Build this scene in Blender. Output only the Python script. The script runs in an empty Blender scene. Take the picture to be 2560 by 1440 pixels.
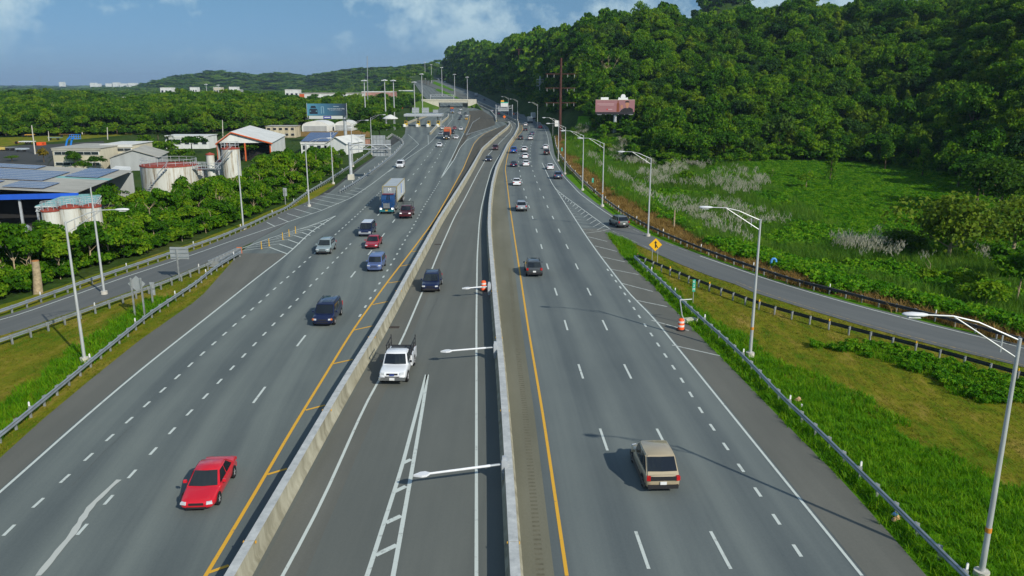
import bpy, bmesh, math, random
import numpy as np
from mathutils import Vector, Matrix

S = bpy.context.scene
COL = S.collection
random.seed(7)
RNG = np.random.default_rng(7)

# ---------------------------------------------------------------- camera
CAMZ = 21.0
PITCH = math.atan(511 / 2000.0)
SP, CP = math.sin(PITCH), math.cos(PITCH)
cd = bpy.data.cameras.new('camera')
cd.sensor_width = 36.0
cd.lens = 36.0 * 2000 / 2560
cd.clip_start = 0.5
cd.clip_end = 40000
cam = bpy.data.objects.new('camera', cd)
cam.location = (0, 0, CAMZ)
cam.rotation_euler = (math.pi / 2 - PITCH, 0, 0)
COL.objects.link(cam)
S.camera = cam

# ---------------------------------------------------------------- sky, sun, exposure
SUNV = Vector((10.75, -13.05, 11.0)).normalized()      # direction towards the sun (from the lamp-post shadows)
SUN_EL = math.asin(SUNV.z)
SUN_AZ = math.atan2(SUNV.x, SUNV.y)                    # clockwise from +Y
W = bpy.data.worlds.new('World')
S.world = W
W.use_nodes = True
wn, wl = W.node_tree.nodes, W.node_tree.links
wn.clear()
wo = wn.new('ShaderNodeOutputWorld')
bg = wn.new('ShaderNodeBackground')
sky = wn.new('ShaderNodeTexSky')
sky.sky_type = 'NISHITA'
sky.sun_disc = False
sky.sun_elevation = SUN_EL
sky.sun_rotation = SUN_AZ
sky.altitude = 50
sky.air_density = 1.0
sky.dust_density = 0.2
sky.ozone_density = 2.5
bg.inputs['Strength'].default_value = 0.09


def wmath(op, a, b=None, clamp=False):
    n = wn.new('ShaderNodeMath')
    n.operation = op
    n.use_clamp = clamp
    for i, v in enumerate((a, b)):
        if v is None:
            continue
        if hasattr(v, 'is_output'):
            wl.new(v, n.inputs[i])
        else:
            n.inputs[i].default_value = v
    return n.outputs[0]


# scattered cumulus: fine noise for the puffs, coarse noise for where they gather
CLOUD = (11.0, (5.68, 2.2, 8.0), 2.6, (9.83, 4.04, 13.9))
tc = wn.new('ShaderNodeTexCoord')
sx = wn.new('ShaderNodeSeparateXYZ')
wl.new(tc.outputs['Generated'], sx.inputs[0])
el = wmath('MAXIMUM', sx.outputs['Z'], 0.0)
n1 = wn.new('ShaderNodeTexNoise'); n1.inputs['Scale'].default_value = CLOUD[0]; n1.inputs['Detail'].default_value = 7; n1.inputs['Roughness'].default_value = 0.60
mp = wn.new('ShaderNodeMapping'); mp.inputs['Location'].default_value = CLOUD[1]; mp.inputs['Scale'].default_value = (1, 1, 1.25)
wl.new(tc.outputs['Generated'], mp.inputs[0]); wl.new(mp.outputs[0], n1.inputs[0])
n2 = wn.new('ShaderNodeTexNoise'); n2.inputs['Scale'].default_value = CLOUD[2]; n2.inputs['Detail'].default_value = 2
mp2 = wn.new('ShaderNodeMapping'); mp2.inputs['Location'].default_value = CLOUD[3]
wl.new(tc.outputs['Generated'], mp2.inputs[0]); wl.new(mp2.outputs[0], n2.inputs[0])
csum = wmath('ADD', wmath('MULTIPLY', n1.outputs[0], 0.62), wmath('MULTIPLY', n2.outputs[0], 0.62))
cr = wn.new('ShaderNodeValToRGB')
cr.color_ramp.elements[0].position = 0.615; cr.color_ramp.elements[1].position = 0.70
cr.color_ramp.elements[0].color = (0, 0, 0, 1); cr.color_ramp.elements[1].color = (1, 1, 1, 1)
wl.new(csum, cr.inputs[0])
fade = wmath('MULTIPLY', cr.outputs[0], wmath('MULTIPLY', wmath('SUBTRACT', el, 0.015), 18.0, True))
fade = wmath('MULTIPLY', fade, 0.75)
cm = wn.new('ShaderNodeMixRGB')
cm.inputs[2].default_value = (4.3, 5.6, 6.1, 1)
tint = wn.new('ShaderNodeMixRGB'); tint.blend_type = 'MULTIPLY'; tint.inputs[0].default_value = 1.0
thz = wn.new('ShaderNodeValToRGB')        # hazy blue-grey band at the horizon, clear sky above
te = thz.color_ramp.elements
te[0].position = 0.0; te[0].color = (0.17, 0.285, 0.60, 1); te[1].position = 0.5; te[1].color = (0.95, 0.97, 1.0, 1)
tk = te.new(0.10); tk.color = (0.255, 0.375, 0.50, 1)
wl.new(el, thz.inputs[0]); wl.new(thz.outputs[0], tint.inputs[2])
wl.new(sky.outputs[0], tint.inputs[1])
wl.new(fade, cm.inputs[0]); wl.new(tint.outputs[0], cm.inputs[1])
wl.new(cm.outputs[0], bg.inputs['Color'])
wl.new(bg.outputs[0], wo.inputs['Surface'])

sl = bpy.data.lights.new('sun', 'SUN')
sl.energy = 3.2
sl.angle = math.radians(0.55)
sl.color = (1.0, 0.94, 0.82)
so = bpy.data.objects.new('sun', sl)
so.rotation_euler = SUNV.to_track_quat('Z', 'Y').to_euler()
so.location = (60, -80, 90)
COL.objects.link(so)

S.view_settings.view_transform = 'Standard'
S.view_settings.look = 'None'
S.view_settings.exposure = 0.5
S.view_settings.gamma = 1.0
S.view_settings.use_curve_mapping = False
S.render.engine = 'CYCLES'
S.cycles.use_denoising = True
S.cycles.max_bounces = 5
S.cycles.diffuse_bounces = 3
S.cycles.glossy_bounces = 2
S.cycles.transmission_bounces = 2
S.cycles.transparent_max_bounces = 6
S.cycles.volume_bounces = 0

# ---------------------------------------------------------------- picture -> world helpers


def ray(px, py):
    u = (px - 1280) / 2000.0
    v = (py - 720) / 2000.0
    F = CP - v * SP
    D = SP + v * CP
    return u / F, -D / F          # dx, dz per metre of Y


def G(px, py, z=0.0):
    a, s = ray(px, py)
    Y = (z - CAMZ) / s
    return Vector((a * Y, Y, z))


def P(px, py, Y):
    a, s = ray(px, py)
    return Vector((a * Y, Y, CAMZ + s * Y))


def sstep(a, b, x):
    t = np.clip((x - a) / (b - a), 0, 1)
    return t * t * (3 - 2 * t)


_perm = np.random.default_rng(3).random((256, 256))


def vnoise(x, y):
    x = np.asarray(x, float); y = np.asarray(y, float)
    xi = np.floor(x).astype(int); yi = np.floor(y).astype(int)
    fx = x - xi; fy = y - yi
    fx = fx * fx * (3 - 2 * fx); fy = fy * fy * (3 - 2 * fy)
    g = lambda a, b: _perm[a & 255, b & 255]
    return (g(xi, yi) * (1 - fx) + g(xi + 1, yi) * fx) * (1 - fy) + (g(xi, yi + 1) * (1 - fx) + g(xi + 1, yi + 1) * fx) * fy


def fbm(x, y, o=3):
    s = 0; a = 0.5
    for k in range(o):
        s = s + a * vnoise(x * 2 ** k + 17 * k, y * 2 ** k + 31 * k); a *= 0.5
    return s


# --- terrain height -------------------------------------------------------
def _tab(rows):
    r = np.array(rows, float)
    az = np.array([ray(x, 209)[0] for x in r[:, 0]])
    cs = np.array([ray(x, y)[1] for x, y in r[:, :2]])
    return az, cs, r[:, 2], r[:, 3]


# column px, canopy-top py, foot distance, crest distance
HILL_R = _tab([(1085, 152, 1250, 1500), (1112, 135, 1180, 1420), (1125, 114, 1080, 1340), (1160, 97, 900, 1150), (1210, 93, 770, 1010), (1250, 101, 680, 930),
               (1268, 84, 640, 880), (1300, 76, 560, 800), (1390, 72, 385, 660), (1415, 82, 310, 640), (1450, 60, 275, 600), (1540, 42, 256, 560), (1660, 36, 248, 540),
               (1700, 62, 244, 540), (1850, 46, 244, 540), (1930, 34, 258, 520), (2000, 10, 262, 510), (2060, 22, 262, 500), (2180, 20, 255, 470), (2260, 0, 245, 440),
               (2420, -30, 212, 410), (2560, -60, 160, 370), (2900, -120, 140, 320), (3600, -160, 110, 300)])
HILL_L = _tab([(250, 214, 1900, 2500), (335, 213, 1900, 2600), (400, 193, 1900, 2600), (450, 182, 1900, 2600), (500, 177, 1900, 2600), (540, 168, 1900, 2600),
               (600, 175, 1900, 2600), (640, 180, 1900, 2600), (700, 173, 1900, 2600), (765, 184, 1850, 2500), (830, 171, 1700, 2300),
               (900, 162, 1550, 2100), (1000, 158, 1400, 1950), (1060, 152, 1350, 1800), (1120, 140, 1300, 1700), (1300, 140, 1500, 2000)])


def _hill(tab, X, Y, tree, pw):
    az, cs, ft, crd = tab
    Yp = np.maximum(Y, 1.0)
    a = X / Yp
    inside = (Y > 20) & (a >= az[0] - 0.02)
    c = np.interp(a, az, cs); f = np.interp(a, az, ft); d = np.interp(a, az, crd)
    zc = np.maximum(CAMZ + c * d - tree - (7.5 * sstep(450, 950, d) if tab is HILL_R else 0.0), 0.0)
    t = np.clip((Y - f) / (d - f), 0, 1)
    prof = (0.35 * t + 0.65 * t * t * (3 - 2 * t)) ** pw
    back = 1 - 0.5 * sstep(1.15, 2.2, Y / d)
    edge = sstep(-0.02, 0.0, a - az[0]) * (1 - sstep(0.0, 0.05, a - az[-1]) if tab is HILL_L else 1.0)
    bump = (fbm(X / 45.0 + 3, Y / 45.0, 2) - 0.37) * 12 * np.minimum(t * 3, 1) * np.clip((1.02 - t) * 3, 0.0, 1)
    return np.where(inside, np.maximum(zc * prof + bump * (tree < 9.5), 0) * back * edge, 0.0)


_RGpx = [(1344, 295), (1372, 308), (1382, 321), (1386, 340), (1389, 362), (1399, 385), (1419, 411), (1465, 457), (1507, 492), (1560, 530), (1615, 560), (1675, 587),
         (1750, 617), (1840, 650), (1994, 700), (2119, 729), (2225, 758), (2331, 782), (2464, 819), (2560, 845), (2800, 912)]
RG = [G(x, y, 0.72) for x, y in _RGpx][::-1]
_RGY = np.array([p.y for p in RG]); _RGX = np.array([p.x for p in RG])


def Hraw(X, Y):
    X = np.asarray(X, float); Y = np.asarray(Y, float)
    a = X / np.maximum(Y, 1.0)
    yy = np.minimum(Y, 1320)
    ramp = 0.05 * 30 * np.log1p(np.exp((yy - 620) / 30.0))
    ramp = ramp * sstep(-0.175, -0.135, a)
    dip = -2.6 * sstep(3.0, 16.0, X - np.interp(Y, _RGY, _RGX)) * (1 - sstep(280, 420, Y)) * sstep(10, 40, Y)
    hr = _hill(HILL_R, X, Y, 9.0, 1.0)
    hl = _hill(HILL_L, X, Y, 11.0, 1.0)
    dome = 106 * np.exp(-(((X - 208) / 44.0) ** 2 + ((Y - 830) / 70.0) ** 2) ** 1.3)
    plain = -14 * sstep(900, 4500, Y) * (1 - sstep(-0.12, -0.08, a))
    return np.maximum(np.maximum(np.maximum(ramp, hr), hl), dome) + dip * (1 - np.clip(hr / 6.0, 0, 1)) + plain


def H(x, y):
    return float(Hraw(x, y))


def GH(px, py, off=0.0):
    """where the sight line through a picture point meets the ground"""
    a, s = ray(px, py)
    Ys = np.concatenate([np.arange(20, 1500, 1.0), np.arange(1500, 7000, 10.0)])
    z = CAMZ + s * Ys
    h = Hraw(a * Ys, Ys) + off
    k = np.nonzero(z <= h)[0]
    if len(k) == 0:
        Y = 6000.0
    else:
        i = k[0]
        if i == 0:
            Y = Ys[0]
        else:
            d0 = z[i - 1] - h[i - 1]; d1 = h[i] - z[i]
            Y = Ys[i - 1] + (Ys[i] - Ys[i - 1]) * d0 / max(d0 + d1, 1e-6)
    return Vector((a * Y, Y, CAMZ + s * Y))


# ---------------------------------------------------------------- materials
MATS = {}


def nodes_of(name):
    m = bpy.data.materials.new(name)
    m.use_nodes = True
    nt = m.node_tree
    b = nt.nodes['Principled BSDF']
    return m, nt, b


def mat(name, col, rough=0.7, spec=0.3, metal=0.0, noise=0.0, scale=3.0, bump=0.0, col2=None, stretch=None, coat=0.0, emit=None, obj_coords=False, detail=5):
    """plain procedural material: base colour broken up by world-space noise"""
    if name in MATS:
        return MATS[name]
    m, nt, b = nodes_of(name)
    N, L = nt.nodes, nt.links
    b.inputs['Roughness'].default_value = rough
    b.inputs['Specular IOR Level'].default_value = spec
    b.inputs['Metallic'].default_value = metal
    b.inputs['Coat Weight'].default_value = coat
    b.inputs['Base Color'].default_value = (*col, 1)
    if emit:
        b.inputs['Emission Color'].default_value = (*emit[:3], 1)
        b.inputs['Emission Strength'].default_value = emit[3]
    if noise > 0 or bump > 0:
        if obj_coords:
            g = N.new('ShaderNodeTexCoord'); out = g.outputs['Object']
        else:
            g = N.new('ShaderNodeNewGeometry'); out = g.outputs['Position']
        if stretch:
            mpn = N.new('ShaderNodeMapping'); mpn.inputs['Scale'].default_value = stretch
            L.new(out, mpn.inputs[0]); out = mpn.outputs[0]
        t = N.new('ShaderNodeTexNoise')
        t.inputs['Scale'].default_value = scale; t.inputs['Detail'].default_value = detail; t.inputs['Roughness'].default_value = 0.62
        L.new(out, t.inputs['Vector'])
        c2 = col2 if col2 else tuple(c * (1 + noise) for c in col)
        c1 = col if col2 else tuple(c * (1 - noise) for c in col)
        r = N.new('ShaderNodeValToRGB')
        r.color_ramp.elements[0].position = 0.32; r.color_ramp.elements[1].position = 0.68
        r.color_ramp.elements[0].color = (*c1, 1); r.color_ramp.elements[1].color = (*c2, 1)
        L.new(t.outputs[0], r.inputs[0]); L.new(r.outputs[0], b.inputs['Base Color'])
        if bump > 0:
            bn = N.new('ShaderNodeBump'); bn.inputs['Strength'].default_value = bump; bn.inputs['Distance'].default_value = 0.05
            L.new(t.outputs[0], bn.inputs['Height']); L.new(bn.outputs[0], b.inputs['Normal'])
    MATS[name] = m
    return m


def asphalt(name, c_dark, c_light, lanes=None, streak=1.0):
    """road surface: fine grain, long streaks along the UV's v axis, darker oiled lane centres across u"""
    m, nt, b = nodes_of(name)
    N, L = nt.nodes, nt.links
    b.inputs['Roughness'].default_value = 0.82; b.inputs['Specular IOR Level'].default_value = 0.25
    uv = N.new('ShaderNodeUVMap'); uv.uv_map = 'UVMap'

    def noise(sx_, sy_, detail, scale=1.0, rough=0.6):
        mpn = N.new('ShaderNodeMapping'); mpn.inputs['Scale'].default_value = (sx_, sy_, 1)
        L.new(uv.outputs[0], mpn.inputs[0])
        t = N.new('ShaderNodeTexNoise'); t.inputs['Scale'].default_value = scale; t.inputs['Detail'].default_value = detail; t.inputs['Roughness'].default_value = rough
        L.new(mpn.outputs[0], t.inputs['Vector'])
        return t.outputs[0]

    def M(op, a, b_=None, c_=None):
        n = N.new('ShaderNodeMath'); n.operation = op
        for i, v in enumerate((a, b_, c_)):
            if v is None: continue
            if hasattr(v, 'is_output'): L.new(v, n.inputs[i])
            else: n.inputs[i].default_value = v
        return n.outputs[0]
    st = noise(0.75, 0.012, 4)
    blot = noise(0.16, 0.05, 5)
    grain = noise(9.0, 6.0, 3)
    val = M('ADD', M('MULTIPLY', st, 0.55 * streak), M('MULTIPLY', blot, 0.5))
    val = M('ADD', val, M('MULTIPLY', grain, 0.16))
    if lanes:
        sep = N.new('ShaderNodeSeparateXYZ'); L.new(uv.outputs[0], sep.inputs[0])
        ph = M('MULTIPLY', M('SUBTRACT', sep.outputs[0], lanes[0]), 2 * math.pi / lanes[1])
        wave = M('COSINE', ph)
        val = M('SUBTRACT', val, M('MULTIPLY', wave, lanes[2]))
    r = N.new('ShaderNodeValToRGB')
    r.color_ramp.elements[0].position = 0.41; r.color_ramp.elements[1].position = 0.80
    r.color_ramp.elements[0].color = (*c_dark, 1); r.color_ramp.elements[1].color = (*c_light, 1)
    L.new(val, r.inputs[0]); L.new(r.outputs[0], b.inputs['Base Color'])
    bn = N.new('ShaderNodeBump'); bn.inputs['Strength'].default_value = 0.25; bn.inputs['Distance'].default_value = 0.02
    L.new(grain, bn.inputs['Height']); L.new(bn.outputs[0], b.inputs['Normal'])
    MATS[name] = m
    return m


def leafmat(name, c1, c2, c3, trans=0.35, rough=0.55):
    """foliage: per-leaf tint attribute and per-plant random pick between three greens, light passing through"""
    m, nt, b = nodes_of(name)
    N, L = nt.nodes, nt.links
    at = N.new('ShaderNodeAttribute'); at.attribute_name = 'tint'; at.attribute_type = 'GEOMETRY'
    oi = N.new('ShaderNodeObjectInfo')
    ad = N.new('ShaderNodeMath'); ad.operation = 'MULTIPLY_ADD'
    L.new(oi.outputs['Random'], ad.inputs[0]); ad.inputs[1].default_value = 0.75; L.new(at.outputs['Fac'], ad.inputs[2])
    sb = N.new('ShaderNodeMath'); sb.operation = 'SUBTRACT'; L.new(ad.outputs[0], sb.inputs[0]); sb.inputs[1].default_value = 0.34
    r = N.new('ShaderNodeValToRGB')
    e = r.color_ramp.elements
    e[0].position = 0.0; e[0].color = (*c1, 1); e[1].position = 1.0; e[1].color = (*c3, 1)
    k = e.new(0.55); k.color = (*c2, 1)
    L.new(sb.outputs[0], r.inputs[0]); L.new(r.outputs[0], b.inputs['Base Color'])
    b.inputs['Roughness'].default_value = rough; b.inputs['Specular IOR Level'].default_value = 0.10
    tr = N.new('ShaderNodeBsdfTranslucent'); L.new(r.outputs[0], tr.inputs['Color'])
    mx = N.new('ShaderNodeMixShader'); mx.inputs[0].default_value = trans
    L.new(b.outputs[0], mx.inputs[1]); L.new(tr.outputs[0], mx.inputs[2])
    L.new(mx.outputs[0], N['Material Output'].inputs['Surface'])
    MATS[name] = m
    return m


# ---------------------------------------------------------------- object helpers
_sc2 = bpy.data.scenes.new('workbench')


def eval_mesh(o):
    """evaluated mesh of a lone object, in a scratch scene so the big one is not re-evaluated"""
    _sc2.collection.objects.link(o)
    vl = _sc2.view_layers[0]; vl.update()
    me = bpy.data.meshes.new_from_object(o.evaluated_get(vl.depsgraph))
    _sc2.collection.objects.unlink(o); bpy.data.objects.remove(o)
    return me


def tag(o, label=None, cat=None, group=None, kind=None):
    if label: o['label'] = label
    if cat: o['category'] = cat
    if group: o['group'] = group
    if kind: o['kind'] = kind
    return o


def empty(name, loc, rz=0.0):
    o = bpy.data.objects.new(name, None)
    o.empty_display_size = 0.3
    o.location = loc; o.rotation_euler = (0, 0, rz)
    COL.objects.link(o)
    return o


def link(name, me, parent=None, loc=None, rz=0.0, scale=None):
    o = bpy.data.objects.new(name, me)
    if parent: o.parent = parent
    if loc is not None: o.location = loc
    if rz: o.rotation_euler = (0, 0, rz)
    if scale is not None: o.scale = scale
    COL.objects.link(o)
    return o


def copy_tree(o, parent=None):
    c = o.copy(); COL.objects.link(c); c.parent = parent
    for ch in list(o.children): copy_tree(ch, c)
    return c


class MB:
    """collects faces; build() links them as one mesh object"""

    def __init__(s):
        s.v = []; s.f = []; s.mi = []; s.cur = 0

    def add(s, vs, fs, mi=0):
        k = len(s.v)
        s.v += [tuple(v) for v in vs]
        s.f += [tuple(i + k for i in f) for f in fs]
        s.mi += [mi] * len(fs)
        return s

    def box(s, c, d, rz=0.0, mi=0, taper=1.0, rx=0.0):
        x, y, z = d[0] / 2, d[1] / 2, d[2] / 2
        vs = [(-x, -y, -z), (x, -y, -z), (x, y, -z), (-x, y, -z), (-x * taper, -y * taper, z), (x * taper, -y * taper, z), (x * taper, y * taper, z), (-x * taper, y * taper, z)]
        R = Matrix.Rotation(rz, 3, 'Z') @ Matrix.Rotation(rx, 3, 'X')
        vs = [R @ Vector(v) + Vector(c) for v in vs]
        return s.add(vs, [(0, 3, 2, 1), (4, 5, 6, 7), (0, 1, 5, 4), (1, 2, 6, 5), (2, 3, 7, 6), (3, 0, 4, 7)], mi)

    def tube(s, p, q, r, r2=None, n=8, mi=0, caps=True):
        p, q = Vector(p), Vector(q)
        r2 = r if r2 is None else r2
        d = (q - p)
        if d.length < 1e-6: return s
        d.normalize()
        a = d.orthogonal().normalized(); b = d.cross(a)
        vs = []
        for k in range(n):
            t = 2 * math.pi * k / n
            o = a * math.cos(t) + b * math.sin(t)
            vs += [p + o * r, q + o * r2]
        fs = [(2 * k, 2 * ((k + 1) % n), 2 * ((k + 1) % n) + 1, 2 * k + 1) for k in range(n)]
        if caps:
            fs += [tuple(range(2 * n - 2, -1, -2)), tuple(range(1, 2 * n, 2))]
        return s.add(vs, fs, mi)

    def quad(s, a, b, c, d, mi=0):
        return s.add([a, b, c, d], [(0, 1, 2, 3)], mi)

    def prism(s, poly, axis, lo, hi, mi=0):
        """poly in the plane normal to axis ('x','y','z'), extruded lo..hi"""
        n = len(poly)
        mk = {'x': lambda p, t: (t, p[0], p[1]), 'y': lambda p, t: (p[0], t, p[1]), 'z': lambda p, t: (p[0], p[1], t)}[axis]
        vs = [mk(p, lo) for p in poly] + [mk(p, hi) for p in poly]
        fs = [tuple(range(n))[::-1], tuple(range(n, 2 * n))] + [(k, (k + 1) % n, n + (k + 1) % n, n + k) for k in range(n)]
        return s.add(vs, fs, mi)

    def lathe(s, prof, n=24, c=(0, 0, 0), mi=0, axis='z'):
        vs = []; fs = []
        m = len(prof)
        for k in range(n):
            t = 2 * math.pi * k / n
            for (r, z) in prof:
                if axis == 'z': vs.append((c[0] + r * math.cos(t), c[1] + r * math.sin(t), c[2] + z))
                else: vs.append((c[0] + z, c[1] + r * math.cos(t), c[2] + r * math.sin(t)))
        for k in range(n):
            for j in range(m - 1):
                a = k * m + j; b = ((k + 1) % n) * m + j
                fs.append((a, b, b + 1, a + 1))
        return s.add(vs, fs, mi)

    def mesh(s, name, mats, smooth=None):
        me = bpy.data.meshes.new(name)
        me.from_pydata(s.v, [], s.f)
        for m in (mats if isinstance(mats, (list, tuple)) else [mats]): me.materials.append(m)
        if len(set(s.mi)) > 1: me.polygons.foreach_set('material_index', s.mi)
        bm = bmesh.new(); bm.from_mesh(me)
        bmesh.ops.recalc_face_normals(bm, faces=bm.faces)
        bm.to_mesh(me); bm.free()
        if smooth is not None:
            me.polygons.foreach_set('use_smooth', [True] * len(me.polygons))
            me.set_sharp_from_angle(angle=math.radians(smooth))
        me.update()
        return me

    def build(s, name, mats, parent=None, smooth=None, loc=None, rz=0.0):
        return link(name, s.mesh(name, mats, smooth), parent, loc, rz)


# --- polylines on the ground
def gl(pts, z=0.0):
    return [G(x, y, z) for x, y in pts]


def glh(pts, off=0.0):
    out = []
    for x, y in pts:
        p = GH(x, y) if y < 330 else G(x, y, 0.0)
        out.append(p)
    return out


def resample(pts, step):
    P_ = np.array([tuple(p) for p in pts], float)
    d = np.linalg.norm(np.diff(P_, axis=0), axis=1)
    s = np.concatenate([[0], np.cumsum(d)])
    n = max(2, int(round(s[-1] / step)) + 1)
    t = np.linspace(0, s[-1], n)
    return np.stack([np.interp(t, s, P_[:, k]) for k in range(3)], 1)


def smooth_path(pts, step, it=3):
    q = resample(pts, step)
    for _ in range(it):
        r = q.copy()
        r[1:-1] = 0.25 * q[:-2] + 0.5 * q[1:-1] + 0.25 * q[2:]
        q = r
    return q


def normals2(q):
    t = np.gradient(q[:, :2], axis=0)
    t /= np.maximum(np.linalg.norm(t, axis=1, keepdims=True), 1e-9)
    return np.stack([t[:, 1], -t[:, 0]], 1)       # to the right of travel


def sweep(q, profile, closed=True, zoff=0.0):
    """profile = [(side, z)] swept along q; side>0 is right of the direction of q"""
    n = normals2(q); m = len(profile); mb = MB(); vs = []
    for i in range(len(q)):
        for (s_, z_) in profile:
            vs.append((q[i, 0] + n[i, 0] * s_, q[i, 1] + n[i, 1] * s_, q[i, 2] + z_ + zoff))
    fs = []
    mm = m if closed else m - 1
    for i in range(len(q) - 1):
        for j in range(mm):
            a = i * m + j; b = i * m + (j + 1) % m
            fs.append((a, b, b + m, a + m))
    if closed:
        fs.append(tuple(range(m))); fs.append(tuple(range((len(q) - 1) * m, len(q) * m)))
    mb.add(vs, fs)
    return mb


def sheet(name, Lp, Rp, material, z, parent=None, kind='structure', skirt=0.12, follow=True, cols=1):
    """paved strip between two matched edges, v along, u across in metres"""
    Lp = np.array([tuple(p) for p in Lp]); Rp = np.array([tuple(p) for p in Rp])
    n = len(Lp)
    vs = []; uv = []; fs = []; fuv = []
    mid = 0.5 * (Lp + Rp)
    vv = np.concatenate([[0], np.cumsum(np.linalg.norm(np.diff(mid[:, :2], axis=0), axis=1))])
    C = cols + 1
    for i in range(n):
        w = np.linalg.norm(Rp[i, :2] - Lp[i, :2])
        for c in range(C):
            p = Lp[i] + (Rp[i] - Lp[i]) * c / cols
            zz = z
            if follow and p[1] > 480: zz = z + max(H(p[0], p[1]), 0.0) + 0.25 * min(1.0, (p[1] - 480) / 150.0)
            vs.append((p[0], p[1], zz)); uv.append((w * c / cols, vv[i]))
    for i in range(n - 1):
        for c in range(cols):
            a = i * C + c
            fs.append((a, a + 1, a + 1 + C, a + C))
    # skirts
    k = len(vs)
    for i in range(n):
        for c in (0, cols):
            v = vs[i * C + c]
            vs.append((v[0], v[1], v[2] - skirt)); uv.append(uv[i * C + c])
    for i in range(n - 1):
        fs.append((i * C, (i + 1) * C, k + 2 * (i + 1), k + 2 * i))
        fs.append(((i + 1) * C + cols, i * C + cols, k + 2 * i + 1, k + 2 * (i + 1) + 1))
    me = bpy.data.meshes.new(name)
    me.from_pydata(vs, [], fs)
    me.materials.append(material)
    ul = me.uv_layers.new(name='UVMap')
    li = np.empty(len(me.loops), int); me.loops.foreach_get('vertex_index', li)
    ul.data.foreach_set('uv', np.array(uv)[li].ravel())
    me.update()
    o = link(name, me, parent)
    if kind and not parent: o['kind'] = kind
    return o


def edge_at(poly, Ys):
    """x of a ground polyline at given Y"""
    a = sorted([(p.y, p.x) for p in poly])
    ys = np.array([t[0] for t in a]); xs = np.array([t[1] for t in a])
    r = np.interp(Ys, ys, xs)
    # carry on straight behind the camera
    sl_ = (xs[1] - xs[0]) / max(ys[1] - ys[0], 1e-6)
    return np.where(Ys < ys[0], xs[0] + (Ys - ys[0]) * sl_, r)


def strip_by_y(name, Lpx, Rpx, material, z, y0, y1, step, **kw):
    A = glh(Lpx) if not isinstance(Lpx[0], Vector) else Lpx
    B = glh(Rpx) if not isinstance(Rpx[0], Vector) else Rpx
    Ys = np.arange(y0, y1 + step * 0.5, step)
    xa = edge_at(A, Ys); xb = edge_at(B, Ys)
    Lq = [Vector((x, y, 0)) for x, y in zip(xa, Ys)]; Rq = [Vector((x, y, 0)) for x, y in zip(xb, Ys)]
    return sheet(name, Lq, Rq, material, z, **kw)


def zroad(x, y, z):
    if y > 480: return z + max(H(x, y), 0.0) + 0.25 * min(1.0, (y - 480) / 150.0)
    return z


def painted_line(name, q, width, z, material, parent):
    n = normals2(q); vs = []; fs = []
    for i in range(len(q)):
        for s_ in (-width / 2, width / 2):
            x = q[i, 0] + n[i, 0] * s_; y = q[i, 1] + n[i, 1] * s_
            vs.append((x, y, zroad(x, y, z)))
    for i in range(len(q) - 1):
        fs.append((2 * i, 2 * i + 1, 2 * i + 3, 2 * i + 2))
    mb = MB(); mb.add(vs, fs)
    return mb.build(name, material, parent)


_dash = {}


def dashes(q, length, pitch, width, z, material, parent, start=0.0, name='lane_dash'):
    d = np.linalg.norm(np.diff(q[:, :2], axis=0), axis=1); s = np.concatenate([[0], np.cumsum(d)])
    key = (material.name,)
    if key not in _dash:
        mb = MB(); mb.quad((-.5, -.5, 0), (.5, -.5, 0), (.5, .5, 0), (-.5, .5, 0)); _dash[key] = mb.mesh('lane_dash', material)
    t = start; k = 0
    while t + length < s[-1]:
        ca = [np.interp(t, s, q[:, j]) for j in range(2)]; cb = [np.interp(t + length, s, q[:, j]) for j in range(2)]
        x = (ca[0] + cb[0]) / 2; y = (ca[1] + cb[1]) / 2
        o = link(name, _dash[key], parent, (x, y, zroad(x, y, z)), 0.0, (width, length, 1))
        o.rotation_euler = (0, 0, -math.atan2(cb[0] - ca[0], cb[1] - ca[1]))
        t += pitch; k += 1
    return k

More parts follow.
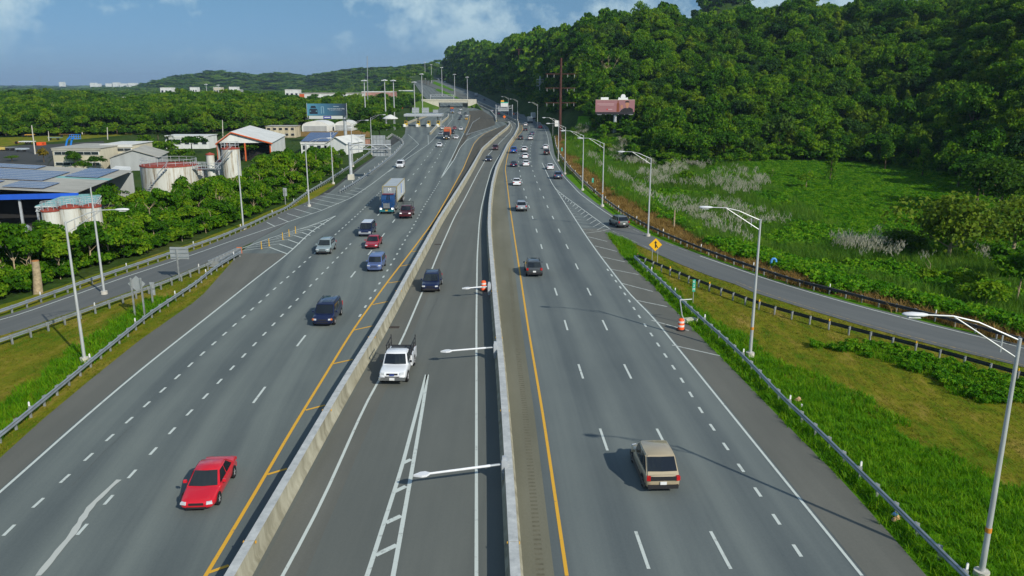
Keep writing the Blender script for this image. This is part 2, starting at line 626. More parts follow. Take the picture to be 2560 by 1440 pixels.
# ================================================================= ground sheet
def make_ground():
    rs = [0.0, 4.0]
    while rs[-1] < 14000: rs.append(rs[-1] * 1.021 + 0.25)
    az = np.concatenate([np.arange(-44, 44.01, 0.4), np.arange(50, 315, 8.0)]) * math.pi / 180
    rs = np.array(rs)
    R_, A_ = np.meshgrid(rs, az, indexing='ij')
    X = R_ * np.sin(A_); Y = R_ * np.cos(A_)
    Z = Hraw(X, Y) - 0.12
    n, m = X.shape
    vs = np.stack([X, Y, Z], -1).reshape(-1, 3)
    i, j = np.meshgrid(np.arange(n - 1), np.arange(m), indexing='ij')
    a = i * m + j; b = i * m + (j + 1) % m
    fs = np.stack([a, b, b + m, a + m], -1).reshape(-1, 4)
    me = bpy.data.meshes.new('ground')
    me.from_pydata(vs.tolist(), [], fs.tolist())
    me.polygons.foreach_set('use_smooth', [True] * len(me.polygons))
    # soil, scrub and grass mixed by noise
    m_, nt, b_ = nodes_of('ground_soil_and_scrub')
    N, L = nt.nodes, nt.links
    g = N.new('ShaderNodeNewGeometry')
    t1 = N.new('ShaderNodeTexNoise'); t1.inputs['Scale'].default_value = 0.035; t1.inputs['Detail'].default_value = 8; t1.inputs['Roughness'].default_value = 0.65
    t2 = N.new('ShaderNodeTexNoise'); t2.inputs['Scale'].default_value = 0.9; t2.inputs['Detail'].default_value = 5
    for t in (t1, t2): L.new(g.outputs['Position'], t.inputs['Vector'])
    r1 = N.new('ShaderNodeValToRGB'); e = r1.color_ramp.elements
    e[0].position = 0.3; e[0].color = (0.022, 0.045, 0.010, 1); e[1].position = 0.75; e[1].color = (0.075, 0.085, 0.025, 1)
    k = e.new(0.52); k.color = (0.035, 0.070, 0.012, 1)
    L.new(t1.outputs[0], r1.inputs[0])
    mx = N.new('ShaderNodeMixRGB'); mx.blend_type = 'OVERLAY'; mx.inputs[0].default_value = 0.75
    L.new(r1.outputs[0], mx.inputs[1]); L.new(t2.outputs[0], mx.inputs[2])
    L.new(mx.outputs[0], b_.inputs['Base Color'])
    b_.inputs['Roughness'].default_value = 0.95; b_.inputs['Specular IOR Level'].default_value = 0.05
    bn = N.new('ShaderNodeBump'); bn.inputs['Strength'].default_value = 0.7; bn.inputs['Distance'].default_value = 0.3
    L.new(t2.outputs[0], bn.inputs['Height']); L.new(bn.outputs[0], b_.inputs['Normal'])
    me.materials.append(m_)
    me.update()
    o = link('ground', me); o['kind'] = 'structure'


make_ground()

# ================================================================= roads
A_MAIN_L = asphalt('asphalt_left_carriageway', (0.084, 0.102, 0.103), (0.159, 0.184, 0.170), lanes=(5.6, 3.65, 0.085))
A_MAIN_R = asphalt('asphalt_right_carriageway', (0.084, 0.102, 0.106), (0.155, 0.179, 0.170), lanes=(1.9 + 3.4, 3.65, 0.085))
A_MID = asphalt('asphalt_centre_lanes', (0.094, 0.104, 0.096), (0.146, 0.156, 0.138), streak=0.8)
A_RAMP = asphalt('asphalt_ramp', (0.091, 0.101, 0.101), (0.146, 0.153, 0.146), streak=1.0)
A_SHOULD = asphalt('asphalt_shoulder', (0.111, 0.114, 0.099), (0.185, 0.185, 0.159), streak=0.5)
A_OLD = asphalt('asphalt_old_dark', (0.042, 0.044, 0.040), (0.085, 0.084, 0.072), streak=0.5)
A_APRON = asphalt('asphalt_brown_apron', (0.062, 0.058, 0.042), (0.118, 0.110, 0.086), streak=0.7)
C_SHOULD = asphalt('concrete_inner_shoulder', (0.131, 0.129, 0.092), (0.237, 0.232, 0.177), streak=0.5)


def paint(name, col, wear):
    m, nt, b = nodes_of(name)
    N, L = nt.nodes, nt.links
    g = N.new('ShaderNodeNewGeometry')
    t = N.new('ShaderNodeTexNoise'); t.inputs['Scale'].default_value = 2.2; t.inputs['Detail'].default_value = 8; t.inputs['Roughness'].default_value = 0.75
    L.new(g.outputs['Position'], t.inputs['Vector'])
    r = N.new('ShaderNodeValToRGB'); e = r.color_ramp.elements
    e[0].position = wear; e[0].color = (0.13, 0.135, 0.125, 1); e[1].position = wear + 0.16; e[1].color = (*col, 1)
    L.new(t.outputs[0], r.inputs[0]); L.new(r.outputs[0], b.inputs['Base Color'])
    b.inputs['Roughness'].default_value = 0.7
    MATS[name] = m
    return m


WHITE = paint('road_paint_white', (0.52, 0.57, 0.53), 0.28)
WHITE_W = paint('road_paint_white_worn', (0.36, 0.37, 0.34), 0.42)
WHITE_M = paint('road_paint_white_aged', (0.44, 0.47, 0.44), 0.34)
YELLOW = paint('road_paint_yellow', (0.66, 0.36, 0.025), 0.26)

# barrier lines (base, picture points near -> far)
B1R = [(632, 1440), (767, 1189), (869, 1000), (967, 832), (1065, 640), (1106, 560), (1150, 486), (1182, 430), (1209, 378), (1247, 342), (1269, 324), (1276, 315), (1274, 308)]
B2L = [(1263, 1440), (1252, 1165), (1240, 940), (1228, 780), (1219, 640), (1216, 580), (1219, 520), (1226, 470), (1237, 428), (1249, 402), (1267, 366), (1284, 343), (1294, 322), (1294, 308), (1276, 297), (1241, 277), (1217, 266), (1192, 256)]
EDGE_L = [(0, 1145), (105, 1050), (225, 950), (350, 850), (500, 745), (600, 632), (640, 600), (690, 575), (740, 545), (780, 515), (842, 467), (907, 415), (950, 385), (1000, 350), (1012, 335), (1014, 318), (1030, 300), (1060, 285),
          (1085, 275), (1094, 268), (1080, 256), (1060, 243), (1045, 222), (1034, 206)]
EDGE_R = [(2316, 1440), (2218, 1327), (2084, 1180), (1980, 1076), (1906, 1000), (1840, 932), (1740, 830), (1672, 760), (1630, 710), (1590, 677), (1550, 632), (1515, 582), (1528, 548), (1500, 515), (1450, 475), (1415, 440), (1397, 410),
          (1386, 385), (1381, 355), (1377, 335), (1370, 318), (1354, 303), (1337, 297), (1316, 289), (1290, 280), (1262, 266), (1232, 252), (1199, 236), (1169, 226), (1136, 215), (1094, 198), (1084, 195)]
b1 = glh(B1R); b2 = glh(B2L)
B1C = [p + Vector((-0.42, 0, 0)) for p in b1]
B2C = [p + Vector((0.40, 0, 0)) for p in b2]
L_END = glh([(1262, 305), (1241, 303), (1238, 293), (1227, 280), (1211, 272), (1192, 262), (1150, 245), (1117, 236), (1084, 221), (1056, 210), (1040, 204)])
FARMID = glh([(1170, 242), (1145, 230), (1112, 217), (1087, 206)])
left_right_edge = [p for p in B1C if p.y < 425] + L_END
road_l = strip_by_y('highway_left_carriageway', EDGE_L, left_right_edge, A_MAIN_L, 0.0, -40, 1130, 4.0, cols=2)
mid_left = [p for p in B1C if p.y < 425] + [p + Vector((0.8, 0, 0)) for p in L_END]
road_c = strip_by_y('highway_centre_lanes', mid_left, B2C + FARMID, A_MID, 0.004, -40, 1130, 4.0, cols=1)
road_r = strip_by_y('highway_right_carriageway', B2C + FARMID, EDGE_R, A_MAIN_R, 0.008, -40, 1200, 4.0, cols=2)
# ramps: sampled by length
def by_len(Apx, Bpx, n, pre=None):
    A = glh(Apx); B = glh(Bpx)
    ra = resample(A, 0.1); rb = resample(B, 0.1)
    f = lambda r: np.stack([np.interp(np.linspace(0, 1, n), np.linspace(0, 1, len(r)), r[:, k]) for k in range(3)], 1)
    return f(ra), f(rb)


RL_L = [(-330, 895), (0, 792), (40, 780), (125, 752), (300, 688), (500, 621), (640, 563), (700, 533), (760, 508), (800, 487), (842, 462)]
RL_R = [(-330, 940), (0, 838), (62, 820), (185, 778), (295, 738), (420, 695), (500, 663), (640, 600), (740, 545), (800, 520), (850, 490)]
q1, q2 = by_len(RL_L, RL_R, 60)
road_xl = sheet('exit_ramp', q1, q2, A_RAMP, -0.006)
RR_L = [(2800, 985), (2544, 913), (2411, 881), (2278, 848), (2146, 811), (2013, 771), (1880, 729), (1840, 711), (1775, 690), (1700, 660), (1625, 626), (1575, 603), (1512, 578), (1440, 512), (1400, 470)]
RR_R = [(2800, 930), (2560, 862), (2464, 841), (2331, 809), (2252, 788), (2146, 761), (2039, 731), (1920, 696), (1840, 667), (1750, 636), (1675, 608), (1610, 581), (1545, 546), (1470, 492), (1410, 438)]
q1, q2 = by_len(RR_L, RR_R, 70)
road_xr = sheet('entrance_ramp', q1, q2, A_RAMP, -0.006)

# shoulders laid over the carriageways
YEL_R = [(1417, 1440), (1358, 1040), (1322, 830), (1298, 670), (1275, 520), (1266, 445), (1263, 425), (1267, 398), (1275, 366), (1290, 345), (1303, 330), (1307, 322), (1305, 314), (1290, 303), (1270, 294)]
yr = glh(YEL_R)
strip_by_y('inner_concrete_shoulder', [p + Vector((0.3, 0, 0)) for p in B2C], [p + Vector((-0.55, 0, 0)) for p in yr], C_SHOULD, 0.013, -40, 440, 3.0, skirt=0.004)
EDGE_W_R = [(2155, 1440), (1920, 1150), (1690, 865), (1620, 778), (1581, 745), (1525, 672), (1500, 640), (1465, 590), (1450, 567), (1407, 500), (1379, 457), (1355, 407)]
wr = glh(EDGE_W_R)
strip_by_y('outer_shoulder_right', [p + Vector((0.2, 0, 0)) for p in wr], glh(EDGE_R), A_SHOULD, 0.014, -40, 118, 2.0, skirt=0.01)
EDGE_W_L = [(-300, 1488), (0, 1232), (192, 1060), (357, 920), (520, 792), (635, 700), (720, 635), (780, 577), (839, 540)]
wlft = glh(EDGE_W_L)
strip_by_y('outer_shoulder_left', glh(EDGE_L), [p + Vector((-0.2, 0, 0)) for p in wlft], A_SHOULD, 0.006, -40, 100, 2.0, skirt=0.01)
strip_by_y('centre_lane_shoulder', [p + Vector((0.2, 0, 0)) for p in b1], [p + Vector((2.3, 0, 0)) for p in b1], A_SHOULD, 0.009, -40, 400, 3.0, skirt=0.004)
# brown apron beyond the gore and hatched area beside the centre barrier
q1, q2 = by_len([(1068, 560 + 20), (1131, 470), (1155, 432), (1168, 402), (1187, 360), (1198, 347), (1213, 335), (1243, 321)], [(1085, 560 + 20), (1141, 486), (1170, 432), (1198, 378), (1236, 342), (1256, 326), (1264, 317), (1266, 311)], 50)
sheet('median_apron', q1, q2, A_APRON, 0.010, skirt=0.002)
q1, q2 = by_len([(1128, 400), (1160, 334), (1173, 304), (1176, 290), (1172, 278)], [(1132, 405), (1172, 338), (1238, 312), (1236, 294), (1205, 276)], 30)
sheet('gore_apron', q1, q2, A_APRON, 0.012, skirt=0.002)
q1, q2 = by_len([(792, 492), (850, 455), (880, 428), (930, 395), (975, 348), (985, 338)], [(846, 473), (880, 452), (938, 414), (985, 380), (1008, 356), (1000, 345)], 24)
sheet('old_pavement', q1, q2, A_OLD, -0.002, skirt=0.05)

# ================================================================= painted markings
SP_ = lambda pts, st=3.0: smooth_path(glh(pts), st, 2)
back = lambda pts, dy=40: pts
painted_line('yellow_line', SP_(YEL_R), 0.17, 0.018, YELLOW, road_r)
painted_line('edge_line', SP_(EDGE_W_R), 0.15, 0.021, WHITE, road_r)
LINE_A = [(1648, 1500), (1628, 1440), (1520, 1131), (1459, 951), (1420, 830), (1394, 742), (1373, 680), (1358, 631), (1346, 591), (1336, 559), (1328, 532), (1320, 509), (1314, 488), (1309, 471), (1301, 441), (1297, 415), (1296, 396), (1301, 368), (1307, 355), (1316, 342), (1322, 328), (1324, 318), (1318, 308), (1300, 297), (1278, 285)]
LINE_B = [(1870, 1500), (1835, 1440), (1672, 1131), (1581, 953), (1521, 832), (1480, 745), (1449, 681), (1425, 631), (1406, 593), (1390, 560), (1377, 533), (1366, 511), (1357, 489), (1349, 472), (1342, 455), (1332, 427), (1326, 400), (1325, 380), (1328, 359), (1335, 340), (1341, 324), (1340, 313), (1330, 304), (1312, 296), (1290, 286)]
DOT_C = [(2075, 1500), (2035, 1440), (1905, 1245), (1760, 1040), (1701, 944), (1662, 887), (1630, 839), (1610, 809), (1585, 772), (1565, 739), (1544, 709), (1531, 691), (1510, 662)]
dashes(smooth_path(glh(LINE_A), 2, 1), 3.1, 11.9, 0.16, 0.019, WHITE, road_r, 2.2)
dashes(smooth_path(glh(LINE_B), 2, 1), 3.1, 11.9, 0.16, 0.019, WHITE, road_r, 2.2)
dashes(smooth_path(glh(DOT_C), 2, 1), 1.0, 2.75, 0.17, 0.019, WHITE, road_r, 0.4, 'lane_dot')
# ramp-side edge line and dashes
painted_line('edge_line', SP_([(1346, 302), (1359, 316), (1367, 334), (1371, 351), (1374, 377), (1384, 400), (1410, 442), (1450, 485), (1500, 522), (1539, 547)]), 0.14, 0.021, WHITE, road_r)
painted_line('edge_line', SP_([(1750, 640), (1840, 671), (1920, 700), (2039, 735), (2146, 766), (2252, 793), (2331, 814), (2464, 846), (2560, 867), (2800, 938)]), 0.14, 0.002, WHITE, road_xr)
dashes(SP_([(1545, 552), (1582, 575), (1610, 585), (1675, 612), (1750, 640)]), 2.4, 3.6, 0.14, 0.002, WHITE_W, road_xr, 0.5)
dashes(SP_([(1530, 577), (1575, 598), (1625, 622)]), 2.6, 3.6, 0.14, 0.002, WHITE_W, road_xr, 0.2)
painted_line('yellow_line', SP_([(1840, 704), (1880, 723), (2013, 765), (2146, 805), (2278, 842), (2411, 875), (2544, 907), (2800, 979)]), 0.13, 0.002, paint('road_paint_yellow_worn', (0.42, 0.27, 0.06), 0.45), road_xr)
# gore chevrons on the right
def chevrons(Lpx, Rpx, n, apex_frac, width, parent, z, lead, name='gore_chevron'):
    A = resample(gl(Lpx), 0.2); B = resample(gl(Rpx), 0.2)
    for k in range(n):
        t = (k + 1) / (n + 0.15)
        fa = lambda r, tt: np.array([np.interp(np.clip(tt, 0, 1), np.linspace(0, 1, len(r)), r[:, j]) for j in range(3)])
        a = fa(A, t); b = fa(B, t); c = a * 0.45 + b * 0.55
        c = c + (fa(A, t + lead) - a)
        painted_line(name, np.array([a, c, b]), width, z, WHITE_M, parent)


GR_L = [(1387, 470), (1407, 500), (1430, 537), (1450, 567), (1462, 585)]
GR_R = [(1387, 470), (1408, 488), (1440, 511), (1475, 537), (1526, 574)]
painted_line('gore_line', SP_(GR_R, 2.0), 0.14, 0.022, WHITE, road_r)
chevrons(GR_L, GR_R, 17, 0.5, 0.16, road_r, 0.022, 0.045)
for a, b in [((1470, 592), (1518, 604)), ((1487, 615), (1543, 629)), ((1503, 642), (1562, 655)), ((1526, 673), (1597, 687)), ((1552, 708), (1632, 729)), ((1590, 751), (1668, 767)), ((1628, 801), (1722, 827)), ((1680, 863), (1800, 890))]:
    painted_line('shoulder_hatch', resample(gl([a, b]), 1.0), 0.17, 0.022, WHITE_M, road_r)
# centre lanes
CL_W = [(690, 1470), (705, 1440), (790, 1290), (918, 1000), (945, 955), (1000, 862), (1077, 680), (1093, 640), (1135, 545), (1160, 500), (1195, 432), (1222, 385), (1258, 348), (1276, 330), (1281, 318), (1276, 306)]
painted_line('edge_line', SP_(CL_W), 0.17, 0.014, WHITE, road_c)
CR_W = [(1191, 1500), (1191, 1440), (1191, 1000), (1191, 800), (1193, 640), (1198, 560), (1203, 520), (1215, 470), (1228, 425), (1240, 402), (1262, 368), (1281, 343), (1291, 322), (1291, 312), (1280, 303), (1262, 294)]
painted_line('edge_line', SP_(CR_W), 0.17, 0.014, WHITE, road_c)
painted_line('gore_line', resample(gl([(906, 1475), (918, 1440), (1004, 1170), (1066, 937)]), 2), 0.22, 0.014, WHITE, road_c)
painted_line('gore_line', resample(gl([(976, 1475), (983, 1440), (1031, 1170), (1058, 1010), (1069, 937)]), 2), 0.22, 0.014, WHITE, road_c)
for a, b in [((1008, 1158), (1028, 1149)), ((986, 1230), (1015, 1216)), ((964, 1308), (1003, 1290)), ((938, 1389), (992, 1363)), ((908, 1478), (977, 1445))]:
    painted_line('gore_crossbar', resample(gl([a, b]), 1.0), 0.30, 0.018, WHITE, road_c)
# left carriageway
YEL_L = [(478, 1500), (514, 1440), (667, 1184), (711, 1104), (775, 1000), (835, 902), (882, 825), (970, 703), (1027, 630), (1085, 552), (1125, 482), (1159, 420), (1166, 402), (1185, 359), (1196, 346), (1211, 334), (1241, 321)]
painted_line('yellow_line', SP_(YEL_L), 0.19, 0.017, YELLOW, road_l)
for k, (a, b) in enumerate([((522, 1432), (572, 1414)), ((668, 1187), (718, 1172)), ((764, 1026), (813, 1013)), ((832, 910), (882, 899)), ((883, 826), (932, 815)), ((931, 762), (970, 754)), ((970, 708), (1003, 703)), ((1000, 666), (1028, 661)), ((1027, 630), (1049, 627)), ((1050, 599), (1066, 597)), ((1070, 575), (1085, 572)), ((445, 1560), (500, 1540))]):
    painted_line('median_hatch', resample(gl([a, b]), 1.0), 0.20, 0.019, YELLOW, road_l)
DOT_E = [(897, 794), (909, 775), (919, 757), (962, 687), (989, 642), (1004, 615), (1035, 562), (1060, 516), (1092, 466), (1101, 450)]
dashes(smooth_path(gl(DOT_E), 1.5, 1), 0.9, 3.1, 0.20, 0.017, WHITE, road_l, 0.2, 'lane_dot')
LINE_F = [(560, 1120), (630, 1010), (739, 870), (869, 704), (911, 650), (970, 572), (1026, 497), (1040, 477), (1052, 461), (1062, 446), (1071, 432), (1086, 409), (1100, 385), (1115, 356), (1130, 335), (1146, 310), (1152, 296)]
dashes(smooth_path(glh(LINE_F), 2, 1), 3.0, 12.1, 0.17, 0.017, WHITE, road_l, 6.9)
LINE_J = [(-50, 1640), (120, 1420), (311, 1206), (361, 1152), (405, 1105), (444, 1062), (515, 990), (573, 928), (622, 876), (665, 831), (719, 774), (764, 727), (824, 665), (886, 600)]
dashes(smooth_path(gl(LINE_J), 1.5, 1), 1.0, 2.85, 0.17, 0.017, WHITE, road_l, 8.4, 'lane_dot')
LINE_J2 = [(886, 600), (939, 545), (1012, 461), (1024, 447), (1036, 433), (1046, 421), (1055, 409), (1063, 399), (1070, 390), (1090, 362), (1110, 335), (1128, 310), (1135, 296)]
dashes(smooth_path(glh(LINE_J2), 2, 1), 3.0, 12.1, 0.17, 0.017, WHITE, road_l, 9.0)
DOT_I = [(-90, 1440), (29, 1318), (104, 1250), (169, 1191), (226, 1139), (278, 1091), (324, 1050), (366, 1012), (441, 945), (503, 887), (557, 839), (626, 777), (682, 726), (751, 665), (827, 597), (907, 524), (960, 470), (985, 446)]
dashes(smooth_path(gl(DOT_I), 1.5, 1), 1.0, 2.62, 0.17, 0.017, WHITE, road_l, 0.6, 'lane_dot')
painted_line('edge_line', SP_(EDGE_W_L), 0.17, 0.018, WHITE, road_l)
# paint spill along the lane
sp = resample(gl([(98, 1440), (150, 1372), (182, 1336), (232, 1262), (268, 1228), (300, 1200)]), 0.5)
n_ = normals2(sp); mbp = MB(); vs = []
for i in range(len(sp)):
    w = 0.10 + 0.13 * float(vnoise(i * 0.9, 3.3)); t = i / (len(sp) - 1)
    w *= 1.0 - 0.55 * abs(t - 0.5)
    o = (float(vnoise(i * 0.35, 9.1)) - 0.5) * 0.12
    vs += [(sp[i, 0] + n_[i, 0] * (o - w), sp[i, 1] + n_[i, 1] * (o - w), 0.021), (sp[i, 0] + n_[i, 0] * (o + w), sp[i, 1] + n_[i, 1] * (o + w), 0.021)]
mbp.add(vs, [(2 * i, 2 * i + 1, 2 * i + 3, 2 * i + 2) for i in range(len(sp) - 1)])
mbp.build('paint_spill', paint('road_paint_spill', (0.46, 0.48, 0.44), 0.20), road_l)
LINE_L = [(-200, 845), (0, 803), (125, 760), (300, 697), (500, 631), (560, 609), (687, 566), (805, 526), (880, 494), (930, 460), (982, 420), (1005, 397), (1047, 361)]
painted_line('edge_line', SP_(LINE_L, 2.0)[1:], 0.15, 0.019, WHITE, road_l)
painted_line('edge_line', resample(glh([(1047, 361), (1033, 347), (1020, 336)]), 2.0), 0.14, 0.019, WHITE, road_l)
painted_line('edge_line', SP_([(971, 430), (1020, 395), (1071, 361), (1097, 334), (1117, 316), (1132, 297), (1131, 287)]), 0.15, 0.019, WHITE, road_l)
painted_line('edge_line', resample(glh([(1071, 361), (1070, 338)]), 2.0), 0.15, 0.019, WHITE, road_l)
painted_line('gore_line', SP_([(839, 540), (770, 567), (685, 592), (602, 622)], 2.0), 0.16, 0.019, WHITE, road_l)
for a, b in [((667, 556), (687, 566)), ((695, 544), (721, 555)), ((717, 534), (751, 544)), ((736, 522), (781, 535)), ((760, 514), (806, 526)), ((774, 505), (829, 517)), ((786, 497), (847, 510)), ((800, 490), (864, 501)), ((809, 483), (879, 494)), ((862, 482), (892, 488)), ((876, 476), (905, 481)), ((887, 470), (914, 474))]:
    painted_line('shoulder_hatch', resample(gl([a, b]), 1.0), 0.17, 0.020, WHITE, road_l)
GL_A = [(839, 540), (800, 563), (760, 596), (718, 634)]
GL_B = [(839, 540), (770, 567), (685, 592), (610, 619)]
for (a, c, b) in [((718, 635), (673, 618), (604, 627)), ((734, 623), (697, 610), (612, 620)), ((750, 610), (719, 599), (640, 612)), ((765, 598), (735, 589), (662, 603)), ((776, 589), (754, 581), (690, 594)), ((787, 580), (768, 573), (720, 585)), ((799, 571), (784, 566), (745, 574)), ((811, 562), (800, 558), (772, 566)), ((822, 553), (815, 550), (796, 557))]:
    painted_line('gore_chevron', resample(gl([a, c]), 0.5), 0.20, 0.020, WHITE, road_l)
    painted_line('gore_chevron', resample(gl([c, b]), 0.5), 0.14, 0.020, WHITE, road_l)
# merging lane gore
painted_line('gore_line', SP_([(1101, 448), (1128, 398), (1150, 352), (1160, 333)]), 0.2, 0.019, WHITE, road_l)
painted_line('gore_line', SP_([(1101, 448), (1135, 400), (1150, 370), (1166, 351), (1200, 335), (1245, 319)]), 0.2, 0.019, WHITE, road_l)
painted_line('yellow_line', SP_([(1161, 332), (1170, 310), (1174, 298), (1175, 288)]), 0.2, 0.019, YELLOW, road_l)

# ================================================================= concrete barriers
def streaky(name, col, col2, scale=2.0):
    return mat(name, col, 0.85, 0.2, noise=0.2, scale=scale, bump=0.2, col2=col2, stretch=(1.0, 1.0, 0.25))


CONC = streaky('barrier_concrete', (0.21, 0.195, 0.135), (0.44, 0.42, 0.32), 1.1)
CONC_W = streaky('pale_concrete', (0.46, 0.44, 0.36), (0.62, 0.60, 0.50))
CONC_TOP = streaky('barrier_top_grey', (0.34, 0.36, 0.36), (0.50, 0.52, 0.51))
REFL = mat('yellow_reflector', (0.75, 0.38, 0.02), 0.4, 0.5)
JERSEY = [(-0.40, 0.0), (-0.40, 0.10), (-0.27, 0.34), (-0.22, 1.05), (0.22, 1.05), (0.27, 0.34), (0.40, 0.10), (0.40, 0.0)]


def barrier(name, ctr, label, y_min=-40):
    ctr = [p for p in ctr]
    d = (ctr[0] - ctr[1]).normalized()
    pts = [ctr[0] + d * (ctr[0].y - y_min)] + ctr
    q = smooth_path(pts, 3.0, 3)
    q[:, 2] = [zroad(x, y, 0.0) for x, y in q[:, :2]]
    e = empty(name, tuple(q[len(q) // 4]))
    base = Vector(tuple(q[len(q) // 4]))
    # cast in lengths with open joints
    seg = 6
    i = 0
    while i < len(q) - 1:
        j = min(i + seg, len(q) - 1)
        qq = q[i:j + 1] - np.array(base)
        dirv = (qq[-1] - qq[-2]); dirv = dirv / np.linalg.norm(dirv)
        qq = qq.copy(); qq[-1] = qq[-1] - dirv * 0.025
        mb = sweep(qq, JERSEY)
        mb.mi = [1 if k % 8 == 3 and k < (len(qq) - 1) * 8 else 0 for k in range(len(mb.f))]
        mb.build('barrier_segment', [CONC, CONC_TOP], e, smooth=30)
        i = j
    rr = MB(); rr.tube((0, 0, 0), (0, 0.03, 0), 0.07, n=8)
    me = rr.mesh('reflector', REFL)
    s = 0
    for k in range(4, len(q) - 1, 5):
        if q[k, 1] > 150 or q[k, 1] < 25: continue
        p = q[k] - np.array(base)
        for sd in (1, -1):
            o = link('reflector', me, e, (p[0] + 0.26 * sd, p[1], 0.98)); o.rotation_euler = (0, 0, -sd * math.pi / 2)
    tag(e, label, 'barrier', 'concrete barriers between the carriageways')
    return e


barrier('concrete_barrier', [p for p in B1C], 'long tan concrete barrier left of the centre lanes, beside the yellow hatched line')
barrier('concrete_barrier', [p for p in B2C], 'long concrete barrier carrying the gate arms, right of the centre lanes')
lw = glh([(1241, 304), (1238, 293), (1227, 280), (1211, 272), (1191, 261)])
barrier('concrete_barrier', lw, 'low concrete parapet along the far curve left of the express lanes', y_min=lw[0].y - 1)
tw = glh([(1076, 336), (1090, 320), (1108, 305), (1120, 295), (1121, 288)])
barrier('concrete_barrier', tw, 'pale concrete wall between the toll plaza and the highway', y_min=tw[0].y - 1)
tw = glh([(1016, 311), (1035, 303), (1055, 296), (1073, 290)])
barrier('concrete_barrier', tw, 'pale concrete wall at the left edge of the toll plaza', y_min=tw[0].y - 1)

# rumble strip pieces in the concrete shoulder
rq = smooth_path([p + Vector((-1.15, 0, 0)) for p in yr if p.y < 110], 2.0, 1)
RUM = mat('rumble_groove', (0.135, 0.128, 0.092), 0.9, 0.1, noise=0.25, scale=4)
dashes(rq, 0.17, 0.40, 0.36, 0.0175, RUM, road_r, 0.0, 'rumble_groove')

# ================================================================= guardrails
GALV = mat('galvanised_steel', (0.36, 0.40, 0.42), 0.38, 0.5, metal=0.55, noise=0.18, scale=1.2)
GALV_D = mat('weathered_dark_steel', (0.055, 0.06, 0.06), 0.55, 0.4, metal=0.3, noise=0.3, scale=1.5)
GALV_POST = mat('galvanised_post', (0.33, 0.35, 0.35), 0.5, 0.4, metal=0.4, noise=0.2, scale=3)
WHITE_PL = mat('white_plastic', (0.75, 0.75, 0.72), 0.5, 0.4)
WBEAM = [(0.00, 0.46), (0.07, 0.50), (0.07, 0.55), (0.00, 0.60), (0.00, 0.64), (0.07, 0.69), (0.07, 0.74), (0.00, 0.78), (-0.012, 0.78), (0.055, 0.735), (0.055, 0.695), (-0.015, 0.645), (-0.015, 0.595), (0.055, 0.545), (0.055, 0.505), (-0.012, 0.46)]
pm = MB(); pm.box((0, 0, 0.36), (0.14, 0.10, 0.74)); pm.box((0.10, 0, 0.62), (0.10, 0.12, 0.34))
POST_L = pm.mesh('post', GALV_POST)
dm = MB(); dm.box((0, 0, 0.92), (0.10, 0.05, 0.26)); dm.prism([(-0.05, 1.05), (0.05, 1.05), (0, 1.11)], 'y', -0.025, 0.025)
DELIN_W = dm.mesh('delineator', WHITE_PL); 
dm2 = MB(); dm2.box((0, 0, 0.90), (0.12, 0.06, 0.20)); DELIN_Y = dm2.mesh('delineator', REFL)


def guardrail(pts, side, label, beam=GALV, delin=None, post_step=1.905, every=5, zs=None, far=False):
    """pts: ground path; side=+1 when the traffic face is on the right of the path"""
    q = smooth_path(pts, 1.905, 2)
    if zs is None: q[:, 2] = [max(H(x, y), 0.0) * (y > 480) - 0.03 for x, y in q[:, :2]]
    base = np.array(q[len(q) // 2])
    e = empty('guardrail', tuple(base))
    q0 = q - base
    seg = 4 if not far else 12
    prof = [(s_ * side, z_) for s_, z_ in WBEAM]
    if side < 0: prof = prof[::-1]
    i = 0
    while i < len(q0) - 1:
        j = min(i + seg, len(q0) - 1)
        sweep(q0[i:j + 1], prof, zoff=0.0).build('rail_panel', beam, e, smooth=40)
        i = j
    nn = normals2(q)
    for k in range(0, len(q), 2 if far else 1):
        ang = math.atan2(nn[k, 1], nn[k, 0]) + (0 if side > 0 else math.pi)
        off = -0.17 * side
        o = link('post', POST_L, e, (q0[k, 0] + nn[k, 0] * off, q0[k, 1] + nn[k, 1] * off, q0[k, 2]), ang)
        if delin is not None and k % every == 2:
            o2 = link('delineator', delin, e, (q0[k, 0] + nn[k, 0] * off, q0[k, 1] + nn[k, 1] * off, q0[k, 2]), ang)
    tag(e, label, 'guardrail', 'steel guardrails along the roads')
    return e


def rail_px(pts): return [G(x, y, 0.72) - Vector((0, 0, 0.72)) for x, y in pts]


GRN = rail_px([(2560, 1572), (2422, 1440), (2297, 1318), (2206, 1226), (2129, 1153), (2038, 1061), (1967, 1000), (1880, 907), (1815, 845), (1752, 790), (1702, 745), (1660, 705), (1615, 665), (1586, 639)])
guardrail(GRN, -1, 'long steel guardrail along the right shoulder, running to the lower right corner', delin=DELIN_W)
GRL = rail_px([(2700, 968), (2539, 926), (2358, 875), (2199, 835), (2066, 801), (1960, 772), (1880, 750), (1840, 732), (1775, 710), (1725, 690), (1675, 670), (1597, 638)])
guardrail(GRL, 1, 'dark steel guardrail on the left side of the entrance ramp', beam=GALV_D, delin=DELIN_Y, every=4)
guardrail([p for p in RG if p.y < 330], -1, 'dark steel guardrail on the outer right side of the entrance ramp, below the tall grass', beam=GALV_D, delin=DELIN_W, every=6)
MLG = rail_px([(-260, 1285), (0, 1082), (140, 968), (237, 889), (375, 779), (497, 699), (525, 674), (565, 648), (602, 628)])
guardrail(MLG, 1, 'long steel guardrail along the left shoulder, beside the tall lamp post', delin=DELIN_W)
XRG = rail_px([(-330, 955), (0, 847), (62, 825), (185, 782), (295, 742), (420, 699), (500, 664), (560, 642)])
guardrail(XRG, -1, 'steel guardrail on the right side of the exit ramp, behind the sign backs', delin=DELIN_W, every=9)
